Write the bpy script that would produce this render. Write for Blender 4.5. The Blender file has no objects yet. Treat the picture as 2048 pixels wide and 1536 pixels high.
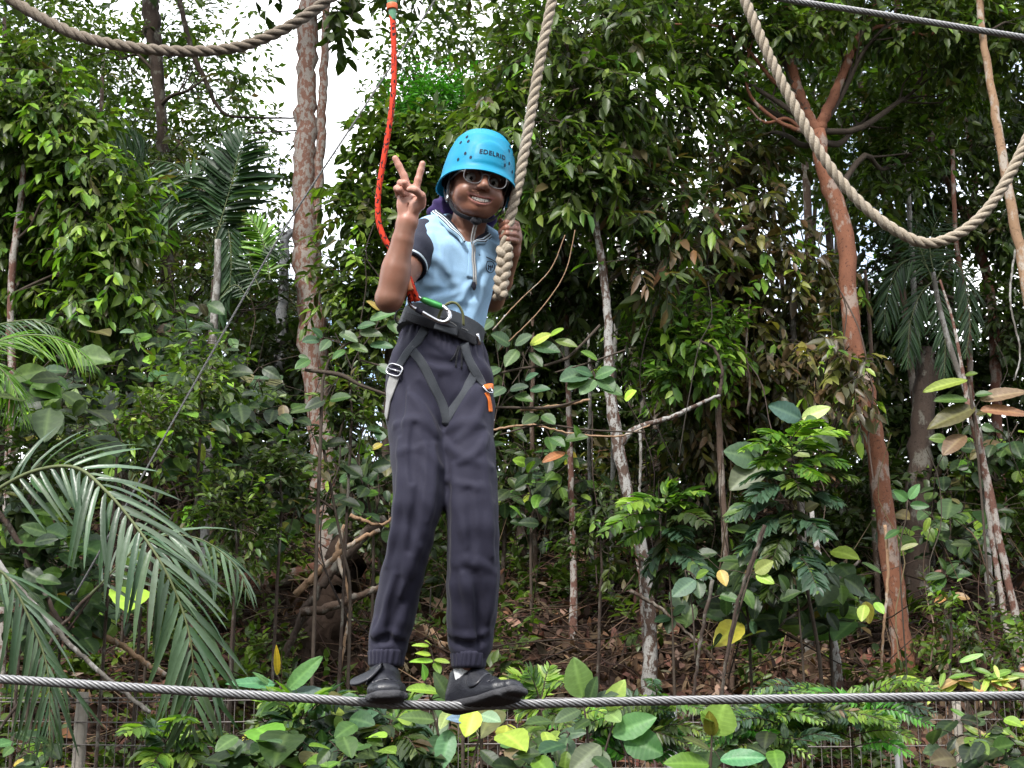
import bpy, bmesh, math
import numpy as np
from mathutils import Vector, Matrix
from mathutils.bvhtree import BVHTree

SC = bpy.context.scene
COL = SC.collection
RNG = np.random.default_rng(7)
R = math.radians
# ------------------------------------------------------------------ camera, sky, sun, exposure
CAM_Z, PITCH, FPX = 1.6, R(14.0), 2813.0        # eye height (m), upward tilt, focal length in photo pixels (2048 wide)
cam_d = bpy.data.cameras.new('camera')
cam_d.sensor_width = 36.0
cam_d.lens = 36.0 * FPX / 2048.0
cam_d.clip_start, cam_d.clip_end = 0.05, 2000.0
cam = bpy.data.objects.new('camera', cam_d)
COL.objects.link(cam)
cam.location = (0, 0, CAM_Z)
cam.rotation_euler = (R(90) + PITCH, 0, 0)
SC.camera = cam

SUN_EL, SUN_AZ = R(49), R(206)                  # soft sun behind and left of the viewer, through thin cloud
sun_d = bpy.data.lights.new('sun', 'SUN')
sun_d.energy, sun_d.angle, sun_d.color = 1.5, R(10), (1.0, 0.965, 0.91)
sun = bpy.data.objects.new('sun', sun_d)
COL.objects.link(sun)
_sv = Vector((math.sin(SUN_AZ) * math.cos(SUN_EL), math.cos(SUN_AZ) * math.cos(SUN_EL), math.sin(SUN_EL)))
sun.rotation_euler = (-_sv).to_track_quat('-Z', 'Y').to_euler()

world = bpy.data.worlds.new('World')
SC.world = world
world.use_nodes = True
wn = world.node_tree
wn.nodes.clear()
w_out = wn.nodes.new('ShaderNodeOutputWorld')
w_bg = wn.nodes.new('ShaderNodeBackground')
w_sky = wn.nodes.new('ShaderNodeTexSky')
w_sky.sky_type = 'NISHITA'
w_sky.sun_disc = False
w_sky.sun_elevation, w_sky.sun_rotation = SUN_EL, SUN_AZ
w_tc = wn.nodes.new('ShaderNodeTexCoord')
w_no = wn.nodes.new('ShaderNodeTexNoise')
w_no.inputs['Scale'].default_value = 3.2
w_no.inputs['Detail'].default_value = 6.0
w_rp = wn.nodes.new('ShaderNodeValToRGB')
w_rp.color_ramp.elements[0].position, w_rp.color_ramp.elements[1].position = 0.33, 0.56
w_mx = wn.nodes.new('ShaderNodeMix')
w_mx.data_type = 'RGBA'
w_mx.inputs['B'].default_value = (11.0, 11.1, 11.3, 1)       # thin bright cloud in the units of the sky texture
wn.links.new(w_tc.outputs['Generated'], w_no.inputs['Vector'])
wn.links.new(w_no.outputs['Fac'], w_rp.inputs['Fac'])
wn.links.new(w_rp.outputs['Color'], w_mx.inputs['Factor'])
wn.links.new(w_sky.outputs['Color'], w_mx.inputs['A'])
wn.links.new(w_mx.outputs['Result'], w_bg.inputs['Color'])
w_bg.inputs['Strength'].default_value = 0.085
wn.links.new(w_bg.outputs['Background'], w_out.inputs['Surface'])
vs = SC.view_settings
vs.view_transform, vs.look, vs.gamma, vs.use_curve_mapping = 'Standard', 'None', 1.0, False
vs.exposure = 1.9
SC.cycles.use_denoising = True
SC.cycles.max_bounces = 8
SC.cycles.diffuse_bounces = 3
SC.cycles.glossy_bounces = 3
SC.cycles.transmission_bounces = 6
SC.cycles.transparent_max_bounces = 8

# ------------------------------------------------------------------ helpers
CP, SP = math.cos(PITCH), math.sin(PITCH)
def P(px, py, Y):
    """world point at depth Y (metres ahead of the viewer) seen at photo pixel px, py"""
    u, v = (px - 1024.0) / FPX, (768.0 - py) / FPX
    d = np.array([u, CP - SP * v, SP + CP * v])
    return np.array([0, 0, CAM_Z]) + d * (Y / d[1])
def ray(px, py):
    u, v = (px - 1024.0) / FPX, (768.0 - py) / FPX
    d = np.array([u, CP - SP * v, SP + CP * v])
    return d / np.linalg.norm(d)
def nrm(a):
    a = np.asarray(a, float)
    return a / np.maximum(np.linalg.norm(a, axis=-1, keepdims=True), 1e-9)
def tag(o, label=None, cat=None, group=None, kind=None):
    if label: o['label'] = label
    if cat: o['category'] = cat
    if group: o['group'] = group
    if kind: o['kind'] = kind
    return o
def empty(name, loc, label, cat, group=None):
    o = bpy.data.objects.new(name, None)
    o.empty_display_size = 0.1
    COL.objects.link(o)
    o.location = tuple(float(c) for c in loc)
    return tag(o, label, cat, group)
def link(name, me, mat=None, parent=None, smooth=True):
    """link a mesh given in world coordinates, under a parent Empty that only has a location"""
    if parent is not None:
        off = Vector((0, 0, 0))
        q = parent
        while q is not None:
            off += q.location
            q = q.parent
        if off.length > 0:
            me.transform(Matrix.Translation(-off))
    o = bpy.data.objects.new(name, me)
    COL.objects.link(o)
    if parent is not None: o.parent = parent
    if mat is not None and len(me.materials) == 0:
        for m in (mat if isinstance(mat, (list, tuple)) else [mat]): me.materials.append(m)
    if smooth and len(me.polygons): me.polygons.foreach_set('use_smooth', np.ones(len(me.polygons), bool))
    return o
def mesh(name, V, faces=None, tris=None, quads=None, col=None, mi=None):
    """fast mesh from arrays; col = per-vertex colour; mi = material index per face"""
    me = bpy.data.meshes.new(name)
    V = np.asarray(V, np.float32)
    me.vertices.add(len(V))
    me.vertices.foreach_set('co', V.ravel())
    loops, counts = [], []
    if quads is not None and len(quads):
        q = np.asarray(quads, np.int32); loops.append(q.ravel()); counts.append(np.full(len(q), 4, np.int32))
    if tris is not None and len(tris):
        t = np.asarray(tris, np.int32); loops.append(t.ravel()); counts.append(np.full(len(t), 3, np.int32))
    if faces is not None:
        for f in faces:
            loops.append(np.asarray(f, np.int32)); counts.append(np.array([len(f)], np.int32))
    lv = np.concatenate(loops); ct = np.concatenate(counts)
    me.loops.add(len(lv)); me.loops.foreach_set('vertex_index', lv)
    me.polygons.add(len(ct))
    st = np.zeros(len(ct), np.int32); st[1:] = np.cumsum(ct)[:-1]
    me.polygons.foreach_set('loop_start', st)
    me.polygons.foreach_set('loop_total', ct)
    if mi is not None: me.polygons.foreach_set('material_index', np.asarray(mi, np.int32))
    if col is not None:
        a = me.color_attributes.new('Col', 'FLOAT_COLOR', 'POINT')
        c = np.ones((len(V), 4), np.float32); c[:, :3] = col
        a.data.foreach_set('color', c.ravel())
    me.update(calc_edges=True)
    me.validate()
    return me
class MB:
    """collects pieces into one mesh"""
    def __init__(s): s.V, s.Q, s.T, s.C, s.n = [], [], [], [], 0
    def add(s, V, quads=None, tris=None, col=None):
        V = np.asarray(V, float)
        s.V.append(V)
        if quads is not None and len(quads): s.Q.append(np.asarray(quads) + s.n)
        if tris is not None and len(tris): s.T.append(np.asarray(tris) + s.n)
        s.C.append(np.broadcast_to(np.asarray(col if col is not None else (1, 1, 1), float), (len(V), 3)))
        s.n += len(V)
        return s
    def me(s, name):
        return mesh(name, np.concatenate(s.V), quads=np.concatenate(s.Q) if s.Q else None,
                    tris=np.concatenate(s.T) if s.T else None, col=np.concatenate(s.C))
    def build(s, name, mat, parent=None, smooth=True): return link(name, s.me(name), mat, parent, smooth)
def spline(pts, n):
    """Catmull-Rom through pts (k,d) sampled at n points, evenly along the length"""
    p = np.asarray(pts, float)
    if len(p) == 2: return p[0] + (p[1] - p[0]) * np.linspace(0, 1, n)[:, None]
    q = np.vstack([2 * p[0] - p[1], p, 2 * p[-1] - p[-2]])
    out = []
    for i in range(1, len(q) - 2):
        t = np.linspace(0, 1, 24, endpoint=False)[:, None]
        a, b, c, d = q[i - 1], q[i], q[i + 1], q[i + 2]
        out.append(0.5 * (2 * b + (c - a) * t + (2 * a - 5 * b + 4 * c - d) * t ** 2 + (3 * b - a - 3 * c + d) * t ** 3))
    out = np.vstack(out + [p[-1:]])
    s = np.r_[0, np.cumsum(np.linalg.norm(np.diff(out[:, :3], axis=0), axis=1))]
    u = np.linspace(0, s[-1], n)
    return np.stack([np.interp(u, s, out[:, k]) for k in range(out.shape[1])], 1)
def frames(p):
    t = nrm(np.gradient(p, axis=0))
    n0 = np.cross(t[0], [0.0, 1.0, 0.0])
    if np.linalg.norm(n0) < .1: n0 = np.cross(t[0], [1.0, 0, 0])
    n = [nrm(n0)]
    for i in range(1, len(p)):
        m = n[-1] - t[i] * np.dot(n[-1], t[i])
        n.append(nrm(m))
    n = np.array(n)
    return t, n, np.cross(t, n)
def tube(mb, p, r, k=8, col=None, bump=0.0, rng=None, cap=True):
    p = np.asarray(p, float); m = len(p)
    r = np.broadcast_to(np.asarray(r, float), (m,))
    t, n, b = frames(p)
    a = np.linspace(0, 2 * np.pi, k, endpoint=False)
    rr = r[:, None] * np.ones((1, k))
    if bump and rng is not None:
        nz = rng.normal(0, 1, (m, k)); nz = (nz + np.roll(nz, 1, 1) + np.roll(nz, 1, 0)) / 1.7
        rr = rr * (1 + bump * nz)
    V = p[:, None] + rr[..., None] * (np.cos(a)[None, :, None] * n[:, None] + np.sin(a)[None, :, None] * b[:, None])
    V = V.reshape(-1, 3)
    i = np.arange(m - 1)[:, None] * k; j = np.arange(k)[None]; j2 = (j + 1) % k
    Q = np.stack([i + j, i + j2, i + k + j2, i + k + j], -1).reshape(-1, 4)
    T = None
    if cap:
        V = np.vstack([V, p[:1], p[-1:]])
        c0, c1 = m * k, m * k + 1
        jj = np.arange(k); j2 = (jj + 1) % k
        T = np.vstack([np.stack([np.full(k, c0), j2, jj], 1), np.stack([np.full(k, c1), (m - 1) * k + jj, (m - 1) * k + j2], 1)])
    if col is not None and np.ndim(col) == 2 and len(col) == m:
        col = np.repeat(col, k, 0)
        if cap: col = np.vstack([col, col[:1], col[-1:]])
    mb.add(V, Q, T, col)
    return mb
def laid_rope(mb, p, r, strands=3, pitch=0.1, k=7, step=None, col=None, fat=1.0, rng=None):
    """strands twisted round a path: real laid rope or wire cable"""
    L = np.linalg.norm(np.diff(p, axis=0), axis=1).sum()
    n = max(8, int(L / (step or r * 0.6)))
    q = spline(p, n) if len(p) < n else np.asarray(p)
    s = np.r_[0, np.cumsum(np.linalg.norm(np.diff(q, axis=0), axis=1))]
    t, nn, b = frames(q)
    rs = r * {3: 0.52, 6: 0.36, 7: .33}.get(strands, 0.4) * fat
    ro = r - rs * 0.95
    for i in range(strands):
        a = 2 * np.pi * (s / pitch + i / strands)
        pp = q + ro * (np.cos(a)[:, None] * nn + np.sin(a)[:, None] * b)
        rr = np.full(len(q), rs)
        if rng is not None: rr = rr * (1 + .04 * np.interp(s, np.linspace(0, L, 40), rng.normal(0, 1, 40)))
        tube(mb, pp, rr, k, col)
    if strands >= 6: tube(mb, q, ro * 0.8, 6, col)
    elif rng is not None:                                        # loose fibres standing off the lay
        m = int(L * 260); i = rng.integers(2, len(q) - 2, m); a = rng.uniform(0, 2 * np.pi, m)[:, None]
        o = np.cos(a) * nn[i] + np.sin(a) * b[i]; p0 = q[i] + o * r * .9
        p1 = p0 + o * rng.uniform(.002, .008, (m, 1)) + t[i] * rng.normal(0, .012, (m, 1))
        u = nrm(np.cross(o, t[i])) * .0005
        for s_ in (0,):
            V = np.stack([p0 - u, p0 + u, p1], 1).reshape(-1, 3)
            mb.add(V, None, np.arange(m * 3).reshape(-1, 3), col)
    return mb
# ------------------------------------------------------------------ materials
class NT:
    def __init__(s, name):
        s.m = bpy.data.materials.new(name); s.m.use_nodes = True
        s.t = s.m.node_tree; s.t.nodes.clear()
        s.out = s.n('ShaderNodeOutputMaterial')
    def n(s, typ, **kw):
        nd = s.t.nodes.new(typ)
        for k, v in kw.items():
            if k in nd.inputs: nd.inputs[k].default_value = v
            else: setattr(nd, k, v)
        return nd
    def l(s, a, b): s.t.links.new(a, b)
    def mix(s, fac, a, b, mode='MIX'):
        nd = s.n('ShaderNodeMix', data_type='RGBA', blend_type=mode)
        for key, val in (('Factor', fac), ('A', a), ('B', b)):
            if hasattr(val, 'links'): s.l(val, nd.inputs[key])
            elif key == 'Factor': nd.inputs[key].default_value = val
            else: nd.inputs[key].default_value = (*val[:3], 1)
        return nd.outputs['Result']
    def noise(s, scale, detail=4, rough=.55, coord=None, stretch=None):
        nd = s.n('ShaderNodeTexNoise'); nd.inputs['Scale'].default_value = scale
        nd.inputs['Detail'].default_value = detail; nd.inputs['Roughness'].default_value = rough
        c = coord or s.coord()
        if stretch:
            mp = s.n('ShaderNodeMapping'); mp.inputs['Scale'].default_value = stretch
            s.l(c, mp.inputs['Vector']); c = mp.outputs['Vector']
        s.l(c, nd.inputs['Vector'])
        return nd.outputs['Fac']
    def coord(s): return s.n('ShaderNodeTexCoord').outputs['Object']
    def ramp(s, fac, stops):
        nd = s.n('ShaderNodeValToRGB'); cr = nd.color_ramp
        while len(cr.elements) < len(stops): cr.elements.new(0.5)
        for e, (p, c) in zip(cr.elements, stops):
            e.position = p; e.color = (*(c if hasattr(c, '__len__') else (c, c, c)), 1)
        s.l(fac, nd.inputs['Fac'])
        return nd.outputs['Color']
    def bsdf(s, color, rough=.6, spec=.4, metal=0, bump=None, bstr=.3, bdist=.01, **kw):
        b = s.n('ShaderNodeBsdfPrincipled')
        for key, val in (('Base Color', color), ('Roughness', rough), ('Specular IOR Level', spec), ('Metallic', metal)):
            if hasattr(val, 'links'): s.l(val, b.inputs[key])
            else: b.inputs[key].default_value = (*val, 1) if key == 'Base Color' else val
        for k, v in kw.items(): b.inputs[k].default_value = v
        if bump is not None:
            bp = s.n('ShaderNodeBump'); bp.inputs['Strength'].default_value = bstr; bp.inputs['Distance'].default_value = bdist
            s.l(bump, bp.inputs['Height']); s.l(bp.outputs['Normal'], b.inputs['Normal'])
        return b
    def done(s, b):
        s.l(b.outputs[0], s.out.inputs['Surface']); return s.m
    def attr(s):
        return s.n('ShaderNodeVertexColor', layer_name='Col').outputs['Color']
def plain(name, color, rough=.6, spec=.4, metal=0, nscale=0, namt=.25, bump=0, bscale=60, **kw):
    t = NT(name)
    c = color
    if nscale:
        f = t.noise(nscale)
        c = t.mix(f, [x * (1 - namt) for x in color], [min(1, x * (1 + namt)) for x in color])
    bm_ = t.noise(bscale, 3) if bump else None
    return t.done(t.bsdf(c, rough, spec, metal, bump=bm_, bstr=bump, **kw))
def leaf_mat(name, trans=.35, rough=.42, spec=.45):
    t = NT(name)
    c = t.attr()
    f = t.noise(35, 3)
    c2 = t.mix(t.ramp(f, [(.3, 0), (.7, 1)]), t.mix(1.0, c, (.8, .82, .75), 'MULTIPLY'), c)
    b = t.bsdf(c2, rough, spec, bump=t.noise(60, 2), bstr=.25, bdist=.004)
    tr = t.n('ShaderNodeBsdfTranslucent')
    t.l(t.mix(1.0, c2, (1.25, 1.5, .55), 'MULTIPLY'), tr.inputs['Color'])
    mx = t.n('ShaderNodeMixShader'); mx.inputs['Fac'].default_value = trans
    t.l(b.outputs[0], mx.inputs[1]); t.l(tr.outputs[0], mx.inputs[2])
    t.l(mx.outputs[0], t.out.inputs['Surface'])
    return t.m
def bark_mat(name, dark, light, patch, patch_amt=.5, scale=9, stretch=(1, 1, .35), rough=.85):
    """bark with pale lichen patches of their own shape; patch_amt 0..1 how much of the trunk they cover"""
    t = NT(name)
    base = t.mix(t.noise(scale * 1.7, 6, .65, stretch=stretch), dark, light)
    edge = t.ramp(t.noise(scale, 5, .62, stretch=(1, 1, .6)), [(.60 - patch_amt * .28, 0), (.66 - patch_amt * .28, 1)])
    c = t.mix(edge, base, t.mix(t.noise(50, 3), [x * .72 for x in patch], patch))
    c = t.mix(t.ramp(t.noise(scale * 5, 3, .7), [(.56, 0), (.66, .75)]), c, [x * .6 for x in dark])
    return t.done(t.bsdf(c, rough, .25, bump=t.noise(scale * 5, 6, .7, stretch=stretch), bstr=.6, bdist=.012))
M = {}
M['leaf'] = leaf_mat('leaf_surface')
M['leaf_gloss'] = leaf_mat('glossy_leaf_surface', .28, .44, .36)
M['palm_gloss'] = leaf_mat('glossy_frond_surface', .2, .34, .5)
M['litter'] = leaf_mat('dead_leaf_surface', .1, .75, .2)
# ------------------------------------------------------------------ sculpting: distance fields turned into continuous surfaces
class Field:
    def __init__(s, lo, hi, h):
        s.lo, s.h = np.asarray(lo, float), h
        s.n = np.ceil((np.asarray(hi, float) - s.lo) / h).astype(int) + 1
        s.ax = [s.lo[i] + h * np.arange(s.n[i]) for i in range(3)]
        s.F = np.full(s.n, 0.25, np.float32)
    def box(s, lo, hi):
        a = np.clip(np.floor((lo - s.lo) / s.h).astype(int), 0, s.n - 1)
        b = np.clip(np.ceil((hi - s.lo) / s.h).astype(int) + 1, 1, s.n)
        sl = tuple(slice(a[i], max(b[i], a[i] + 1)) for i in range(3))
        X = s.ax[0][sl[0]][:, None, None].astype(np.float32); Y = s.ax[1][sl[1]][None, :, None].astype(np.float32)
        Z = s.ax[2][sl[2]][None, None, :].astype(np.float32)
        return sl, X, Y, Z
    def put(s, sl, d, k, mode):
        f = s.F[sl]
        if mode == 'add':
            if k > 0:
                h = np.clip(.5 + .5 * (f - d) / k, 0, 1); r = f + (d - f) * h - k * h * (1 - h)
            else: r = np.minimum(f, d)
        elif mode == 'sub':
            d = -d
            if k > 0:
                h = np.clip(.5 - .5 * (f - d) / k, 0, 1); r = f + (d - f) * h + k * h * (1 - h)
            else: r = np.maximum(f, d)
        elif mode == 'and': r = np.maximum(f, d)
        s.F[sl] = r
    def cap(s, a, b, ra, rb=None, k=.01, mode='add', squash=None):
        a, b = np.asarray(a, float), np.asarray(b, float); rb = ra if rb is None else rb
        m = max(ra, rb) * 1.6 + 3 * k + 3 * s.h
        sl, X, Y, Z = s.box(np.minimum(a, b) - m, np.maximum(a, b) + m)
        ab = b - a; L = max(np.dot(ab, ab), 1e-12)
        t = np.clip(((X - a[0]) * ab[0] + (Y - a[1]) * ab[1] + (Z - a[2]) * ab[2]) / L, 0, 1)
        qx, qy, qz = X - a[0] - t * ab[0], Y - a[1] - t * ab[1], Z - a[2] - t * ab[2]
        if squash is not None:
            ax, f = squash
            q = (qx * ax[0] + qy * ax[1] + qz * ax[2]) * (f - 1)
            qx, qy, qz = qx + q * ax[0], qy + q * ax[1], qz + q * ax[2]
        s.put(sl, np.sqrt(qx * qx + qy * qy + qz * qz) - (ra + (rb - ra) * t), k, mode)
    def chain(s, pts, rs, k=.01, mode='add', squash=None):
        for i in range(len(pts) - 1): s.cap(pts[i], pts[i + 1], rs[i], rs[i + 1], k, mode, squash)
    def line(s, pts, rs, k=.01, mode='add'):
        """a chain of capsules joined first and blended on once"""
        pts = np.asarray(pts, float); m = max(rs) * 1.6 + 3 * k + 3 * s.h
        sl, X, Y, Z = s.box(pts.min(0) - m, pts.max(0) + m)
        best = None
        for i in range(len(pts) - 1):
            a, ab = pts[i], pts[i + 1] - pts[i]; L = max(np.dot(ab, ab), 1e-12)
            t = np.clip(((X - a[0]) * ab[0] + (Y - a[1]) * ab[1] + (Z - a[2]) * ab[2]) / L, 0, 1)
            d = np.sqrt((X - a[0] - t * ab[0]) ** 2 + (Y - a[1] - t * ab[1]) ** 2 + (Z - a[2] - t * ab[2]) ** 2) - (rs[i] + (rs[i + 1] - rs[i]) * t)
            best = d if best is None else np.minimum(best, d)
        s.put(sl, best, k, mode)
    def ell(s, c, B, r, k=.01, mode='add'):
        c = np.asarray(c, float); r = np.asarray(r, float); m = r.max() + 3 * k + 3 * s.h
        sl, X, Y, Z = s.box(c - m, c + m)
        u = [((X - c[0]) * B[i][0] + (Y - c[1]) * B[i][1] + (Z - c[2]) * B[i][2]) for i in range(3)]
        k0 = np.sqrt(sum((u[i] / r[i]) ** 2 for i in range(3))); k1 = np.sqrt(sum((u[i] / r[i] ** 2) ** 2 for i in range(3))) + 1e-6
        s.put(sl, k0 * (k0 - 1) / k1, k, mode)
    def loft(s, C, W, D, w, d, k=.01, mode='add', p=2.0, capr=.02, grow=0.0):
        """elliptic sections at points C with half widths w along axes W and half depths d along axes D"""
        C = np.asarray(C, float)
        W = np.broadcast_to(np.asarray(W, float), C.shape); D = np.broadcast_to(np.asarray(D, float), C.shape)
        w = np.asarray(w, float) + grow; d = np.asarray(d, float) + grow
        m = max(w.max(), d.max()) + 3 * k + 3 * s.h + .02
        sl, X, Y, Z = s.box(C.min(0) - m, C.max(0) + m)
        best = None
        for i in range(len(C) - 1):
            a, ab = C[i], C[i + 1] - C[i]; L = np.linalg.norm(ab)
            tt = ((X - a[0]) * ab[0] + (Y - a[1]) * ab[1] + (Z - a[2]) * ab[2]) / L ** 2
            t = np.clip(tt, 0, 1); over = (tt - t) * L
            qx, qy, qz = X - a[0] - t * ab[0], Y - a[1] - t * ab[1], Z - a[2] - t * ab[2]
            wx = W[i][0] + t * (W[i + 1][0] - W[i][0]); wy = W[i][1] + t * (W[i + 1][1] - W[i][1]); wz = W[i][2] + t * (W[i + 1][2] - W[i][2])
            dx = D[i][0] + t * (D[i + 1][0] - D[i][0]); dy = D[i][1] + t * (D[i + 1][1] - D[i][1]); dz = D[i][2] + t * (D[i + 1][2] - D[i][2])
            u = np.abs(qx * wx + qy * wy + qz * wz); v = np.abs(qx * dx + qy * dy + qz * dz)
            ww = w[i] + t * (w[i + 1] - w[i]); dd = d[i] + t * (d[i + 1] - d[i])
            k0 = ((u / ww) ** p + (v / dd) ** p + (np.abs(over) / capr) ** p) ** (1 / p)
            g = (k0 - 1) * np.minimum(ww, dd)
            best = g if best is None else np.minimum(best, g)
        s.put(sl, best, k, mode)
    def half(s, p, n):
        """keep only the side of a plane that n points away from"""
        n = nrm(n)
        X, Y, Z = s.ax
        d = (X - p[0])[:, None, None] * n[0] + (Y - p[1])[None, :, None] * n[1] + (Z - p[2])[None, None, :] * n[2]
        s.F = np.maximum(s.F, d.astype(np.float32))
    def sample(s, Q):
        g = (np.asarray(Q) - s.lo) / s.h
        i = np.clip(np.floor(g).astype(int), 0, s.n - 2); f = np.clip(g - i, 0, 1)
        r = 0
        for dx in (0, 1):
            for dy in (0, 1):
                for dz in (0, 1):
                    wgt = (f[..., 0] if dx else 1 - f[..., 0]) * (f[..., 1] if dy else 1 - f[..., 1]) * (f[..., 2] if dz else 1 - f[..., 2])
                    r = r + wgt * s.F[i[..., 0] + dx, i[..., 1] + dy, i[..., 2] + dz]
        return r
    def grad(s, q):
        e = s.h
        return nrm(np.array([s.sample(q + np.eye(3)[i] * e) - s.sample(q - np.eye(3)[i] * e) for i in range(3)]))
    def hit(s, px, py):
        """where the sight line through a photo pixel meets the surface, and the normal there"""
        o = np.array([0, 0, CAM_Z]); d = ray(px, py)
        near = np.linalg.norm(s.lo + s.h * s.n / 2 - o)
        rad = np.linalg.norm(s.h * s.n) / 2
        ts = np.arange(near - rad, near + rad, s.h / 2)
        pts = o + ts[:, None] * d
        inb = ((pts >= s.lo) & (pts <= s.lo + s.h * (s.n - 1))).all(1)
        v = np.where(inb, s.sample(pts), 1.0)
        w = np.where(v < 0)[0]
        if len(w) == 0:
            w = [int(np.argmin(v))]
        q = pts[w[0]]
        return q, s.grad(q)
    def blur(s, n):
        """soften the joints of the sections"""
        s.F = np.clip(s.F, -.06, .06)
        for _ in range(n):
            for ax in range(3):
                a = np.moveaxis(s.F, ax, 0); b = a.copy(); b[1:-1] = (a[:-2] + 2 * a[1:-1] + a[2:]) * .25
                s.F = np.moveaxis(b, 0, ax)
    def wrinkle(s, fn):
        """push the surface in or out by fn(X, Y, Z)"""
        X = s.ax[0][:, None, None]; Y = s.ax[1][None, :, None]; Z = s.ax[2][None, None, :]
        s.F = (s.F - fn(X, Y, Z)).astype(np.float32)
    def net(s):
        F = s.F; n = s.n
        S = F < 0
        c = np.zeros(n - 1, np.int8)
        for dx in (0, 1):
            for dy in (0, 1):
                for dz in (0, 1): c += S[dx:n[0] - 1 + dx, dy:n[1] - 1 + dy, dz:n[2] - 1 + dz]
        I = np.argwhere((c > 0) & (c < 8))
        idx = np.full(n - 1, -1, np.int64); idx[I[:, 0], I[:, 1], I[:, 2]] = np.arange(len(I))
        acc = np.zeros((len(I), 3)); cnt = np.zeros(len(I))
        cor = [(a, b, d) for a in (0, 1) for b in (0, 1) for d in (0, 1)]
        val = {q: F[I[:, 0] + q[0], I[:, 1] + q[1], I[:, 2] + q[2]].astype(float) for q in cor}
        for q in cor:
            for ax in range(3):
                if q[ax] == 0:
                    r = list(q); r[ax] = 1; r = tuple(r)
                    a, b = val[q], val[r]
                    m = (a < 0) != (b < 0)
                    t = np.where(m, a / np.where(m, a - b, 1), 0)
                    pt = np.array(q, float)[None].repeat(len(I), 0); pt[:, ax] += t
                    acc[m] += pt[m]; cnt[m] += 1
        V = s.lo + s.h * (I + acc / cnt[:, None])
        Q = []
        for ax in range(3):
            o1, o2 = [(1, 2), (2, 0), (0, 1)][ax]
            sa = [slice(None)] * 3; sb = [slice(None)] * 3
            sa[ax] = slice(0, -1); sb[ax] = slice(1, None)
            A, B = S[tuple(sa)], S[tuple(sb)]
            E = np.argwhere(A != B)
            E = E[(E[:, o1] > 0) & (E[:, o2] > 0) & (E[:, o1] < n[o1] - 1) & (E[:, o2] < n[o2] - 1)]
            ins = A[E[:, 0], E[:, 1], E[:, 2]]
            def cell(d1, d2):
                e = E.copy(); e[:, o1] -= d1; e[:, o2] -= d2
                return idx[e[:, 0], e[:, 1], e[:, 2]]
            q = np.stack([cell(1, 1), cell(0, 1), cell(0, 0), cell(1, 0)], 1)
            q[~ins] = q[~ins][:, ::-1]
            Q.append(q)
        Q = np.concatenate(Q); Q = Q[(Q >= 0).all(1)]
        return V, Q
def basis(yaw, pitch=0.0, roll=0.0):
    """rows: viewer's right, up, forward (towards the viewer); yaw turns to the viewer's right, pitch looks down, roll drops the viewer's right side"""
    f = np.array([math.sin(R(yaw)) * math.cos(R(pitch)), -math.cos(R(yaw)) * math.cos(R(pitch)), -math.sin(R(pitch))])
    r0 = nrm(np.cross([0, 0, 1.0], -f)) * -1
    r0 = nrm(np.cross(f, [0, 0, 1.0])) * -1
    u0 = np.cross(f, r0)
    c, s_ = math.cos(R(roll)), math.sin(R(roll))
    return np.array([r0 * c - u0 * s_, u0 * c + r0 * s_, f])
def ribbon(mb, pts, nor, width, thick=.0018, col=None, wdir=None):
    """flat webbing along pts lying on a surface with normals nor"""
    p = np.asarray(pts); n = nrm(nor); t = nrm(np.gradient(p, axis=0))
    w = nrm(np.cross(n, t)) if wdir is None else nrm(np.broadcast_to(wdir, p.shape))
    wd = np.broadcast_to(np.asarray(width, float), (len(p),))[:, None] / 2
    o = np.stack([p - w * wd - n * thick, p - w * wd + n * thick * .6, p - w * wd * .8 + n * thick, p + w * wd * .8 + n * thick, p + w * wd + n * thick * .6, p + w * wd - n * thick], 1)
    k = 6; m = len(p)
    i = np.arange(m - 1)[:, None] * k; j = np.arange(k)[None]; j2 = (j + 1) % k
    Q = np.stack([i + j, i + j2, i + k + j2, i + k + j], -1).reshape(-1, 4)
    E = np.array([[0, 1, 2, 3], [0, 3, 4, 5]])
    Q = np.vstack([Q, E[:, ::-1], E + (m - 1) * k])
    mb.add(o.reshape(-1, 3), Q, col=col)
    return mb
def drape(field, pix, n, off):
    """photo pixels of a strap traced onto the cloth they lie on"""
    q = spline(np.array(pix, float), n)
    h = [field.hit(a, b) for a, b in q]
    p = np.array([x[0] for x in h]); nn = np.array([x[1] for x in h])
    for _ in range(4):
        p[1:-1] = (p[:-2] + 2 * p[1:-1] + p[2:]) / 4
        nn[1:-1] = (nn[:-2] + 2 * nn[1:-1] + nn[2:]) / 4
    nn = nrm(nn)
    return p + nn * off, nn
# ------------------------------------------------------------------ ground
def gz(x, y):
    x, y = np.asarray(x, float), np.asarray(y, float)
    z = np.interp(y, [-40, 1.5, 5.5, 8.2, 12, 15.5, 19, 40, 80, 600], [0, 0, .34, 1.16, 2.85, 4.25, 4.8, 4.6, 4.0, 6])
    w = np.clip((y - 3) / 5, 0, 1) * np.clip((90 - y) / 50, 0, 1)
    n = .16 * np.sin(.9 * x + 1.3) * np.sin(.8 * y + .4 * x) + .09 * np.sin(2.3 * x - 1.1 * y) + .05 * np.sin(4.9 * x + 3.7 * y) + .04 * np.sin(7.3 * y - 5.1 * x + 1)
    return z + w * n
def gpx(px, py, lo=6.0, hi=60.0):
    """depth at which the sight line through a photo pixel meets the slope"""
    Y = np.linspace(lo, hi, 1500)
    q = np.array([P(px, py, y) for y in Y])
    k = np.where(q[:, 2] < gz(q[:, 0], q[:, 1]))[0]
    return Y[k[0]] if len(k) else None
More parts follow.
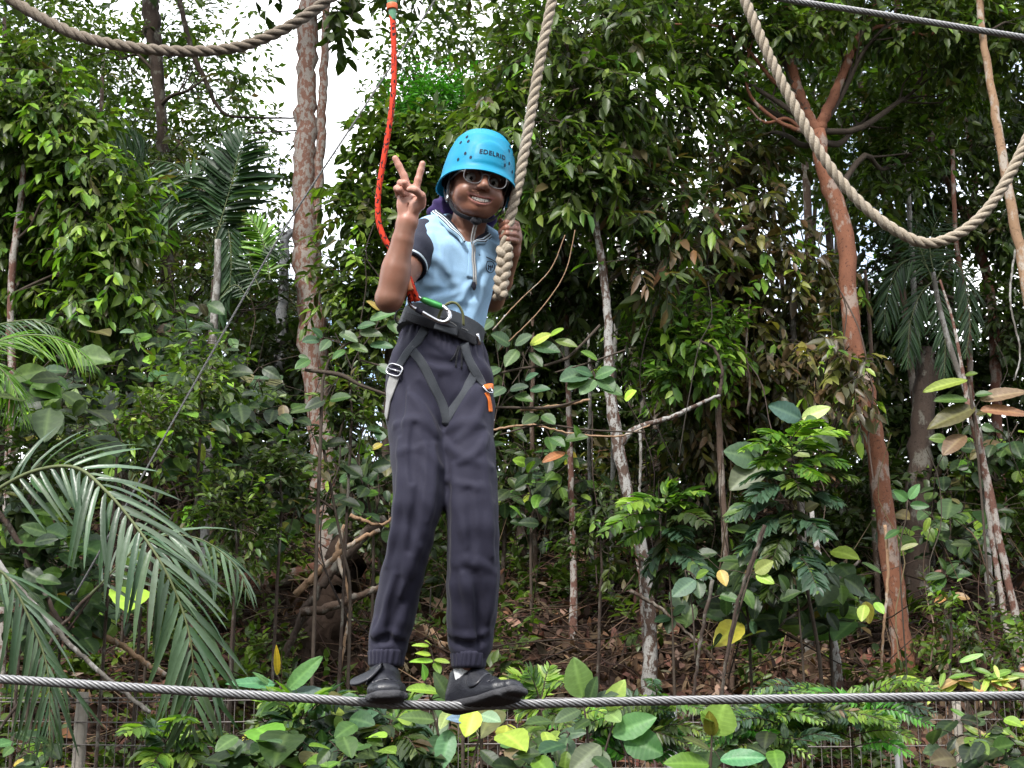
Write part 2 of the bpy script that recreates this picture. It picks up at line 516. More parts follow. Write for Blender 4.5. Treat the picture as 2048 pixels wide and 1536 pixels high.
def ground():
    xs = np.r_[-600, -300, -150, -80, -40, np.arange(-20, 20.01, .16), 40, 80, 150, 300, 600]
    ys = np.r_[-400, -150, -60, -25, -10, np.arange(-4, 24.01, .16), np.arange(26, 60, 3), 80, 140, 260, 600]
    X, Yv = np.meshgrid(xs, ys)
    V = np.stack([X, Yv, gz(X, Yv)], -1).reshape(-1, 3)
    nx = len(xs); i = np.arange(len(ys) - 1)[:, None] * nx; j = np.arange(nx - 1)[None]
    Q = np.stack([i + j, i + j + 1, i + nx + j + 1, i + nx + j], -1).reshape(-1, 4)
    t = NT('forest_soil')
    c = t.ramp(t.noise(2.2, 8, .7), [(.3, (.012, .008, .006)), (.5, (.028, .017, .012)), (.62, (.045, .028, .019)), (.75, (.022, .019, .010))])
    c = t.mix(t.ramp(t.noise(26, 5, .7), [(.45, 0), (.6, 1)]), c, (.045, .027, .018))
    m = t.done(t.bsdf(c, .95, .15, bump=t.noise(18, 8, .75), bstr=.9, bdist=.08))
    tag(link('ground', mesh('ground', V, quads=Q), m), kind='structure')
ground()
# ------------------------------------------------------------------ leaves
def tpl_strip(ts, ws, fold, curl, wave=0.0, cols=3):
    """leaf built from stations: x across, y along, z up"""
    V, Q, T = [[0, 0, 0, 0]], [], []
    for t, w in zip(ts, ws):
        z = -curl * t * t
        if cols == 3: V += [[-w, t, z + wave * math.sin(t * 9), fold * w], [0, t, z, 0], [w, t, z - wave * math.sin(t * 9 + 1), fold * w]]
    V.append([0, 1.0, -curl, 0])
    n = len(ts)
    T += [[0, 2, 1], [0, 3, 2]]
    for i in range(n - 1):
        a = 1 + 3 * i
        Q += [[a, a + 1, a + 4, a + 3], [a + 1, a + 2, a + 5, a + 4]]
    a = 1 + 3 * (n - 1); e = len(V) - 1
    T += [[a, a + 1, e], [a + 1, a + 2, e]]
    return np.array(V, float), np.array(Q, int).reshape(-1, 4), np.array(T, int)
TPL = {
    'far': (np.array([[0, 0, 0, 0], [-.5, .45, 0, .2], [.5, .45, 0, .2], [0, 1, -.08, 0]], float), np.zeros((0, 4), int), np.array([[0, 2, 3], [0, 3, 1]])),
    'mid': tpl_strip([.28, .66], [.46, .42], .45, .14),
    'oval': tpl_strip([.15, .4, .7, .9], [.36, .5, .44, .22], .4, .16, .02),
    'lance': tpl_strip([.2, .5, .8], [.42, .5, .26], .6, .24),
    'strap': tpl_strip([.08, .25, .5, .75, .92], [.40, .5, .48, .34, .16], .5, .30),
}
def add_leaves(mb, tpl, pos, d, n, L, W, col):
    V, Q, T = TPL[tpl]
    N = len(pos)
    if N == 0: return
    d = nrm(d); n = nrm(n - d * (n * d).sum(1)[:, None]); s = np.cross(d, n)
    L, W = np.broadcast_to(L, (N,)), np.broadcast_to(W, (N,))
    X = pos[:, None] + V[None, :, 0:1] * (s * W[:, None])[:, None] + V[None, :, 1:2] * (d * L[:, None])[:, None] + (V[None, :, 2:3] * L[:, None, None] + V[None, :, 3:4] * W[:, None, None]) * n[:, None]
    m = len(V)
    off = (np.arange(N) * m)[:, None, None]
    mb.add(X.reshape(-1, 3), (Q[None] + off).reshape(-1, 4) if len(Q) else None, (T[None] + off).reshape(-1, 3), np.repeat(col, m, 0))
def twigs(mb, a, b_, r0, r1, col):
    """many thin three-sided twigs at once"""
    N = len(a)
    if N == 0: return
    t = nrm(b_ - a); h = np.where(np.abs(t[:, 2:3]) < .9, np.array([[0, 0, 1.0]]), np.array([[1.0, 0, 0]]))
    u = nrm(np.cross(t, h)); v = np.cross(t, u)
    ang = np.arange(3) * 2 * np.pi / 3
    ring = np.cos(ang)[None, :, None] * u[:, None] + np.sin(ang)[None, :, None] * v[:, None]
    r0, r1 = np.broadcast_to(r0, (N,)), np.broadcast_to(r1, (N,))
    V = np.concatenate([a[:, None] + ring * r0[:, None, None], b_[:, None] + ring * r1[:, None, None]], 1)
    Q = np.array([[0, 1, 4, 3], [1, 2, 5, 4], [2, 0, 3, 5]])
    mb.add(V.reshape(-1, 3), (Q[None] + (np.arange(N) * 6)[:, None, None]).reshape(-1, 4), None, col)
def pick(rng, pal, n, jit=.18):
    c = np.array([p[:3] for p in pal], float); w = np.array([p[3] for p in pal], float)
    k = c[rng.choice(len(pal), n, p=w / w.sum())]
    return np.clip(k * rng.lognormal(0, jit, (n, 1)) * rng.lognormal(0, jit * .35, (n, 3)), .002, .9)
PAL = {
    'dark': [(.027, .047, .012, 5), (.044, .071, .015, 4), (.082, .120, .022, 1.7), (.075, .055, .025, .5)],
    'mid': [(.050, .083, .016, 4), (.088, .138, .022, 4), (.155, .225, .030, 2.0), (.034, .057, .016, 2), (.16, .10, .05, .3)],
    'bright': [(.09, .19, .025, 4), (.15, .27, .03, 3), (.05, .11, .024, 3), (.22, .33, .05, 1)],
    'lime': [(.17, .30, .03, 4), (.25, .38, .05, 3), (.09, .18, .03, 3)],
    'vivid': [(.06, .24, .02, 4), (.10, .32, .03, 3), (.04, .14, .02, 2)],
    'olive': [(.045, .055, .022, 4), (.075, .072, .030, 4), (.12, .080, .042, 3), (.19, .105, .055, 1.3), (.22, .24, .05, 1.2), (.38, .34, .09, .6)],
    'rust': [(.04, .06, .022, 5), (.22, .10, .05, 1.0), (.06, .10, .03, 3), (.12, .17, .035, 2), (.16, .09, .045, .8)],
    'teal': [(.042, .088, .050, 4), (.065, .12, .068, 3), (.028, .06, .032, 3), (.12, .20, .05, .8)],
    'palm': [(.085, .142, .080, 4), (.125, .185, .115, 3), (.05, .09, .05, 3)],
    'palmdark': [(.040, .082, .036, 4), (.065, .115, .05, 3), (.024, .05, .022, 3)],
    'palmlime': [(.13, .27, .03, 4), (.19, .34, .05, 2), (.09, .18, .03, 2)],
    'litter': [(.085, .044, .027, 4), (.055, .029, .019, 5), (.14, .080, .052, 2.0), (.24, .155, .11, .7), (.035, .021, .015, 4)],
    'straw': [(.42, .31, .20, 3), (.30, .20, .12, 3), (.55, .44, .31, 1)],
}
UPV = np.array([0, 0, 1.0])
def foliage(lm, tm, blobs, rng, tpl='mid', L=.12, ratio=.40, m=9, twig=.30, droop=.35, pal='mid', dens=1.0, tip=None, rough=1.0, twcol=(.06, .045, .032)):
    """blobs: (centre, radii (3), number of twigs). Leaves alternate along short twigs that grow outward in clumps."""
    for c, r, n in blobs:
        n = max(3, int(n * dens)); c = np.asarray(c); r = np.asarray(r)
        nc = max(3, n // 9)
        u = nrm(rng.normal(0, 1, (nc, 3))) * (rng.random((nc, 1)) ** .45)
        cc = c + u * r * .92
        k = rng.integers(0, nc, n)
        spread = (np.prod(r) ** (1 / 3)) * .26 + twig * .3
        root = cc[k] + rng.normal(0, 1, (n, 3)) * spread * .55
        out = nrm((root - c) / r)
        td = nrm(out * .55 + nrm(rng.normal(0, 1, (n, 3))) * .75 + UPV * (.25 - droop * .8))
        tl = twig * rng.uniform(.6, 1.3, n)
        end = root + td * tl[:, None] - UPV * (tl * droop * .35)[:, None]
        if tm is not None: twigs(tm, root, end, .0035 * L / .12, .0015 * L / .12, twcol)
        s = (np.arange(m) + .5) / m
        s = np.clip(s[None] + rng.normal(0, .3 / m, (n, m)), 0.02, 1.0)
        pos = root[:, None] + (end - root)[:, None] * s[..., None]
        sd = nrm(np.cross(td, UPV + rng.normal(0, .35, (n, 3))))
        sgn = np.where((np.arange(m) % 2)[None] == 0, 1.0, -1.0) * np.ones((n, 1))
        d = td[:, None] * (.35 + .5 * s[..., None]) + sd[:, None] * (sgn * (1.0 - .45 * s))[..., None] + rng.normal(0, .28 * rough, (n, m, 3)) - UPV * droop * rng.uniform(.5, 1.5, (n, m))[..., None]
        nn = UPV[None, None] + rng.normal(0, .42 * rough, (n, m, 3)) + out[:, None] * .35
        ll = L * rng.lognormal(0, .2, (n, m)) * (1.0 - .25 * np.abs(s - .55))
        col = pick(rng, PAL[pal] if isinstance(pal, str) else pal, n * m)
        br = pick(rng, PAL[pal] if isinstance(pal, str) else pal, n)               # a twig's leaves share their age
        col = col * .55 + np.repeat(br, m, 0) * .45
        if tip is not None:
            isn = (rng.random(n) < tip[1])[:, None] & (s > .6)
            tc = pick(rng, PAL[tip[0]], n * m); f = isn.ravel()[:, None]
            col = np.where(f, tc, col)
        add_leaves(lm, tpl, pos.reshape(-1, 3), d.reshape(-1, 3), nn.reshape(-1, 3), ll.ravel(), ll.ravel() * ratio * rng.uniform(.85, 1.15, n * m), col)
def pxblob(px, py, rx, ry, Y, n, depth=None):
    k = Y / FPX / CP
    return (P(px, py, Y), (rx * k, depth if depth else max(rx, ry) * k * .8, ry * k), n)
def limb(mb, a, b_, r0, r1, rng, sag=.15, k=7, n=14):
    a, b_ = np.asarray(a), np.asarray(b_); L = np.linalg.norm(b_ - a)
    mid = (a + b_) / 2 + rng.normal(0, .10, 3) * L + UPV * sag * L * .4
    q = spline(np.array([a, (a + mid) / 2 + rng.normal(0, .03, 3) * L, mid, (mid + b_) / 2 + rng.normal(0, .04, 3) * L, b_]), n)
    tube(mb, q, np.linspace(r0, r1, n), k, bump=.05, rng=rng, cap=False)
    return q
def trunk_path(pts, Y):
    """(px, py, width px) from the top down, run on to the ground below the last point"""
    q = np.array([np.r_[P(a, c, Y), w / 2 * Y / FPX / CP] for a, c, w in pts])
    last = q[-1].copy(); g = gz(last[0], last[1])
    if last[2] > g:
        d = (q[-1, :3] - q[-2, :3]); d = d / max(abs(d[2]), 1e-3)
        e = last.copy(); e[:3] = last[:3] + d * (last[2] - g + .12) * np.array([.5, 0, 1]); e[2] = g - .15; e[3] *= 1.08
        q = np.vstack([q, e])
    else: q = np.vstack([q, np.r_[last[:2], last[2] - .3, last[3] * 1.08]])
    return q
def tree(name, label, cat, trunk, Y, bark, blobs=(), leaf=None, stems=(), group=None, limbs=True, seed=0, lmat='leaf', knots=True):
    rng = np.random.default_rng(seed + 100)
    q = trunk_path(trunk, Y)
    root = empty(name, (q[-1][0], q[-1][1], gz(q[-1][0], q[-1][1])), label, cat, group)
    mb = MB()
    n = max(20, int(np.linalg.norm(np.diff(q[:, :3], axis=0), axis=1).sum() / .09))
    s = spline(q, n)
    s[1:-1, :3] += (rng.normal(0, .10, (n - 2, 3)) * s[1:-1, 3:4]); s[:, 3] *= 1 + .05 * np.interp(np.arange(n), np.linspace(0, n, n // 4 + 2), rng.normal(0, 1, n // 4 + 2))
    fl = np.clip(1 - (s[:, 2] - s[-1, 2]) / .6, 0, 1) ** 2
    tube(mb, s[:, :3], s[:, 3] * (1 + .35 * fl), 14, bump=.035, rng=rng)
    for st in stems:
        e = np.array([np.r_[P(a, c, Y + (dy[0] if dy else 0)), w / 2 * Y / FPX / CP] for a, c, w, *dy in st]); e = spline(e, max(12, len(st) * 8))
        e[1:-1, :3] += rng.normal(0, .12, (len(e) - 2, 3)) * e[1:-1, 3:4]
        tube(mb, e[:, :3], e[:, 3], 10, bump=.05, rng=rng)
    mb.build('trunk', bark, root)
    if blobs:
        lm, tm = MB(), MB()
        B = [pxblob(*b_[:4], Y + (b_[5] if len(b_) > 5 else 0), b_[4]) for b_ in blobs]
        if limbs:
            for c, r, _ in B:
                a = s[np.argmin(np.abs(s[:, 2] - (c[2] - .5 * np.linalg.norm(c[:2] - s[0, :2]))))]
                e = c + rng.normal(0, .15, 3) * r
                w = min(a[3] * .5, .03)
                qq = limb(tm, a[:3], e, w, w * .35, rng)
                for _ in range(7):
                    t = rng.integers(5, 14); limb(tm, qq[t], c + nrm(rng.normal(0, 1, 3)) * r * .8, w * .35, .004, rng, n=8, k=5)
        foliage(lm, tm, B, rng, **(leaf or {}))
        lm.build('crown', M[lmat], root, smooth=False)
        if tm.n: tm.build('branches', M['twig'], root)
    return root
M['twig'] = plain('twig_bark', (.055, .042, .032), .85, .2, nscale=30, namt=.4, bump=.3)
M['twig_pale'] = plain('pale_twig_bark', (.17, .125, .095), .85, .2, nscale=25, namt=.4, bump=.3)
BK = {
    'pink': bark_mat('pinkish_bark', (.115, .056, .040), (.21, .110, .078), (.29, .255, .225), .46, 27),
    'spot': bark_mat('white_spotted_bark', (.055, .038, .031), (.12, .075, .055), (.36, .35, .33), .47, 24),
    'black_white': bark_mat('black_and_white_bark', (.03, .026, .024), (.07, .06, .055), (.40, .40, .41), .58, 11),
    'orange': bark_mat('terracotta_bark', (.10, .042, .026), (.26, .108, .060), (.30, .23, .19), .22, 9),
    'redspot': bark_mat('red_brown_spotted_bark', (.085, .042, .032), (.16, .080, .058), (.34, .31, .28), .42, 18),
    'brown': bark_mat('brown_bark', (.05, .033, .025), (.12, .080, .058), (.22, .19, .16), .30, 9),
    'dark': bark_mat('dark_bark', (.030, .022, .018), (.07, .048, .036), (.13, .12, .10), .25, 9),
    'tan': bark_mat('tan_bark', (.20, .12, .07), (.34, .22, .135), (.42, .36, .30), .25, 8),
    'red_dim': bark_mat('dull_red_bark', (.085, .035, .024), (.17, .075, .050), (.24, .20, .17), .3, 9),
    'rootwood': plain('dark_root_wood', (.034, .022, .016), .95, .15, nscale=14, namt=.5, bump=.8, bscale=30),
    'grey': bark_mat('grey_bark', (.09, .08, .07), (.17, .155, .135), (.32, .31, .29), .42, 14),
}
# ------------------------------------------------------------------ far wood up the slope: one mass
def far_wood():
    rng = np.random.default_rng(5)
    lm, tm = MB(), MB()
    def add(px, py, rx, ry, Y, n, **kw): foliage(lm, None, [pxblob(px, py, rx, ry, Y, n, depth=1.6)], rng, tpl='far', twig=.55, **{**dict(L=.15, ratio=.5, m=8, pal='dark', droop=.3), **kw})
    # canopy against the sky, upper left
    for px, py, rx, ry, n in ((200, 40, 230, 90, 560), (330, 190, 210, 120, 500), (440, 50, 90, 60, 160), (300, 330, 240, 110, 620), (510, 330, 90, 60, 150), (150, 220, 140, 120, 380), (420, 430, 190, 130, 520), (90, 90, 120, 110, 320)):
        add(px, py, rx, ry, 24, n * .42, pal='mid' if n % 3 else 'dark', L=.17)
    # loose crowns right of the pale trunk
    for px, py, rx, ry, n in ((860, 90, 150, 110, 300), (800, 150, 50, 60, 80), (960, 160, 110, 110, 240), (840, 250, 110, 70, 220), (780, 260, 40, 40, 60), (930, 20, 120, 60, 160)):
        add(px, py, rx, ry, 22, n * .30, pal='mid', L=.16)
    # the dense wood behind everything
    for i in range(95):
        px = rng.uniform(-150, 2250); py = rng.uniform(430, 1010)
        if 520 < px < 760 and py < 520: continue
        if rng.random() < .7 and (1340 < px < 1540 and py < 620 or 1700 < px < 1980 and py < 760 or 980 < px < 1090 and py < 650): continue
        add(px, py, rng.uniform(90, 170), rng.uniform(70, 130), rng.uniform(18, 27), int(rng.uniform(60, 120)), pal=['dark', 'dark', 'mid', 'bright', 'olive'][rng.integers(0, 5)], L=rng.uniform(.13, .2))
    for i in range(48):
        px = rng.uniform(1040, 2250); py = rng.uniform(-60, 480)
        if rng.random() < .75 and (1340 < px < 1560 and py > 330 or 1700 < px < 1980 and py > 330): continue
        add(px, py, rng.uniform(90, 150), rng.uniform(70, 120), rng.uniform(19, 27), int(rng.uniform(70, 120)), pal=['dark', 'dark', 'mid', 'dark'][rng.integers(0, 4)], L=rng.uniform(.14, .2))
    for i in range(150):                                         # unseen canopy added above the picture to shade the slope
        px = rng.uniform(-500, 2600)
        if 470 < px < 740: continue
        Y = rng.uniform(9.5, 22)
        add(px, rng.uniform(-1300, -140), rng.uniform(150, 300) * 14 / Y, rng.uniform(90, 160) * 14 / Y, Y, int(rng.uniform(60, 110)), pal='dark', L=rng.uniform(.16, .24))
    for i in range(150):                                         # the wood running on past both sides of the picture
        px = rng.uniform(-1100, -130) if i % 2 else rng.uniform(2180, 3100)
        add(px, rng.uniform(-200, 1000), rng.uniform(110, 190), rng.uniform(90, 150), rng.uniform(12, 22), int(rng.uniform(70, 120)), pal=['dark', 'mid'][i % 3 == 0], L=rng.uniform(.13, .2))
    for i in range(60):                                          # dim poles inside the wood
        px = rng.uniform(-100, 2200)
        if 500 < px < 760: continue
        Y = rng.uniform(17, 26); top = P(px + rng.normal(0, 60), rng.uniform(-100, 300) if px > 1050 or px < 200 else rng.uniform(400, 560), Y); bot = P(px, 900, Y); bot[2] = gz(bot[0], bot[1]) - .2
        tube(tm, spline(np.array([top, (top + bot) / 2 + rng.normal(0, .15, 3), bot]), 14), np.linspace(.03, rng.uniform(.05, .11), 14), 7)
    for i in range(170):                                         # unseen wood added round the clearing behind the viewer to block low light
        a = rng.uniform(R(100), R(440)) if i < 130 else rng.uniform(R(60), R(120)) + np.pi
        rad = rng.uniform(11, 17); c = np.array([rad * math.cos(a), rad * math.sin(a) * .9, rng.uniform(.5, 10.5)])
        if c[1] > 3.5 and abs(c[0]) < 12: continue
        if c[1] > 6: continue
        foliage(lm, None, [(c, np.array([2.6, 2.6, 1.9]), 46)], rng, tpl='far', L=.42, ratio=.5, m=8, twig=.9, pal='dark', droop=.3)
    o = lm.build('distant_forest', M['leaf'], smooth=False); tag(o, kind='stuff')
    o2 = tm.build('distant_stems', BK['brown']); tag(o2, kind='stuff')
far_wood()

# ------------------------------------------------------------------ trees one can tell apart
big = dict(L=.13, ratio=.42, m=8, twig=.32)
tree('tree', 'tall pinkish trunk mottled with pale lichen, forked with a thinner stem against open sky', 'tree',
     [(622, -60, 42), (616, 60, 44), (612, 200, 44), (609, 330, 48), (610, 450, 50), (616, 560, 54), (626, 680, 54), (636, 800, 52), (648, 930, 54), (664, 1090, 62)], 12.0, BK['pink'],
     stems=[[(655, -60, 15), (650, 100, 17), (642, 250, 20), (636, 380, 22), (630, 480, 24), (630, 600, 26)]], seed=1,
     blobs=[(700, 15, 40, 28, 16), (660, -120, 160, 50, 40)], leaf=dict(L=.16, ratio=.5, m=7, twig=.35, pal='dark'), limbs=False)
tree('tree', 'slim black and white blotched trunk broken off beside the tall pinkish trunk', 'tree',
     [(600, 464, 12), (574, 468, 18), (568, 500, 20), (566, 580, 22), (562, 680, 24), (557, 770, 24), (550, 860, 26), (548, 960, 26)], 13.0, BK['black_white'], seed=2)
tree('tree', 'terracotta barked tree at the right, forking high into two red limbs', 'tree',
     [(1635, 262, 29.9), (1646, 330, 31.7), (1668, 400, 35.2), (1690, 470, 37.0), (1696, 560, 35.2), (1703, 650, 37.0), (1722, 760, 38.7), (1748, 880, 38.7), (1768, 1000, 37.8), (1782, 1120, 38.7), (1796, 1240, 41.4), (1806, 1335, 45.8)], 9.8, BK['orange'], seed=3,
     stems=[[(1636, 270, 25.6), (1610, 215, 22.4), (1590, 160, 20.8), (1580, 90, 17.6), (1572, 10, 14.4), (1560, -60, 11.2)], [(1636, 262, 24.0), (1662, 205, 21.6), (1686, 150, 19.2), (1706, 95, 16.0), (1740, 35, 12.0), (1770, -40, 9.6)],
            [(1706, 100, 12.8), (1750, 55, 10.4), (1800, 62, 8.8), (1850, 70, 6.4), (1885, 60, 4.0)], [(1600, 200, 12.0), (1545, 160, 9.6), (1500, 105, 7.2), (1440, 55, 5.6), (1350, 48, 4.0)], [(1630, 270, 11.2), (1560, 245, 8.8), (1500, 190, 7.2), (1495, 120, 5.6), (1520, 40, 4.0)],
            [(1640, 300, 9.6), (1580, 240, 8.0), (1530, 245, 6.4), (1495, 215, 4.8)]],
     blobs=[(1470, 60, 120, 70, 100), (1620, 20, 140, 60, 110), (1800, 30, 140, 50, 100), (1900, 130, 110, 80, 90, .8), (1730, 240, 110, 80, 110, 1.2), (1520, 270, 110, 80, 100, 1.2), (1350, 110, 80, 60, 60), (1820, 330, 90, 90, 80, 1.0)],
     leaf=dict(L=.10, ratio=.42, m=9, twig=.28, pal='mid', tip=('bright', .2)))
tree('tree', 'slim tree with red and white spotted bark curving up through the middle', 'tree',
     [(1128, 60, 8.5), (1145, 170, 11.0), (1165, 260, 12.8), (1182, 360, 13.6), (1192, 450, 14.4), (1208, 560, 15.3), (1216, 660, 17.0), (1218, 770, 20.4), (1232, 870, 22.1), (1252, 970, 22.9), (1276, 1070, 23.8), (1292, 1160, 23.8), (1300, 1260, 25.5), (1300, 1385, 30.6)], 9.2, BK['spot'], seed=4,
     stems=[[(1240, 890, 13), (1270, 858, 11), (1340, 835, 10), (1390, 812, 8), (1440, 790, 6)]],
     blobs=[(1080, 90, 110, 100, 85), (1210, 40, 120, 80, 90), (1060, 250, 90, 90, 110), (1210, 200, 130, 100, 170), (1130, 370, 100, 80, 110), (1320, 230, 90, 90, 120, .8)],
     leaf=dict(L=.12, ratio=.36, m=8, twig=.32, pal='mid', tip=('bright', .16), droop=.6))
tree('tree', 'grey forked sapling between the spotted tree and the held rope, with rusty young leaves', 'tree',
     [(1228, 300, 11), (1222, 350, 13), (1208, 400, 14), (1206, 480, 14), (1210, 560, 14), (1216, 640, 14), (1222, 760, 12), (1244, 900, 12), (1268, 1040, 12), (1284, 1180, 12)], 9.5, BK['redspot'], seed=5, stems=[[(1212, 400, 8), (1200, 330, 7), (1190, 250, 5)]],
     blobs=[(1300, 400, 90, 50, 44), (1375, 420, 50, 40, 34), (1320, 530, 60, 50, 34), (1260, 330, 60, 40, 26)],
     leaf=dict(L=.15, ratio=.30, m=7, twig=.32, pal='rust', droop=.5, tip=('lime', .15)))
tree('tree', 'thin straight pole of a tree just right of the person, pale pink bark', 'tree',
     [(1122, 420, 8), (1128, 520, 9), (1132, 640, 10), (1136, 760, 11), (1140, 880, 12), (1143, 1000, 12), (1146, 1120, 13), (1147, 1270, 15)], 10.2, BK['redspot'], seed=6,
     blobs=[(1090, 480, 80, 70, 80), (1150, 560, 80, 60, 80), (1060, 580, 70, 50, 60)], leaf=dict(L=.12, ratio=.40, m=8, twig=.3, pal='dark', droop=.5))
tree('tree', 'leafy tree behind the raised hand, pale green and brown leaf clusters', 'tree',
     [(800, 330, 7), (790, 480, 11), (780, 640, 14), (775, 800, 16), (770, 960, 18)], 11.5, BK['dark'], seed=7,
     blobs=[(760, 350, 75, 60, 80), (860, 300, 100, 50, 90), (720, 440, 50, 60, 45), (720, 560, 70, 70, 90), (860, 420, 130, 90, 170, .5), (960, 330, 80, 90, 100, .5), (800, 250, 40, 26, 18), (1020, 400, 60, 80, 60, .4), (760, 640, 60, 50, 50)],
     leaf=dict(L=.12, ratio=.42, m=9, twig=.3, pal='mid', tip=('lime', .15), droop=.45))
tree('tree', 'fine leaved vivid green treetop above the blue helmet', 'tree',
     [(900, 220, 6), (905, 330, 9), (900, 480, 12), (890, 640, 14), (885, 800, 16)], 14.5, BK['dark'], seed=8,
     blobs=[(880, 205, 75, 40, 150), (960, 225, 45, 35, 70), (830, 235, 40, 25, 45)], leaf=dict(L=.10, ratio=.30, m=13, twig=.4, pal='vivid', droop=.3, tpl='far'))
tree('tree', 'dark tree with olive and brown drooping leaves left of the terracotta trunk', 'tree',
     [(1555, 380, 8), (1570, 500, 10), (1584, 620, 12), (1590, 740, 13), (1592, 860, 14), (1600, 980, 15)], 10.6, BK['grey'], seed=9,
     blobs=[(1480, 480, 130, 90, 150), (1420, 610, 120, 90, 150), (1560, 590, 120, 90, 150), (1500, 720, 150, 90, 170), (1640, 690, 80, 50, 60, -.2), (1400, 740, 90, 80, 100), (1600, 800, 110, 60, 90), (1500, 360, 90, 60, 80), (1720, 740, 56, 34, 26, -1.2), (1670, 690, 40, 24, 14, -1.2), (1450, 850, 110, 60, 80)],
     leaf=dict(L=.115, ratio=.40, m=8, twig=.28, pal='olive', droop=.75, tip=('lime', .22), dens=.85))
tree('tree', 'yellow green sapling crown on a bent pale branch, right of the spotted trunk', 'tree',
     [(1350, 560, 6), (1372, 640, 9), (1400, 720, 11), (1432, 790, 12), (1440, 900, 12)], 9.8, BK['brown'], seed=10,
     blobs=[(1370, 650, 70, 50, 50), (1420, 700, 60, 60, 55), (1360, 720, 50, 35, 30), (1290, 700, 50, 40, 25)], leaf=dict(L=.10, ratio=.40, m=7, twig=.24, pal='bright', tip=('lime', .5), droop=.3))
tree('tree', 'tree at the left edge hung with bright yellow green leaves', 'tree',
     [(48, 330, 12), (42, 400, 13), (30, 490, 14), (22, 580, 15), (20, 660, 16), (22, 800, 17)], 9.0, BK['redspot'], seed=11,
     blobs=[(50, 140, 90, 50, 80), (20, 220, 90, 60, 80), (100, 240, 70, 50, 60), (60, 330, 130, 80, 130, .4), (160, 340, 80, 60, 100), (190, 420, 70, 60, 110), (225, 500, 55, 60, 90), (80, 440, 130, 80, 120, .6), (60, 560, 130, 70, 130, .6), (200, 590, 60, 50, 70), (-40, 300, 100, 200, 140, .4), (60, 640, 130, 60, 90, .9), (150, 500, 120, 70, 90, 1.2), (60, 400, 110, 90, 100, 1.4)],
     leaf=dict(L=.105, ratio=.42, m=8, twig=.28, pal='mid', droop=.7, tip=('lime', .7)))
tree('tree', 'broad crowned dark tree filling the gap at the upper left', 'tree',
     [(300, -60, 40), (305, 60, 34), (320, 200, 24), (330, 400, 26), (335, 620, 28)], 17.0, BK['dark'], seed=12,
     stems=[[(350, -40, 10), (380, 90, 12), (415, 170, 10), (445, 225, 7), (500, 235, 5), (590, 236, 4)], [(440, 270, 4), (600, 260, 3)]] ,
     blobs=[(270, 420, 120, 60, 70), (180, 290, 100, 50, 50), (330, 300, 110, 60, 36), (420, 540, 120, 60, 100), (250, 580, 140, 70, 130), (250, 480, 120, 60, 80), (520, 600, 80, 60, 50), (320, 60, 90, 60, 26), (230, 120, 90, 60, 24), (420, 150, 90, 60, 24)], leaf=dict(L=.13, ratio=.45, m=8, twig=.35, pal='mid', tpl='far', droop=.4))
tree('tree', 'dull red stemmed tree in the shade behind the hanging U rope', 'tree',
     [(1850, 180, 14), (1868, 300, 17), (1905, 380, 19), (1940, 450, 19), (1975, 560, 20), (1990, 700, 20), (1996, 900, 22)], 12.6, BK['red_dim'], seed=13,
     stems=[[(1935, 440, 14), (1950, 380, 13), (1940, 300, 11), (1930, 200, 9), (1925, 60, 7)], [(1790, -40, 14), (1800, 60, 15), (1830, 140, 15), (1850, 190, 15)]],
     blobs=[(1780, 420, 120, 90, 110), (1900, 330, 110, 90, 100), (2010, 420, 100, 100, 110), (1960, 240, 110, 80, 100), (2000, 650, 100, 90, 100), (1830, 600, 110, 80, 80, .8), (1760, 540, 80, 80, 70)],
     leaf=dict(L=.11, ratio=.42, m=8, twig=.3, pal='dark', droop=.5))
tree('tree', 'slender tan trunk leaning along the right edge behind the rope', 'tree',
     [(1958, -40, 14), (1964, 60, 16), (1980, 160, 17), (1996, 260, 18), (2012, 350, 19), (2030, 450, 20), (2050, 560, 21), (2080, 760, 23)], 9.4, BK['tan'], seed=14,
     blobs=[(2030, 60, 110, 70, 100, .5), (1930, 20, 100, 50, 80, .5)], leaf=dict(L=.10, ratio=.42, m=8, twig=.28, pal='mid', droop=.4))
tree('tree', 'pair of thin blotched stems rising at the lower right edge', 'tree',
     [(1935, 800, 14.8), (1950, 860, 16.3), (1968, 930, 16.3), (1985, 1010, 15.5), (2000, 1090, 14.8), (2018, 1170, 14.8), (2036, 1260, 16.3)], 9.4, BK['redspot'], seed=15,
     stems=[[(1972, 960, 9.6), (1980, 1050, 10.4), (1996, 1150, 11.1), (2020, 1290, 12.6)], [(1935, 805, 10.4), (1925, 740, 7.4), (1905, 640, 5.9), (1880, 560, 4.4)]])
tree('tree', 'short white blotched stem leaning left of the terracotta trunk', 'tree',
     [(1622, 1010, 9), (1630, 1070, 12), (1642, 1140, 13), (1655, 1220, 14), (1668, 1290, 15), (1676, 1345, 16)], 9.4, BK['spot'], seed=16)
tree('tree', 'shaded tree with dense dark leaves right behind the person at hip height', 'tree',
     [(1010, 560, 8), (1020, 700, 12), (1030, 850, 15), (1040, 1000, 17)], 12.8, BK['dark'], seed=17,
     blobs=[(1060, 680, 110, 80, 140), (960, 760, 110, 80, 120), (1150, 700, 110, 80, 130), (1060, 850, 120, 80, 130), (1280, 640, 110, 80, 120), (1330, 860, 120, 80, 110), (1180, 880, 100, 70, 100)], leaf=dict(L=.12, ratio=.40, m=8, twig=.3, pal='dark', droop=.5))
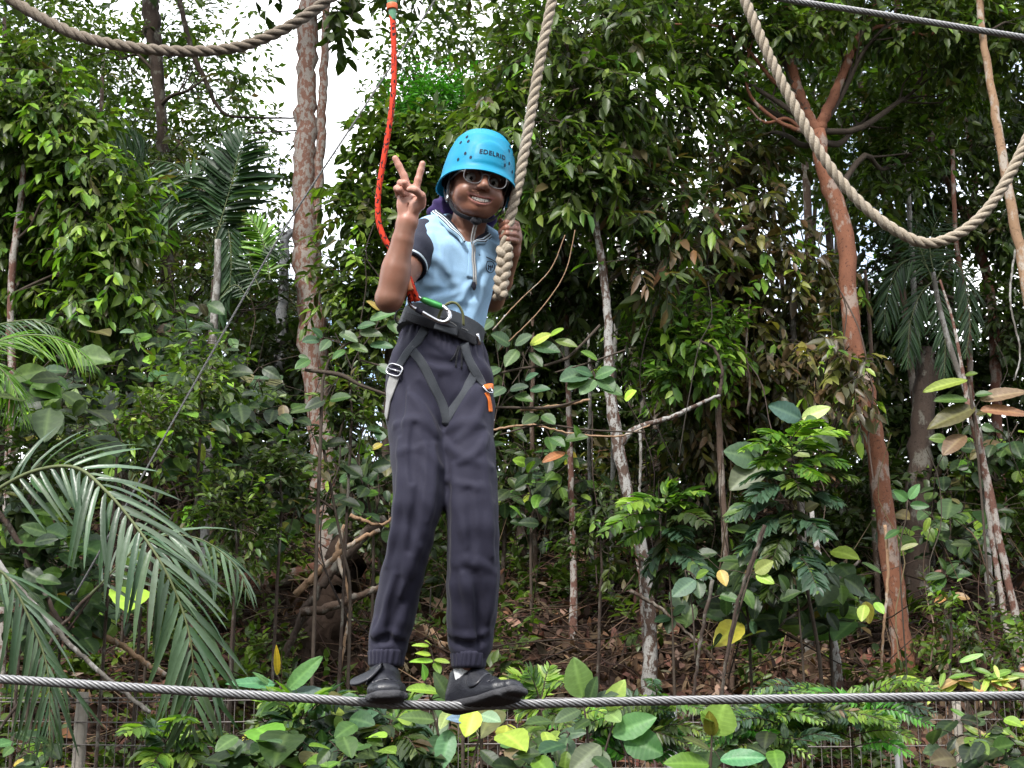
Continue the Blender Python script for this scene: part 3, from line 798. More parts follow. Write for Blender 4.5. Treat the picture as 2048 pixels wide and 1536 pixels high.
tree('tree', 'shaded dark tree low on the left slope behind the bushes', 'tree',
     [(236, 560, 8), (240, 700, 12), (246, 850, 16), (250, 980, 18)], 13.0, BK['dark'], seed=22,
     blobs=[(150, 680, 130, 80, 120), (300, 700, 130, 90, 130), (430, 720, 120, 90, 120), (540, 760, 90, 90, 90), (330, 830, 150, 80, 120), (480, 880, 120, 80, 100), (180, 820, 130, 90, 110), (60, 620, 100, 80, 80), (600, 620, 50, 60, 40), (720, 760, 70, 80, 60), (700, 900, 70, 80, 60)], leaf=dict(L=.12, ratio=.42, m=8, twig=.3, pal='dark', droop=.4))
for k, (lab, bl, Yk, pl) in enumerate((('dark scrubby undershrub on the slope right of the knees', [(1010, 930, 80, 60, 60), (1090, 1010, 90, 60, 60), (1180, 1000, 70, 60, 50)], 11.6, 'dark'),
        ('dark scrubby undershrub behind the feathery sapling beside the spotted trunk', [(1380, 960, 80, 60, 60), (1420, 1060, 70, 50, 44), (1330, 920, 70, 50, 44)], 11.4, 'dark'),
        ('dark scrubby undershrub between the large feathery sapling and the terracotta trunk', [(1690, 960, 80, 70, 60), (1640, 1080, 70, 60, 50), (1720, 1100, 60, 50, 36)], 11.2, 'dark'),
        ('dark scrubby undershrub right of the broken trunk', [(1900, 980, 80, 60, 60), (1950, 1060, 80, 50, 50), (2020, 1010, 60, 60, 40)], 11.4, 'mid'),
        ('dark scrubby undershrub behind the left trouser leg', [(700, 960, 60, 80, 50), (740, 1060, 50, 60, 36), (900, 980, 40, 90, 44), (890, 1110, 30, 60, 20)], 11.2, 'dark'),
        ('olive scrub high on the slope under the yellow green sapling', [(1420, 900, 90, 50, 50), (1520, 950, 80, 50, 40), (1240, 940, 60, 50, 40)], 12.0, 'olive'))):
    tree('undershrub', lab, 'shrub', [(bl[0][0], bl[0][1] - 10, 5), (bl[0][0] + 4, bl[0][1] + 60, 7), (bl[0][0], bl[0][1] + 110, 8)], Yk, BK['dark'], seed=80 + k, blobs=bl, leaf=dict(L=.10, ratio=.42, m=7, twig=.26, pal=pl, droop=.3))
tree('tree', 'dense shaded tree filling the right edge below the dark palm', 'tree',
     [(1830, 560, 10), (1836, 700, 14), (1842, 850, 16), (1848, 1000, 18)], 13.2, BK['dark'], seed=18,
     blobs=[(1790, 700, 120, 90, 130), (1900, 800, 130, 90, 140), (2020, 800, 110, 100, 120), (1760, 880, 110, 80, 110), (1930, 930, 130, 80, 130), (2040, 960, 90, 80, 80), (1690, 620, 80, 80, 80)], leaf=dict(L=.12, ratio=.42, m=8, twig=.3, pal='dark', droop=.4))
# broken dead trunk
st = tree('tree_stump', 'tall dark broken trunk with a jagged top standing behind the terracotta tree', 'tree stump',
     [(1852, 694, 26), (1853, 720, 36), (1850, 780, 42), (1844, 880, 46), (1836, 990, 46), (1830, 1100, 52)], 11.2, BK['dark'], seed=19,
     stems=[[(1856, 790, 30), (1874, 745, 26), (1888, 700, 18)], [(1842, 740, 14), (1838, 700, 9), (1836, 686, 3)], [(1862, 730, 12), (1866, 700, 8), (1868, 688, 3)]])

# ------------------------------------------------------------------ fronds, palms, compound leaves
def frond(lm, tm, pts, nl, ll, ratio, rng, pal, tpl='lance', ang=55, droop=.2, side=None, prof=None, rach=.006, start=.08, jit=.06, flat=.6):
    """rachis through 3-D points pts with paired leaflets; ll = longest leaflet (m)"""
    q = spline(np.array(pts), 60); t, _, _ = frames(q)
    tube(tm, q, np.linspace(rach, rach * .3, 60), 6, cap=False)
    s = np.linspace(start, .995, nl)
    idx = (s * 59)
    pos = np.stack([np.interp(idx, np.arange(60), q[:, k]) for k in range(3)], 1); tt = nrm(np.stack([np.interp(idx, np.arange(60), t[:, k]) for k in range(3)], 1))
    up = UPV if side is None else np.asarray(side, float)
    sd = nrm(np.cross(tt, up)); nn = np.cross(sd, tt)
    pr = (np.sin(np.pi * np.clip(s * .92 + .10, 0, 1)) ** .6) if prof is None else np.interp(s, *prof)
    for sg in (-1, 1):
        a = R(ang) * (1 - .45 * s) + rng.normal(0, jit, nl)
        d = tt * np.cos(a)[:, None] + sd * (sg * np.sin(a))[:, None] + nn * rng.normal(.05, jit, nl)[:, None] - UPV * (droop * rng.uniform(.6, 1.4, nl))[:, None]
        n_ = nn * flat + UPV * (1 - flat) + rng.normal(0, .18, (nl, 3))
        L_ = ll * pr * rng.uniform(.85, 1.12, nl)
        add_leaves(lm, tpl, pos, d, n_, L_, L_ * ratio if np.ndim(ratio) == 0 else ratio, pick(rng, PAL[pal], nl, .12))
def px_pts(pts, Y): return [P(a, c, Y + (d[0] if d else 0)) for a, c, *d in pts]
def frond_plant(name, label, cat, base, fronds, Y, seed, pal, group=None, lmat='leaf', stem=None, **kw):
    rng = np.random.default_rng(seed + 500)
    bp = P(*base, Y); root = empty(name, (bp[0], bp[1], gz(bp[0], bp[1])), label, cat, group)
    lm, tm = MB(), MB()
    for f in fronds:
        opt = {**dict(nl=30, ll=.4, ratio=.08, pal=pal), **kw}
        if isinstance(f, dict): f = dict(f); pts = f.pop('pts'); opt.update(f)
        else: pts = f
        frond(lm, tm, px_pts(pts, Y), rng=rng, **opt)
    if stem:
        q = trunk_path(stem, Y); s = spline(q, 40)
        mb = MB(); tube(mb, s[:, :3], s[:, 3], 10, bump=.03, rng=rng); mb.build('trunk', BK['grey'], root)
    lm.build('crown', M[lmat], root, smooth=False)
    tm.build('stalks', M['stalk'], root)
    return root
M['stalk'] = plain('green_stalk', (.10, .12, .05), .6, .3, nscale=30, namt=.3)
# big grey green fronds arching in from the left
frond_plant('palm', 'large grey green palm frond arching down at the lower left', 'palm', (-60, 1100),
    [dict(pts=[(-40, 1000, .1), (60, 945, .05), (150, 935, 0), (215, 985, -.1), (270, 1050, -.15), (325, 1130, -.2), (365, 1220, -.2), (385, 1310, -.2), (385, 1420, -.15), (375, 1500, -.1)], nl=36, ll=.37, ratio=.070, ang=56, droop=.30, tpl='strap', rach=.009, side=(.1, -.95, .3), prof=([0, .15, .4, .75, 1], [.55, .8, 1, .95, .6])),
     dict(pts=[(-60, 1120, .5), (10, 1150, .5), (60, 1240, .5), (95, 1340, .5), (100, 1480, .5)], nl=22, ll=.42, ratio=.045, ang=40, droop=.5, tpl='strap', rach=.007, side=(.2, -.8, .5)),
     dict(pts=[(180, 1190, .4), (290, 1085, .4), (390, 1075, .4), (470, 1130, .4), (500, 1200, .4)], nl=18, ll=.30, ratio=.07, ang=50, droop=.5, tpl='strap', rach=.005, side=(.2, -.7, .6))], 5.6, 1, 'palm', lmat='palm_gloss')
frond_plant('palm', 'bright green palm fronds poking in at the left edge, halfway down', 'palm', (-80, 800),
    [dict(pts=[(-120, 760), (-20, 690), (70, 670), (140, 690), (200, 740)], nl=36, ll=0.255, ratio=.055, ang=40, droop=.25, tpl='strap', side=(.1, -.6, .8)),
     dict(pts=[(-120, 720, .2), (-30, 660, .2), (60, 640, .2), (120, 660, .2)], nl=26, ll=0.238, ratio=.055, ang=45, droop=.3, tpl='strap', pal='palm', side=(.1, -.5, .8)),
     dict(pts=[(-120, 780, -.1), (-40, 720, -.1), (20, 760, -.1), (50, 850, -.1)], nl=26, ll=0.238, ratio=.055, ang=45, droop=.4, tpl='strap', side=(.1, -.6, .7))], 6.6, 2, 'palmlime')
frond_plant('palm', 'small dark feather palm left of the pinkish trunk, one frond yellow green', 'palm', (430, 700),
    [dict(pts=[(430, 480), (445, 430), (465, 360), (480, 300), (495, 262)], nl=30, ll=0.419, ratio=0.209, ang=62, droop=0.15, side=(.05, -1, .1)),
     dict(pts=[(435, 470), (400, 415), (350, 400), (310, 440), (295, 500)], nl=30, ll=0.338, ratio=0.132, ang=60, droop=0.36, side=(.05, -.9, .4)),
     dict(pts=[(440, 470), (450, 440), (460, 480), (462, 540), (455, 600)], nl=26, ll=0.283, ratio=0.154, ang=60, droop=0.30, side=(.05, -.9, .2)),
     dict(pts=[(440, 465), (400, 380), (350, 330), (300, 320)], nl=28, ll=0.338, ratio=0.132, ang=55, droop=0.54, side=(.05, -.8, .5)),
     dict(pts=[(445, 460), (420, 410), (420, 360), (400, 330)], nl=26, ll=0.325, ratio=0.132, ang=60, droop=0.42, side=(.05, -.9, .4)),
     dict(pts=[(540, 560), (528, 490), (510, 450), (485, 424)], nl=26, ll=0.230, ratio=0.196, ang=55, droop=0.21, pal='palmlime', side=(.05, -1, .2)),
     dict(pts=[(520, 580), (500, 520), (540, 490), (570, 520)], nl=24, ll=0.216, ratio=0.139, ang=55, droop=0.36, side=(.05, -.9, .3)),
     dict(pts=[(500, 600), (470, 570), (440, 600), (425, 660)], nl=24, ll=0.230, ratio=0.139, ang=55, droop=0.36, side=(.05, -.9, .3))],
    11.6, 3, 'palmdark', tpl='lance', stem=[(436, 480, 14), (434, 560, 15), (428, 640, 16), (426, 700, 17)], lmat='leaf_gloss')
frond_plant('palm', 'grey drooping palm fronds high among the upper left canopy', 'palm', (240, 420),
    [dict(pts=[(170, 275), (215, 250), (265, 255), (300, 290)], nl=30, ll=.55, ratio=.07, ang=50, droop=1.2), dict(pts=[(180, 340), (220, 315), (260, 320), (285, 350)], nl=28, ll=.5, ratio=.07, ang=50, droop=1.2),
     dict(pts=[(240, 300), (280, 330), (320, 370), (330, 430)], nl=26, ll=.45, ratio=.07, ang=50, droop=1.0)], 14.0, 4, 'palm', tpl='lance')
frond_plant('palm', 'dark feather palm on a thin white stem under the U rope', 'palm', (1960, 900),
    [dict(pts=[(1872, 560), (1900, 520), (1930, 560), (1940, 640), (1930, 720)], nl=34, ll=0.277, ratio=.085, ang=62, droop=.55, side=(0, -.9, .4)),
     dict(pts=[(1868, 560), (1840, 520), (1800, 530), (1775, 590), (1765, 680)], nl=34, ll=0.277, ratio=.085, ang=62, droop=.6, side=(0, -.9, .4)),
     dict(pts=[(1870, 555), (1860, 500), (1870, 450), (1900, 410)], nl=30, ll=0.238, ratio=.085, ang=58, droop=.4, side=(0, -.9, .3)),
     dict(pts=[(1865, 560), (1830, 480), (1790, 455), (1740, 470)], nl=30, ll=0.251, ratio=.085, ang=58, droop=.6, side=(0, -.9, .4)),
     dict(pts=[(1872, 560), (1880, 610), (1890, 680), (1888, 760)], nl=30, ll=0.251, ratio=.085, ang=60, droop=.5, side=(0, -.9, .3)),
     dict(pts=[(1868, 560), (1840, 590), (1820, 650), (1815, 740)], nl=30, ll=0.264, ratio=.085, ang=60, droop=.5, side=(0, -.9, .3))],
    11.0, 5, 'palmdark', tpl='lance', stem=[(1866, 545, 10), (1880, 620, 11), (1905, 710, 12), (1935, 790, 13), (1955, 850, 14), (1968, 960, 15), (1974, 1100, 16)], lmat='leaf_gloss')
frond_plant('palm', 'grey palm frond catching the light near the upper right trunks', 'palm', (1850, 300),
    [dict(pts=[(1810, 180), (1850, 165), (1900, 180), (1960, 215)], nl=30, ll=0.224, ratio=.085, ang=55, droop=.5, side=(0, -.7, .6)), dict(pts=[(1800, 185), (1760, 150), (1730, 100), (1735, 60)], nl=26, ll=0.224, ratio=.085, ang=55, droop=.5, side=(0, -.9, .3))], 11.6, 6, 'palm', tpl='lance', lmat='leaf_gloss',
    stem=[(1806, 186, 9), (1812, 300, 10), (1822, 480, 11), (1836, 700, 12)])
# fallen dead frond on the slope
rngd = np.random.default_rng(77)
lm, tm = MB(), MB()
dY = gpx(500, 1080)
frond(lm, tm, [P(430, 1050, dY - .1), P(490, 1045, dY), P(545, 1070, dY), P(590, 1110, dY)], 34, .42, .06, rngd, 'straw', 'strap', 55, .35, side=(0, -.8, .5), rach=.008)
frond(lm, tm, [P(420, 1120, dY - .2), P(490, 1085, dY - .1), P(560, 1080, dY - .1)], 26, .34, .06, rngd, 'straw', 'strap', 50, .2, side=(0, -.8, .5), rach=.008)
df = empty('fallen_frond', P(500, 1085, dY), 'dead straw coloured palm frond lying on the slope left of the person', 'dead frond')
lm.build('leaflets', M['litter'], df, smooth=False); tm.build('stalk', M['twig_pale'], df)

# ------------------------------------------------------------------ broad leaved plants, leaf by leaf
def hero(lm, b_, t_, Y, wr=.6, pal='teal', face=.55, dY=-.06, col=None, rng=None, veins=9, cup=.10, curl=.12, tilt=0.0):
    """one big ribbed leaf from base pixel b_ to tip pixel t_"""
    A = P(*b_, Y); B = P(*t_, Y + dY)
    d = B - A; L = np.linalg.norm(d); d = d / L
    v = -nrm(A - [0, 0, CAM_Z]); n = v * face + UPV * (1 - face) + np.array([tilt, 0, 0]); n = nrm(n - d * np.dot(n, d)); s = np.cross(d, n)
    nt, na = 4 * veins + 1, 9
    t = np.linspace(0, 1, nt)[:, None]; a = np.linspace(-1, 1, na)[None]
    w = (np.sin(np.pi * np.clip(t, 0.0, 1) ** .85) ** .72) * wr * .5 * (1 + .025 * np.sin(t * 31 + (rng.random() * 6)))
    ph = (t * veins - np.abs(a) * 1.1)
    rib = (np.abs((ph % 1) - .5) * 2)
    z = cup * np.abs(a) * w * 2 - curl * t ** 2 + rib * .010 * (1 - t * .5) * np.abs(a) ** .3 + .02 * np.sin(5 * t + 2 * a + rng.random() * 6) * np.abs(a)
    V = A + (t * np.ones_like(a))[..., None] * d * L + (a * w)[..., None] * s * L + (z + 0 * a)[..., None] * n * L
    base = col if col is not None else pick(rng, PAL[pal], 1, .15)[0]
    vein = np.clip(1 - np.abs((ph % 1) - .0) * 7, 0, 1) * .35 + np.clip(1 - np.abs((ph % 1) - 1.0) * 7, 0, 1) * .35
    vein = np.maximum(vein, (np.abs(a) < .1) * .7 * np.ones_like(t))
    C = np.array(base)[None, None] * (1 - vein[..., None]) + np.clip(np.array(base) * 1.5 + [.05, .06, .02], 0, .8)[None, None] * vein[..., None]
    i = np.arange(nt - 1)[:, None] * na; j = np.arange(na - 1)[None]
    lm.add(V.reshape(-1, 3), np.stack([i + j, i + j + 1, i + na + j + 1, i + na + j], -1).reshape(-1, 4), None, C.reshape(-1, 3))
TEAL, LIME, YEL, DK, OLV = (.056, .105, .050), (.27, .40, .05), (.42, .38, .05), (.017, .036, .012), (.11, .09, .04)
GRN, MID = (.10, .19, .025), (.048, .092, .026)
def leaf_plant(name, label, cat, Y, stems, leaves, seed, group=None, extra=None, stem_w=9):
    stems = [[(a, c, (w or stem_w) * (.62 if i_ > 1 or c > 1000 else .85)) for i_, (a, c, w) in enumerate(st)] for st in stems]
    rng = np.random.default_rng(seed + 900)
    bx, by = stems[0][-1][:2]; bp = P(bx, by, Y)
    root = empty(name, (bp[0], bp[1], gz(bp[0], bp[1])), label, cat, group)
    mb, lm = MB(), MB()
    for st in stems:
        q = np.array([np.r_[P(a, c, Y), (w if w else stem_w) / 2 * Y / FPX] for a, c, w in st])
        if st is stems[0]:
            e = q[-1].copy(); e[2] = min(gz(e[0], e[1]) - .05, e[2] - .02); q = np.vstack([q, e])
        s = spline(q, 26); tube(mb, s[:, :3], s[:, 3], 7, bump=.05, rng=rng)
    for lf in leaves:
        (b_, t_, wr, col), kw = lf[:4], (lf[4] if len(lf) > 4 else {})
        hero(lm, b_, t_, Y + kw.get('dy', 0), wr, col=np.clip(np.array(col) * rng.lognormal(0, .22) * rng.lognormal(0, .10, 3), .004, .85), rng=rng, **{k: v for k, v in kw.items() if k != 'dy'})
        a = P(*b_, Y + kw.get('dy', 0)); cand = np.concatenate([np.array([P(x, y, Y) for x, y, _ in st]) for st in stems])
        nr = cand[np.argmin(np.linalg.norm(cand - a, axis=1))]
        if np.linalg.norm(nr - a) < .5: tube(mb, spline(np.array([nr, (nr + a) / 2 + [0, 0, .01], a]), 6), .0022, 5, cap=False)
    if extra: extra(lm, mb, rng)
    if lm.n: lm.build('leaves', M['leaf_gloss'], root)
    mb.build('stem', M['twig'], root)
    return root
leaf_plant('shrub', 'shrub with broad blue green leaves on bare pale branches right of the hips', 'shrub', 7.6,
    [[(1000, 745, 8), (1060, 735, 9), (1130, 720, 8), (1200, 650, 6)][::-1] + [(940, 800, 10), (930, 1000, 12)], [(1160, 800, 5), (1100, 815, 7), (1000, 815, 9), (940, 815, 10)], [(1250, 700, 4), (1180, 725, 5), (1110, 745, 6)], [(1290, 865, 4), (1180, 860, 5), (1080, 850, 6), (1000, 870, 6)]],
    [((1020, 690), (985, 665), .8, TEAL), ((1030, 690), (1062, 668), .7, TEAL), ((1035, 700), (1010, 730), .6, MID), ((1060, 690), (1100, 665), .55, LIME), ((1065, 690), (1120, 700), .55, TEAL), ((1100, 672), (1125, 655), .5, LIME), ((1110, 680), (1155, 690), .4, GRN), ((1060, 705), (1085, 730), .5, MID),
     ((1180, 745), (1120, 755), .75, TEAL), ((1185, 750), (1150, 735), .6, TEAL), ((1190, 755), (1230, 735), .7, TEAL), ((1190, 760), (1160, 785), .7, TEAL), ((1195, 765), (1245, 785), .55, MID), ((1200, 755), (1228, 780), .8, TEAL), ((1175, 750), (1135, 775), .6, MID), ((1195, 720), (1165, 700), .5, GRN),
     ((1010, 775), (980, 790), .7, TEAL), ((1020, 780), (1055, 770), .6, TEAL), ((1030, 790), (1065, 800), .55, MID), ((1050, 760), (1075, 745), .55, TEAL), ((1060, 780), (1100, 775), .5, TEAL), ((1085, 830), (1110, 845), .7, TEAL), ((1075, 830), (1045, 845), .7, MID), ((1100, 875), (1130, 890), .6, MID), ((1130, 880), (1175, 870), .5, MID), ((1000, 735), (970, 750), .6, TEAL),
     ((1130, 905), (1085, 920), .42, (.30, .13, .05)), ((1160, 880), (1150, 850), .5, GRN), ((985, 640), (960, 660), .6, TEAL), ((1250, 800), (1270, 780), .8, LIME)], 1)
leaf_plant('shrub', 'shrub with blue green leaves spreading from the pinkish trunk to the right of the waist', 'shrub', 8.2,
    [[(800, 640, 4), (740, 665, 6), (690, 690, 8), (650, 740, 10), (640, 900, 12)], [(610, 740, 8), (680, 750, 12), (720, 770, 12), (790, 795, 9)], [(720, 720, 5), (780, 735, 5), (830, 730, 4)]],
    [((640, 680), (605, 680), .7, TEAL), ((645, 675), (625, 655), .7, TEAL), ((660, 680), (640, 700), .6, TEAL), ((680, 665), (715, 680), .55, TEAL), ((690, 660), (675, 640), .55, TEAL), ((715, 655), (750, 645), .5, TEAL), ((720, 665), (765, 668), .5, TEAL), ((700, 690), (735, 700), .5, MID), ((690, 700), (665, 715), .5, MID), ((740, 640), (790, 622), .42, TEAL), ((770, 615), (800, 600), .5, LIME), ((780, 640), (795, 665), .6, MID), ((740, 690), (785, 690), .5, TEAL), ((755, 730), (790, 750), .5, TEAL), ((620, 720), (590, 735), .6, MID), ((650, 800), (610, 815), .6, DK), ((660, 800), (700, 790), .6, MID), ((760, 620), (735, 600), .5, (.4, .38, .08))], 2)
leaf_plant('shrub', 'shrub with hanging dark broad leaves in front of the base of the pinkish trunk', 'shrub', 8.6,
    [[(640, 860, 5), (655, 940, 8), (670, 1020, 9), (690, 1120, 10), (700, 1200, 11)], [(600, 990, 5), (640, 1000, 7), (668, 1020, 8)], [(690, 830, 6), (672, 900, 8)]],
    [((585, 885), (600, 935), .7, DK), ((600, 900), (575, 870), .6, MID), ((610, 1000), (560, 1010), .55, MID), ((600, 1010), (615, 985), .6, TEAL), ((590, 970), (555, 955), .6, MID), ((595, 960), (625, 945), .6, GRN), ((560, 1040), (520, 1050), .5, MID), ((610, 1030), (640, 1045), .6, TEAL), ((570, 1085), (540, 1110), .6, TEAL), ((575, 1080), (590, 1060), .7, MID), ((650, 890), (690, 880), .6, DK), ((655, 900), (630, 870), .5, MID), ((690, 930), (725, 950), .6, DK), ((680, 1000), (720, 1010), .5, DK), ((555, 1065), (575, 1045), .7, LIME), ((560, 870), (530, 860), .6, MID), ((640, 940), (660, 960), .5, OLV)], 3)
rngS = np.random.default_rng(31)
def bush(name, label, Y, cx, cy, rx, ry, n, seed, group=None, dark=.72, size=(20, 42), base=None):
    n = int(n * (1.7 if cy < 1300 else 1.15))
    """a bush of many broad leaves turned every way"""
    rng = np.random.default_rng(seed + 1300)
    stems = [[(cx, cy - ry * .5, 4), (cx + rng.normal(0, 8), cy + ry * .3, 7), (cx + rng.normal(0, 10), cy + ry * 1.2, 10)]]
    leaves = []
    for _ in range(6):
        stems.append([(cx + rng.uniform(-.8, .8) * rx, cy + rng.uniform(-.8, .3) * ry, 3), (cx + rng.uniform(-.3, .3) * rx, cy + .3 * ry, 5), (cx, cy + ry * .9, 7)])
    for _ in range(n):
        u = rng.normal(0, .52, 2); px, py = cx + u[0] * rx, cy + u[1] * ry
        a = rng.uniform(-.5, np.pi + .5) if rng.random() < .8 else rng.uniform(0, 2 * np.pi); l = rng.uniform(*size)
        pw = np.array([dark * 1.1, .32, .30 - dark * .30, .15, .07, .02, .04]); c = [DK, MID, TEAL, GRN, LIME, YEL, OLV][rng.choice(7, p=pw / pw.sum())]  # dark leaves carry shade, green and lime ones highlights, as leaf colour
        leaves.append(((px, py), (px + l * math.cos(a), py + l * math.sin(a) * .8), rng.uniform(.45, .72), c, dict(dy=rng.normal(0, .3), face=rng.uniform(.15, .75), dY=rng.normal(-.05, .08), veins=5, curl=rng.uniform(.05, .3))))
    return leaf_plant(name, label, 'bush', Y, stems, leaves, seed, group)
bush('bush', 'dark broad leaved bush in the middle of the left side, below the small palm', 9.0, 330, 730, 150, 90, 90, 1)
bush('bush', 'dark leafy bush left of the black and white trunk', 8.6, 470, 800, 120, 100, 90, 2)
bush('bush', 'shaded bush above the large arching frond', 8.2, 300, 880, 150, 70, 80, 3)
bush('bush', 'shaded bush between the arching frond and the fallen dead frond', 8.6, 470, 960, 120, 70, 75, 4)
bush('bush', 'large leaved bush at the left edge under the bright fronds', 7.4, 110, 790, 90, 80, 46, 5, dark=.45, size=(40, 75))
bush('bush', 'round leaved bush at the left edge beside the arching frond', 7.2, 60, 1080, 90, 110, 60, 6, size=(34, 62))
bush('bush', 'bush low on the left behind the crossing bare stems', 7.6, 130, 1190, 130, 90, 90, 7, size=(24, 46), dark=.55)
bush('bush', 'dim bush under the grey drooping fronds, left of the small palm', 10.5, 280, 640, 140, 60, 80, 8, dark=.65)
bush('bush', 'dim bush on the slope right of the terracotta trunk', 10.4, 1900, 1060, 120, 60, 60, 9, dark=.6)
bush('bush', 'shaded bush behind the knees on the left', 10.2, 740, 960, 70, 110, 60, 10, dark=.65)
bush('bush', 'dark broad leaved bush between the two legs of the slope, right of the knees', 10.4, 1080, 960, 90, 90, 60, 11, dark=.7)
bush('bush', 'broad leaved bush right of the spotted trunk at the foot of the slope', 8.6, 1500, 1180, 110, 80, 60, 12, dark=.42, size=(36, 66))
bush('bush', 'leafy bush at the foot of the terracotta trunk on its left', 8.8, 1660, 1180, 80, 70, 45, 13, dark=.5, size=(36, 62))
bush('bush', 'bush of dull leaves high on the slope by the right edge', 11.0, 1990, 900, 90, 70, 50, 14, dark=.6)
leaf_plant('climbing_plant', 'climber with long brownish green leaves on the thin stems at the right edge', 'climber', 9.2,
    [[(1940, 770, 6), (1946, 830, 8), (1955, 900, 8)]],
    [((1935, 760), (1848, 775), .3, (.2, .26, .05)), ((1930, 750), (1955, 745), .5, GRN), ((1935, 800), (1870, 795), .4, MID), ((1950, 815), (1855, 850), .42, OLV), ((1960, 820), (2060, 822), .34, (.30, .17, .09)), ((1960, 800), (2060, 775), .36, (.24, .19, .10)), ((1930, 870), (1885, 905), .6, (.16, .12, .06)), ((1950, 790), (1985, 785), .5, MID)], 20)
leaf_plant('sapling', 'sapling with two huge pale leaves held up above the feathery one', 'sapling', 8.3,
    [[(1600, 840, 6), (1602, 920, 8), (1596, 1000, 9), (1610, 1150, 11), (1640, 1330, 12)]],
    [((1602, 838), (1540, 808), .62, (.07, .15, .11), dict(face=.7)), ((1604, 838), (1660, 812), .5, (.30, .48, .14), dict(face=.7)), ((1605, 842), (1632, 835), .7, MID), ((1520, 920), (1450, 900), .75, TEAL, dict(face=.7)), ((1520, 915), (1500, 885), .7, TEAL), ((1525, 925), (1460, 975), .7, (.22, .26, .12), dict(face=.7)), ((1530, 930), (1570, 960), .6, MID), ((1510, 905), (1540, 870), .6, MID), ((1620, 860), (1680, 900), .6, DK), ((1500, 1010), (1450, 1040), .6, MID), ((1610, 1020), (1640, 1000), .9, OLV), ((1580, 900), (1620, 910), .6, (.2, .28, .08))], 21)
leaf_plant('sapling', 'three leaved pale seedling right of the terracotta trunk', 'sapling', 9.0,
    [[(1815, 1000, 4), (1812, 1040, 4), (1800, 1130, 5)]],
    [((1815, 1000), (1790, 982), .6, (.14, .3, .1), dict(face=.8)), ((1818, 998), (1838, 968), .55, (.13, .26, .12), dict(face=.8)), ((1820, 1010), (1858, 1012), .5, TEAL, dict(face=.8)), ((1800, 1100), (1835, 1085), .4, (.2, .22, .1)), ((1798, 1060), (1770, 1075), .4, MID)], 22)
leaf_plant('sapling', 'low rosette of broad leaves on the litter below the right edge trees', 'sapling', 9.6,
    [[(1890, 1130, 4), (1892, 1200, 5)], [(1915, 1255, 4), (1918, 1330, 5)]],
    [((1890, 1150), (1850, 1155), .5, TEAL), ((1892, 1148), (1915, 1125), .6, MID), ((1895, 1150), (1945, 1145), .5, TEAL), ((1890, 1155), (1860, 1185), .5, MID), ((1892, 1140), (1880, 1115), .5, MID), ((1915, 1255), (1885, 1240), .5, TEAL), ((1918, 1255), (1950, 1262), .5, TEAL), ((1916, 1252), (1930, 1225), .5, GRN), ((1895, 1190), (1870, 1205), .5, (.4, .2, .08)), ((1900, 1190), (1940, 1195), .5, (.24, .16, .07))], 23)
leaf_plant('sapling', 'low seedling with pale leaves against the spotted trunk base', 'sapling', 8.4,
    [[(1345, 1230, 4), (1345, 1290, 5)]],
    [((1340, 1235), (1310, 1240), .6, TEAL), ((1345, 1230), (1370, 1210), .6, TEAL), ((1345, 1235), (1335, 1265), .6, TEAL), ((1350, 1235), (1375, 1245), .6, (.16, .24, .08)), ((1342, 1232), (1335, 1215), .7, MID)], 24)
leaf_plant('sapling', 'thin leaning sapling with a few broad lit leaves right of the spotted trunk', 'sapling', 7.8,
    [[(1530, 1060, 4), (1500, 1150, 6), (1470, 1250, 7), (1450, 1340, 8), (1445, 1420, 9)], [(1370, 1140, 4), (1385, 1220, 5), (1390, 1320, 6)]],
    [((1510, 1145), (1545, 1122), .7, (.30, .42, .10), dict(face=.75)), ((1512, 1150), (1548, 1165), .55, LIME, dict(face=.7)), ((1390, 1160), (1345, 1190), .6, (.1, .18, .13), dict(face=.7)), ((1392, 1155), (1415, 1140), .7, GRN), ((1395, 1160), (1400, 1195), .7, TEAL), ((1440, 1140), (1452, 1170), .6, (.3, .3, .06)), ((1440, 1190), (1480, 1200), .6, MID), ((1560, 1200), (1600, 1180), .6, MID), ((1575, 1180), (1560, 1150), .7, MID), ((1730, 1210), (1722, 1240), .6, LIME), ((1750, 1205), (1768, 1225), .6, LIME)], 25)
# foot of the picture: big leaves lit from above, in front of the fence
leaf_plant('shrub', 'large ribbed leaves rising below the right shoe, lit yellow green', 'shrub', 5.2,
    [[(960, 1470, 7), (945, 1530, 9), (940, 1600, 10)], [(1020, 1500, 6), (980, 1560, 8)], [(860, 1400, 5), (880, 1480, 7), (920, 1570, 8)]],
    [((880, 1385), (815, 1372), .5, LIME, dict(face=.45)), ((850, 1360), (848, 1330), .5, (.16, .3, .08)), ((900, 1400), (870, 1345), .5, TEAL, dict(face=.7)), ((900, 1420), (880, 1455), .5, (.30, .36, .1)), ((950, 1420), (930, 1470), .75, (.42, .44, .06), dict(face=.6)), ((960, 1430), (1000, 1440), .6, (.20, .30, .16)), ((900, 1460), (880, 1540), .5, (.10, .22, .10), dict(face=.7)), ((880, 1470), (850, 1560), .55, (.08, .19, .07), dict(face=.7)), ((1000, 1490), (1050, 1465), .5, (.12, .24, .09), dict(face=.7)), ((1010, 1500), (1050, 1510), .7, (.22, .18, .09), dict(face=.7)), ((960, 1500), (1010, 1540), .4, DK), ((870, 1440), (800, 1430), .45, (.12, .16, .06)), ((930, 1440), (895, 1435), .5, (.10, .22, .25))], 30)
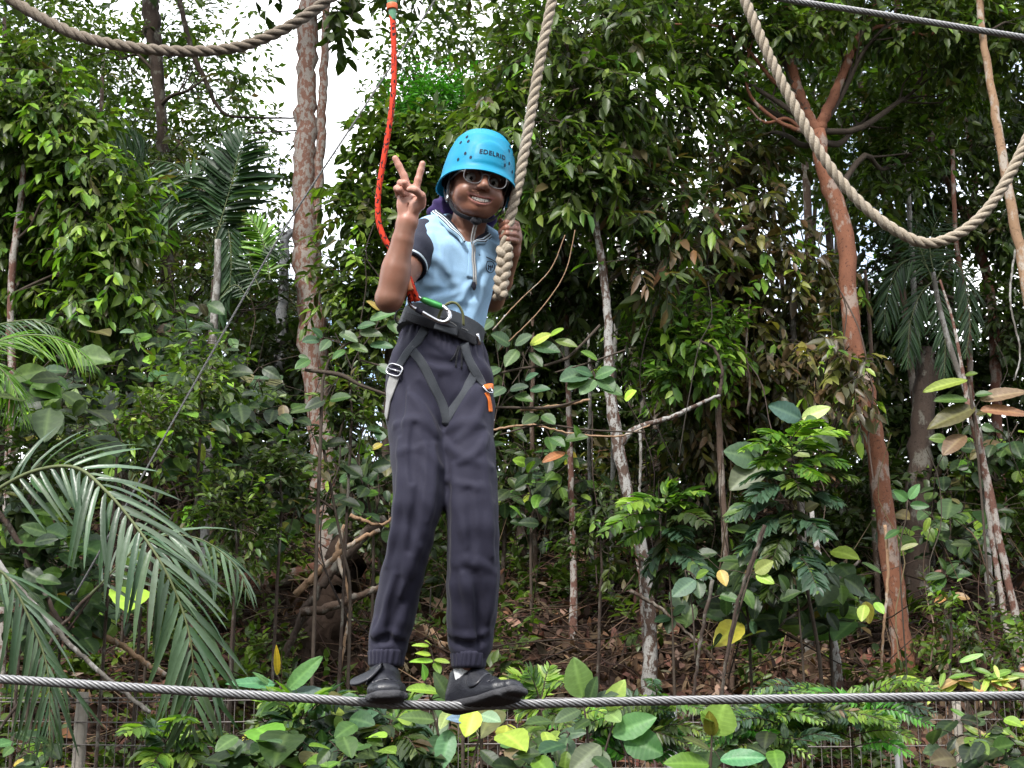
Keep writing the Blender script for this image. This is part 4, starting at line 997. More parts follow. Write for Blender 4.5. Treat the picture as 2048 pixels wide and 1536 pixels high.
leaf_plant('shrub', 'shrub of upright ribbed leaves right of the shoes in front of the fence', 'shrub', 5.0,
    [[(1165, 1400, 5), (1175, 1470, 8), (1180, 1600, 10)], [(1225, 1450, 6), (1205, 1520, 8), (1185, 1590, 9)], [(1240, 1480, 5), (1260, 1540, 7), (1230, 1600, 8)]],
    [((1165, 1395), (1148, 1318), .72, (.34, .46, .20), dict(face=.8)), ((1178, 1405), (1190, 1355), .5, TEAL), ((1185, 1400), (1235, 1385), .45, TEAL), ((1215, 1420), (1248, 1362), .55, (.42, .52, .14), dict(face=.8)), ((1215, 1425), (1240, 1440), .8, (.22, .28, .12), dict(face=.7)), ((1225, 1470), (1310, 1432), .55, (.14, .27, .09), dict(face=.7)), ((1250, 1475), (1325, 1505), .8, (.06, .15, .05), dict(face=.75)), ((1200, 1490), (1140, 1540), .6, (.18, .24, .14), dict(face=.7)), ((1195, 1500), (1220, 1540), .5, MID), ((1160, 1420), (1110, 1440), .5, TEAL), ((1180, 1440), (1150, 1455), .5, MID)], 31)
leaf_plant('shrub', 'single stem with one large upright pale leaf in front of the fence', 'shrub', 5.6,
    [[(1424, 1440, 5), (1423, 1500, 7), (1422, 1620, 9)]],
    [((1428, 1470), (1450, 1405), 1.0, (.27, .44, .11), dict(face=.85, cup=.05)), ((1424, 1472), (1418, 1425), .55, (.40, .33, .06), dict(face=.8)), ((1422, 1440), (1405, 1430), .8, GRN), ((1440, 1520), (1530, 1510), .45, (.08, .20, .11), dict(face=.6)), ((1420, 1500), (1370, 1470), .3, OLV), ((1418, 1530), (1330, 1520), .5, GRN)], 32)
leaf_plant('shrub', 'big leaf plant with a yellow spear leaf left of the shoes above the wire', 'shrub', 6.2,
    [[(560, 1370, 6), (565, 1430, 9), (570, 1600, 11)]],
    [((555, 1350), (553, 1292), .22, (.55, .42, .03), dict(face=.8, cup=.3)), ((575, 1380), (640, 1312), .38, (.10, .26, .08), dict(face=.7)), ((550, 1370), (452, 1360), .34, (.10, .25, .10), dict(face=.5)), ((540, 1370), (508, 1342), .3, (.10, .24, .09)), ((580, 1385), (660, 1390), .5, (.10, .2, .12), dict(face=.5)), ((570, 1390), (520, 1400), .5, GRN)], 33)
leaf_plant('seedling', 'small lit seedling between the two shoes', 'seedling', 6.6,
    [[(860, 1290, 3), (868, 1330, 4), (875, 1400, 5)]],
    [((858, 1292), (825, 1288), .3, LIME), ((862, 1290), (852, 1280), .5, LIME), ((862, 1310), (832, 1304), .35, LIME), ((866, 1322), (820, 1320), .3, LIME), ((868, 1320), (898, 1322), .35, LIME), ((870, 1325), (880, 1345), .5, GRN)], 34)
# feathery saplings
def feather(name, label, Y, stem, fronds, seed, ll=.13, pal='mid', nl=11, group=None, ratio=.42, cat='sapling', w=6, tilt=(-.35, .85)):
    rng = np.random.default_rng(seed + 1700)
    bp = P(*stem[-1], Y); root = empty(name, (bp[0], bp[1], gz(bp[0], bp[1])), label, cat, group)
    lm, tm = MB(), MB()
    q = np.array([P(a, c, Y) for a, c in stem]); e = q[-1].copy(); e[2] = min(gz(e[0], e[1]) - .05, e[2] - .02)
    s = spline(np.vstack([q, e]), 30); tube(tm, s, np.linspace(.3, 1, 30) * w / 2 * Y / FPX, 7, bump=.05, rng=rng)
    for f in fronds:
        (x0, y0), (x1, y1) = f[0], f[1]; pl_ = f[2] if len(f) > 2 and f[2] else pal; dy = f[3] if len(f) > 3 else rng.normal(-.12, .18)
        A = P(x0, y0, Y); B = P(x1, y1, Y + dy); Mi = (A + B) / 2 + UPV * .12 * np.linalg.norm(B - A)
        n0 = s[np.argmin(np.linalg.norm(s - A, axis=1))]
        frond(lm, tm, [n0, A * .9 + Mi * .1, Mi, B], nl, ll, ratio, rng, pl_, 'mid', 62, .12, side=(rng.normal(0, .15), *tilt), rach=.0035, start=.15, jit=.10, flat=.75)
    lm.build('leaves', M['leaf'], root, smooth=False); tm.build('stem', M['twig'], root)
    return root
feather('sapling', 'feathery sapling with lit yellow green tips right of the spotted trunk', 8.2, [(1330, 990), (1332, 1060), (1338, 1140), (1345, 1250), (1350, 1400)],
    [((1330, 1000), (1345, 965), 'bright'), ((1332, 1010), (1415, 985), 'bright'), ((1330, 1010), (1275, 1000), 'bright'), ((1330, 1030), (1195, 1075), 'bright'), ((1330, 1030), (1235, 1015), 'lime'), ((1335, 1050), (1420, 1050), 'dark'), ((1335, 1050), (1240, 1090), 'bright'), ((1336, 1070), (1330, 1120), 'mid'), ((1338, 1090), (1400, 1120), 'teal'), ((1338, 1090), (1290, 1150), 'teal'), ((1340, 1110), (1420, 1160), 'teal'), ((1340, 1130), (1300, 1190), 'dark'), ((1340, 1140), (1390, 1200), 'dark'), ((1335, 1020), (1380, 1010), 'bright'), ((1338, 1060), (1370, 1080), 'teal')], 1, ll=.125, nl=13)
feather('sapling', 'large feathery sapling with pale tips left of the terracotta trunk', 8.0, [(1580, 860), (1585, 930), (1580, 1010), (1585, 1110), (1600, 1250), (1610, 1400)],
    [((1580, 880), (1640, 842), 'lime'), ((1582, 890), (1530, 870), 'bright'), ((1582, 895), (1700, 865), 'lime'), ((1582, 900), (1480, 905), 'bright'), ((1584, 910), (1660, 890), 'bright'), ((1584, 930), (1510, 930), 'bright'), ((1585, 930), (1700, 930), 'bright'), ((1585, 950), (1480, 965), 'teal'), ((1585, 960), (1720, 960), 'mid'), ((1583, 980), (1500, 1000), 'teal'), ((1582, 1000), (1690, 1010), 'teal'), ((1580, 1010), (1450, 1040), 'teal'), ((1582, 1030), (1500, 1080), 'teal'), ((1582, 1040), (1660, 1080), 'teal'), ((1584, 1060), (1540, 1130), 'dark'), ((1585, 1080), (1650, 1140), 'teal'), ((1587, 1100), (1560, 1180), 'dark'), ((1590, 1110), (1640, 1190), 'teal'), ((1585, 960), (1600, 990), 'mid'), ((1584, 915), (1560, 900), 'lime'), ((1588, 1070), (1470, 1110), 'teal'), ((1584, 1020), (1590, 1060), 'dark'), ((1590, 1130), (1530, 1200), 'dark'), ((1583, 940), (1640, 960), 'bright')], 2, ll=.135, nl=14)
feather('shrub', 'feathery shrub with mixed dark and pale leaves left of the shoes under the wire', 5.4, [(600, 1430), (610, 1500), (620, 1600)],
    [((600, 1430), (520, 1405), 'bright'), ((600, 1440), (640, 1400), 'bright'), ((605, 1440), (700, 1400), 'teal'), ((605, 1450), (560, 1450), 'teal'), ((610, 1460), (690, 1450), 'teal'), ((610, 1470), (540, 1500), 'dark'), ((612, 1480), (650, 1520), 'teal'), ((612, 1480), (740, 1490), 'teal'), ((600, 1430), (570, 1395), 'bright'), ((606, 1450), (760, 1440), 'teal'), ((615, 1490), (580, 1540), 'dark'), ((610, 1460), (500, 1450), 'mid'), ((612, 1470), (660, 1480), 'dark'), ((612, 1490), (700, 1530), 'teal')], 3, ll=.105, nl=11, cat='shrub', tilt=(-.6, .7))
feather('shrub', 'feathery shrub with dark glossy leaves directly below the left shoe', 5.3, [(780, 1440), (790, 1500), (800, 1600)],
    [((780, 1440), (720, 1420), 'teal'), ((782, 1445), (840, 1415), 'bright'), ((784, 1450), (700, 1450), 'teal'), ((785, 1460), (860, 1460), 'teal'), ((786, 1470), (720, 1500), 'dark'), ((788, 1480), (840, 1510), 'dark'), ((788, 1490), (770, 1540), 'teal'), ((790, 1490), (870, 1530), 'dark'), ((784, 1450), (800, 1410), 'mid'), ((785, 1460), (740, 1470), 'dark'), ((790, 1500), (820, 1550), 'teal')], 4, ll=.105, nl=11, cat='shrub', tilt=(-.6, .7))
feather('shrub', 'low pale feathery shrub in front of the fence post at the lower left', 5.6, [(330, 1480), (335, 1530), (340, 1620)],
    [((330, 1480), (240, 1470), 'bright'), ((332, 1485), (380, 1440), 'bright'), ((332, 1490), (290, 1450), 'teal'), ((334, 1495), (420, 1490), 'bright'), ((334, 1500), (260, 1520), 'mid'), ((336, 1510), (400, 1530), 'mid'), ((335, 1500), (350, 1450), 'lime'), ((334, 1500), (460, 1470), 'mid'), ((336, 1510), (300, 1540), 'bright')], 5, ll=.095, nl=10, cat='shrub')
feather('fern', 'fern with lit fronds just right of the right shoe toe', 6.0, [(1080, 1400), (1085, 1450), (1090, 1600)],
    [((1080, 1400), (1015, 1345), 'lime'), ((1080, 1400), (1050, 1335), 'bright'), ((1082, 1400), (1100, 1330), 'lime'), ((1084, 1405), (1040, 1385), 'bright'), ((1084, 1405), (1135, 1370), 'bright'), ((1085, 1420), (1030, 1430), 'lime'), ((1085, 1420), (1120, 1430), 'bright'), ((1086, 1440), (1060, 1480), 'mid'), ((1086, 1430), (1140, 1460), 'mid')], 6, ll=.075, nl=14, cat='fern', ratio=.3, tilt=(-.7, .6))
for k, (cx, cy, lab) in enumerate(((1260, 1440, 'fine feathery fronds hanging in front of the fence, left of the single upright leaf'), (1560, 1450, 'lit feathery shrub spreading along the fence below the terracotta trunk'), (1700, 1420, 'feathery shrub with drooping fern-like fronds near the right fence post'))):
    rg2 = np.random.default_rng(40 + k); fr = []
    for i in range(36):
        a = rg2.uniform(-.25, np.pi + .25); l = rg2.uniform(90, 170) * (1 if k else .8)
        x0, y0 = cx + rg2.normal(0, 45), cy + rg2.normal(10, 28)
        fr.append(((x0, y0), (x0 + l * math.cos(a) * (1.1), y0 - l * math.sin(a) * .42 + 22), ['bright', 'teal', 'vivid', 'lime', 'mid', 'bright'][rg2.integers(0, 6)]))
    feather('shrub', lab, 6.4 + .2 * k, [(cx, cy), (cx + 5, cy + 60), (cx + 8, cy + 160)], fr, 10 + k, ll=.062, nl=20, cat='shrub', ratio=.34, w=7, tilt=(-.8, .5))
rgy = np.random.default_rng(61)
leaf_plant('shrub', 'yellow leaved shrub along the top of the fence at the lower right', 'shrub', 7.2,
    [[(1930, 1350, 5), (1935, 1400, 7), (1940, 1560, 9)], [(2010, 1370, 4), (1960, 1390, 6)], [(1850, 1370, 4), (1900, 1390, 6)]],
    [((x, y), (x + l * math.cos(a), y + l * .6 * math.sin(a)), .28, c, dict(face=rgy.uniform(.3, .7), veins=4)) for x, y, l, a, c in
     [(rgy.uniform(1840, 2040), rgy.normal(1362, 14), rgy.uniform(36, 66), rgy.uniform(-.6, 3.6), [(.40, .46, .08), LIME, (.42, .22, .10), (.3, .4, .1), GRN][rgy.integers(0, 5)]) for _ in range(34)] +
     [(rgy.uniform(1900, 2048), rgy.normal(1450, 30), rgy.uniform(36, 56), rgy.uniform(-.6, 3.6), [MID, GRN, (.3, .17, .08), LIME][rgy.integers(0, 4)]) for _ in range(22)]], 35)

for k, (cx, cy, rx, ry, n, Yk, dk, sz, lab) in enumerate((
    (500, 1500, 90, 50, 40, 5.4, .1, (28, 54), 'low mixed green bush at the bottom edge right of the drooping frond'), (690, 1500, 90, 50, 46, 5.2, .2, (26, 50), 'low mid green bush at the bottom edge under the shoe with the loose strap'),
    (1090, 1500, 70, 46, 30, 5.1, .05, (34, 60), 'low light green bush at the bottom edge between the two ribbed leaf shrubs'), (730, 1420, 80, 30, 30, 5.9, .05, (24, 44), 'pale green leaves crowding just under the wire left of the shoes'),
    (960, 1390, 70, 40, 26, 6.1, .05, (28, 50), 'lit broad leaves between and behind the two shoes'), (1480, 1500, 110, 50, 40, 6.6, .45, (22, 42), 'low bush against the fence right of the single upright leaf'),
    (1960, 1490, 90, 60, 40, 6.8, .35, (24, 46), 'green bush against the fence in the lower right corner'), (60, 1500, 70, 50, 24, 6.4, .5, (22, 40), 'small bush in the lower left corner by the fence post'))):
    bush('bush', lab, Yk, cx, cy, rx, ry, n, 40 + k, dark=dk, size=sz)

for k, (pts, Y, mt, lab) in enumerate((
    ([(1062, 560, 7), (1066, 700, 8), (1064, 850, 9), (1068, 1000, 10)], 11.6, 'brown', 'dim slender stem between the held rope and the pale pink pole'),
    ([(1176, 640, 6), (1180, 780, 7), (1178, 900, 8), (1182, 1010, 8)], 11.4, 'grey', 'thin grey stem between the pale pink pole and the spotted trunk'),
    ([(1302, 600, 12), (1306, 720, 13), (1312, 850, 14), (1316, 980, 15)], 11.8, 'brown', 'dim straight stem right of the spotted trunk at hip height'),
    ([(1290, 720, 9), (1284, 840, 10), (1290, 960, 11)], 12.2, 'dark', 'dark stem close left of the dim straight one'),
    ([(1730, 540, 7), (1742, 700, 8), (1738, 860, 9), (1746, 1010, 10)], 11.0, 'brown', 'thin stem just right of the terracotta trunk'),
    ([(1905, 300, 9), (1912, 480, 10), (1935, 640, 11), (1944, 820, 12)], 12.0, 'red_dim', 'reddish slender stem between the dark palm and the right edge'),
    ([(1700, -20, 12), (1720, 150, 12), (1752, 330, 13), (1790, 480, 13), (1812, 640, 14)], 12.4, 'brown', 'dim leaning stem behind the bottom of the U rope'),
    ([(1312, 150, 8), (1268, 330, 9), (1240, 480, 9), (1232, 620, 9)], 11.0, 'grey', 'thin pale stem leaning behind the rusty leaved sapling'),
    ([(428, 560, 9), (420, 700, 9), (424, 860, 10)], 12.8, 'brown', 'thin stem in the shade left of the black and white trunk'))):
    tree('slender_tree', lab, 'tree', pts, Y, BK[mt], seed=60 + k, group='slender stems in the shade of the slope')

for k, (lab, bl, Yk, pl, L_, tp) in enumerate((('fine leaved shrub between the two dark bushes left of the black and white trunk', [(400, 760, 70, 50, 44), (360, 820, 60, 40, 34)], 8.0, 'mid', .065, ('lime', .2)),
        ('fine leaved shrub low beside the fallen dead frond', [(560, 960, 60, 50, 40), (520, 1010, 50, 40, 30)], 8.2, 'dark', .07, ('bright', .15)),
        ('fine leaved shrub behind the tip of the arching frond', [(470, 1060, 60, 40, 34), (420, 1010, 60, 40, 30)], 7.8, 'mid', .06, ('bright', .2)),
        ('lit fine leaved shrub above the arching frond', [(230, 860, 80, 40, 44), (300, 830, 60, 40, 30)], 7.4, 'mid', .06, ('lime', .25)),
        ('small fine leaved shrub in front of the slope left of the spotted trunk', [(1200, 1090, 50, 40, 24), (1220, 1030, 40, 40, 20)], 9.0, 'dark', .07, ('bright', .15)),
        ('small fine leaved shrub at the foot of the slope right of the terracotta trunk', [(1900, 1230, 60, 40, 28), (1960, 1280, 60, 40, 26)], 8.8, 'mid', .065, ('bright', .2)),
        ('fine leaved shrub under the yellow fronds at the left edge', [(60, 900, 60, 50, 34), (20, 960, 50, 40, 24)], 7.0, 'dark', .07, ('lime', .2)),
        ('fine leaved sprays behind the hip on the left', [(700, 790, 50, 40, 26), (720, 850, 40, 40, 20)], 8.6, 'mid', .065, ('lime', .2)))):
    tree('fine_shrub', lab, 'shrub', [(bl[0][0], bl[0][1] - 10, 4), (bl[0][0] + 4, bl[0][1] + 50, 5), (bl[0][0], bl[0][1] + 110, 6)], Yk, BK['dark'], seed=120 + k, blobs=bl, leaf=dict(L=L_, ratio=.40, m=9, twig=.22, pal=pl, droop=.3, tip=tp))
# ------------------------------------------------------------------ slope: litter, logs, roots, bare branches, fence
def on_slope(px, py, up=0.0):
    Y = gpx(px, py); q = P(px, py, Y); q[2] = gz(q[0], q[1]) + up
    return q
def litter():
    rng = np.random.default_rng(21)
    lm = MB(); n = 60000
    x = rng.uniform(-7.5, 7.5, n); y = 7.5 + rng.random(n) ** 1.2 * 10; x = x * (y / 10) ** .7
    pos = np.stack([x, y, gz(x, y) + rng.exponential(.025, n)], 1)
    sl = nrm(np.stack([np.zeros(n), -np.full(n, .4), np.ones(n)], 1) + rng.normal(0, .55, (n, 3)))
    d = rng.normal(0, 1, (n, 3)); L = rng.lognormal(math.log(.085), .4, n)
    add_leaves(lm, 'mid', pos, d, sl, L, L * rng.uniform(.28, .5, n), pick(rng, PAL['litter'], n, .3))
    # larger pale dead leaves piled lower down, right of the middle
    n = 2600
    x = rng.uniform(.7, 5.5, n); y = rng.uniform(8.6, 10.4, n)
    pos = np.stack([x, y, gz(x, y) + rng.uniform(.02, .13, n)], 1)
    d = rng.normal(0, .6, (n, 3)) + [0, -.3, -.9]; L = rng.uniform(.08, .16, n)
    add_leaves(lm, 'oval', pos, d, rng.normal(0, .4, (n, 3)) + [0, -1, .4], L, L * rng.uniform(.25, .42, n), pick(rng, [(.13, .078, .052, 3), (.09, .048, .031, 4), (.22, .145, .105, 1.0)], n, .25))
    tag(lm.build('leaf_litter', M['litter'], smooth=False), kind='stuff')
    tm = MB(); n = 5200
    x = rng.uniform(-6, 6.5, n); y = 8.0 + rng.random(n) * 6.5
    a = np.stack([x, y, gz(x, y) + rng.uniform(.0, .10, n)], 1); L = rng.lognormal(math.log(.32), .5, n)
    dd = nrm(np.stack([rng.normal(0, 1, n), rng.normal(0, .5, n), rng.normal(.15, .28, n)], 1))
    b2 = a + dd * L[:, None]; b2[:, 2] = np.maximum(b2[:, 2], gz(b2[:, 0], b2[:, 1]) + .005)
    cc = pick(rng, [(.11, .065, .045, 3), (.06, .04, .03, 3), (.22, .15, .10, 1)], n, .2)
    md = (a + b2) / 2 + rng.normal(0, .05, (n, 3)) * L[:, None]
    twigs(tm, a, md, rng.uniform(.003, .009, n), .004, np.repeat(cc, 6, 0)); twigs(tm, md, b2, .004, .002, np.repeat(cc, 6, 0))
    tag(tm.build('fallen_twigs', M['litter']), kind='stuff')
    # low ground cover
    lm = MB(); blobs = []
    for _ in range(380):
        x, y = rng.uniform(-6.5, 6.5), rng.uniform(8.0, 15.5)
        k = 1.0 if x < -1.2 else (.7 if y > 11 or x > 3.5 else .5)
        if rng.random() > k: continue
        blobs.append((np.array([x, y, gz(x, y) + .14]), (.30, .30, .14), 16))
    foliage(lm, None, blobs, rng, L=.085, ratio=.48, m=6, twig=.16, pal='mid', droop=.1)
    tag(lm.build('ground_cover', M['leaf'], smooth=False), kind='stuff')
    # small seedlings between the slope and the fence foot
    lm = MB(); blobs = []
    for _ in range(150):
        x, y = rng.uniform(-4.5, 4.5), rng.uniform(6.8, 8.4)
        blobs.append((np.array([x, y, gz(x, y) + .12]), (.25, .25, .13), 12))
    foliage(lm, None, blobs, rng, L=.08, ratio=.45, m=6, twig=.16, pal='dark', droop=.1)
    tag(lm.build('undergrowth', M['leaf'], smooth=False), kind='stuff')
litter()
def tangle():
    rng = np.random.default_rng(91); mb = MB()
    for _ in range(420):
        x = rng.uniform(-4.6, 5.0); y = rng.uniform(8.6, 12.8)
        a = np.array([x, y, gz(x, y) + rng.uniform(.0, .9) ** 2]); L = rng.lognormal(math.log(.75), .45)
        d = nrm(np.array([rng.normal(0, .8), rng.normal(0, .35), rng.normal(.25, .6)]))
        q = [a]
        for k in range(4):
            d = nrm(d + rng.normal(0, .28, 3)); q.append(q[-1] + d * L / 4)
        q = np.array(q); q[:, 2] = np.maximum(q[:, 2], gz(q[:, 0], q[:, 1]) + .01)
        r = rng.uniform(.0025, .0075); c = pick(rng, [(.07, .045, .032, 3), (.035, .025, .02, 3), (.16, .11, .08, 1)], 1, .2)[0]
        tube(mb, spline(q, 12), np.linspace(r, r * .4, 12), 5, col=c, cap=False)
    for _ in range(70):                                          # thin hanging vines
        px = rng.uniform(950, 2048) if rng.random() < .75 else rng.uniform(0, 760); Y = rng.uniform(9.0, 12.5); y0 = rng.uniform(450, 900)
        q = [P(px, y0, Y)]
        for k in range(5): q.append(q[-1] + np.array([rng.normal(0, .06), rng.normal(0, .05), -rng.uniform(.15, .34)]))
        c = pick(rng, [(.09, .065, .05, 2), (.04, .03, .025, 2)], 1, .2)[0]
        tube(mb, spline(np.array(q), 16), rng.uniform(.003, .006), 5, col=c, cap=False)
    tag(mb.build('vine_tangle', M['litter']), kind='stuff')
tangle()
rl_ = np.random.default_rng(33)
def log(name, label, cat, pts, w, mat, rough=.06, taper=.8):
    q = np.array([on_slope(a, c, .02) if len(u) == 0 else on_slope(a, c, u[0]) for a, c, *u in pts]); s = spline(q, 40)
    mb = MB(); tube(mb, s, np.linspace(w, w * taper, 40), 14, bump=rough, rng=rl_)
    return tag(mb.build(name, mat), label, cat)
log('log', 'thick reddish log lying on the slope between the arching frond and the left leg', 'log', [(440, 1195, .06), (500, 1182, .07), (560, 1178, .07), (630, 1160, .08)], .085, BK['red_dim'])
log('log', 'long dark log lying across the slope under the dead frond', 'log', [(400, 1130, .05), (500, 1122, .06), (600, 1108, .06)], .05, BK['dark'])
log('log', 'brown log slanting behind the right knee', 'log', [(990, 1150, .06), (1060, 1125, .09), (1130, 1100, .05)], .06, BK['brown'])
log('log', 'pale decaying log running down between the lower legs', 'log', [(790, 1225, .08), (840, 1265, .06), (890, 1310, .05)], .045, BK['tan'])
log('log', 'grey branch lying on the litter right of the terracotta trunk', 'log', [(1850, 1190, .05), (1930, 1270, .05), (1990, 1330, .04)], .022, BK['grey'])
# buttress roots and leaning dead stems round the base of the pinkish trunk
def stick(name, label, cat, pts, Y, w, mat, seed=0, taper=.5, group=None):
    rng = np.random.default_rng(seed + 60)
    q = np.array([P(a, c, Y + (d[0] if d else 0)) for a, c, *d in pts]); n = max(16, 8 * len(pts))
    s = spline(q, n); r = np.linspace(w, w * taper, n) / 2 * Y / FPX
    s[1:-1] += rng.normal(0, .25, (n - 2, 3)) * r[1:-1, None]
    mb = MB(); tube(mb, s, r, 8, bump=.06, rng=rng)
    return tag(mb.build(name, mat), label, cat, group)
stick('stump', 'dark rooty stump mound in front of the pinkish trunk base', 'stump', [(690, 1100), (672, 1160), (660, 1230), (640, 1330)], 10.4, 58, BK['rootwood'], 1, 1.5)
for k, (pts, w, mt, lab) in enumerate((
    ([(770, 1040), (720, 1080), (660, 1150), (600, 1240), (560, 1340)], 22, 'dark', 'dark leaning dead stem crossing left of the lower legs'),
    ([(600, 1225), (660, 1215), (720, 1190), (790, 1165)], 20, 'brown', 'brown root running right from the stump to the trouser leg'),
    ([(690, 1050), (676, 1110), (700, 1200), (690, 1280), (680, 1340)], 9, 'tan', 'thin pale zigzag stem left of the lower legs'),
    ([(700, 1030), (760, 1050), (790, 1030)], 9, 'tan', 'pale fallen branch tip beside the left knee'),
    ([(590, 1190), (640, 1140), (700, 1090), (760, 1060)], 14, 'tan', 'pale fallen branch slanting up to the knee'))):
    stick('dead_branch', lab, 'branch', pts, 10.0 - .1 * k, w, BK[mt], 10 + k, .6)
for k, (pts, w, Y, mt, lab) in enumerate((
    ([(-30, 1100), (60, 1200), (150, 1300), (230, 1370), (300, 1425)], 12, 6.3, 'grey', 'long pale bare stem slanting down across the lower left corner'),
    ([(-20, 1000), (40, 1090), (90, 1190), (130, 1260)], 13, 6.8, 'dark', 'dark bare stem slanting down at the left edge'),
    ([(250, 1130), (180, 1190), (110, 1270), (40, 1400), (-30, 1500)], 8, 6.6, 'dark', 'thin dark stem crossing the pale one at the lower left'),
    ([(140, 1215), (170, 1262), (230, 1282), (280, 1320), (330, 1350)], 15, 7.6, 'tan', 'curved brown and white branch behind the arching frond'),
    ([(985, 660), (1040, 600), (1100, 540), (1130, 470)], 2.6, 7.2, 'tan', 'thin pale twig rising to the right of the chest'),
    ([(1000, 700), (1080, 620), (1130, 545), (1150, 460)], 2.6, 7.6, 'tan', 'thin pale twig forking right of the plait'),
    ([(985, 860), (1060, 850), (1150, 868), (1240, 872), (1300, 850)], 5, 8.8, 'tan', 'thin horizontal vine passing behind the spotted trunk'),
    ([(1440, 790), (1444, 740), (1430, 700), (1400, 680)], 8, 9.2, 'dark', 'dark bent branch carrying the yellow green sapling crown'),
    ([(1280, 860), (1281, 920), (1279, 990), (1277, 1060)], 6, 9.0, 'grey', 'thin white hanging root right of the spotted trunk'),
    ([(1770, 1050), (1776, 1150), (1768, 1250), (1762, 1340)], 7, 9.0, 'tan', 'thin pale stem in front of the terracotta trunk'),
    ([(1040, 820), (1120, 812), (1180, 800)], 9, 7.9, 'tan', 'bare pale branch reaching right from the thigh'),
    ([(1425, 1160), (1400, 1290), (1380, 1440)], 8, 7.4, 'dark', 'slim dark stem in front of the litter right of the spotted trunk'),
    ([(1530, 1050), (1490, 1160), (1462, 1270), (1440, 1400)], 9, 7.5, 'dark', 'dark slanting stem left of the short white stem'),
    ([(1560, 1250), (1640, 1190), (1720, 1120)], 8, 8.6, 'brown', 'brown branch slanting up to the terracotta trunk'),
    ([(1260, 1180), (1330, 1225), (1400, 1290), (1440, 1330)], 8, 9.0, 'brown', 'brown branch slanting down over the litter'),
    ([(1495, 830), (1500, 770), (1492, 700), (1500, 600)], 5, 9.8, 'brown', 'thin hanging vine among the olive leaves'),
    ([(1390, 900), (1340, 780), (1320, 640), (1300, 560)], 9, 11.4, 'brown', 'dim slim stem left of the olive leaved tree'),
    ([(2030, 500), (2020, 600), (2040, 700), (2030, 760)], 5, 9.0, 'grey', 'wavy hanging vine at the right edge'),
    ([(1275, 130), (1290, 60), (1310, -20)], 9, 9.8, 'spot', 'pale spotted branch rising at the top left of the terracotta limbs'),
    ([(300, 1000), (240, 1100), (150, 1240), (30, 1400)], 5, 7.0, 'dark', 'thin dark vine behind the arching frond'))):
    stick('bare_stem', lab, 'stem', pts, Y, w, BK[mt], 30 + k, .7)
# concrete block heaped with leaves behind the slim trees
cbp = on_slope(1410, 985)
bmq = bmesh.new(); bmesh.ops.create_cube(bmq, size=1.0)
for v in bmq.verts: v.co = Vector((v.co.x * .34, v.co.y * .3, v.co.z * .42))
bmesh.ops.bevel(bmq, geom=bmq.edges, offset=.012, segments=2, affect='EDGES')
cme = bpy.data.meshes.new('concrete_block'); bmq.to_mesh(cme); bmq.free(); cme.transform(Matrix.Translation(P(1408, 950, 11.8)))
tag(link('concrete_block', cme, plain('weathered_concrete', (.11, .10, .09), .9, .2, nscale=14, namt=.5, bump=.4), smooth=False), 'weathered concrete block deep in the shade behind the slim trees', 'block')
# ------------------------------------------------------------------ wire fence along the foot of the slope
M['fence_wire'] = plain('rusty_fence_wire', (.17, .15, .14), .6, .4, .3, nscale=60, namt=.4)
M['post'] = plain('weathered_post', (.30, .27, .23), .9, .2, nscale=18, namt=.35, bump=.5, bscale=40)
M['post_metal'] = plain('galvanised_post', (.34, .35, .35), .55, .4, .5, nscale=30, namt=.25)
FY = 7.7
fence = empty('wire_fence', (0, FY, gz(0, FY)), 'low wire mesh fence on posts along the foot of the slope', 'fence')
ztop = P(1024, 1394, FY)[2]
mb = MB()
xs = np.arange(-4.6, 4.6, .052)
a = np.stack([xs, np.full_like(xs, FY), np.full_like(xs, ztop)], 1); b2 = a.copy(); b2[:, 2] = gz(xs, FY) - .05
twigs(mb, a, b2, .0028, .0028, (1, 1, 1))
for z in np.r_[ztop, ztop - .02, ztop - np.arange(1, 9) * .125]:
    x2 = np.linspace(-4.7, 4.7, 60)
    tube(mb, np.stack([x2, np.full(60, FY - .004), z + .008 * np.sin(x2 * 2.1 + z * 9)], 1), .0036, 5)
mb.build('mesh_panel', M['fence_wire'], fence)
for px, w, mt, top in ((166, 24, 'post', 1384), (1342, 22, 'post_metal', 1408), (1790, 15, 'post_metal', 1396), (1912, 17, 'post', 1400), (760, 17, 'post', 1410), (-200, 22, 'post', 1400)):
    p = P(px, top, FY + .03); r = w / 2 * FY / FPX; mb = MB()
    q = np.array([p, p * .5 + np.array([p[0], p[1], gz(p[0], p[1]) - .2]) * .5, [p[0] + rl_.normal(0, .01), p[1], gz(p[0], p[1]) - .2]])
    tube(mb, spline(q, 14), r, 10, bump=.05, rng=rl_); mb.build('post', M[mt], fence)
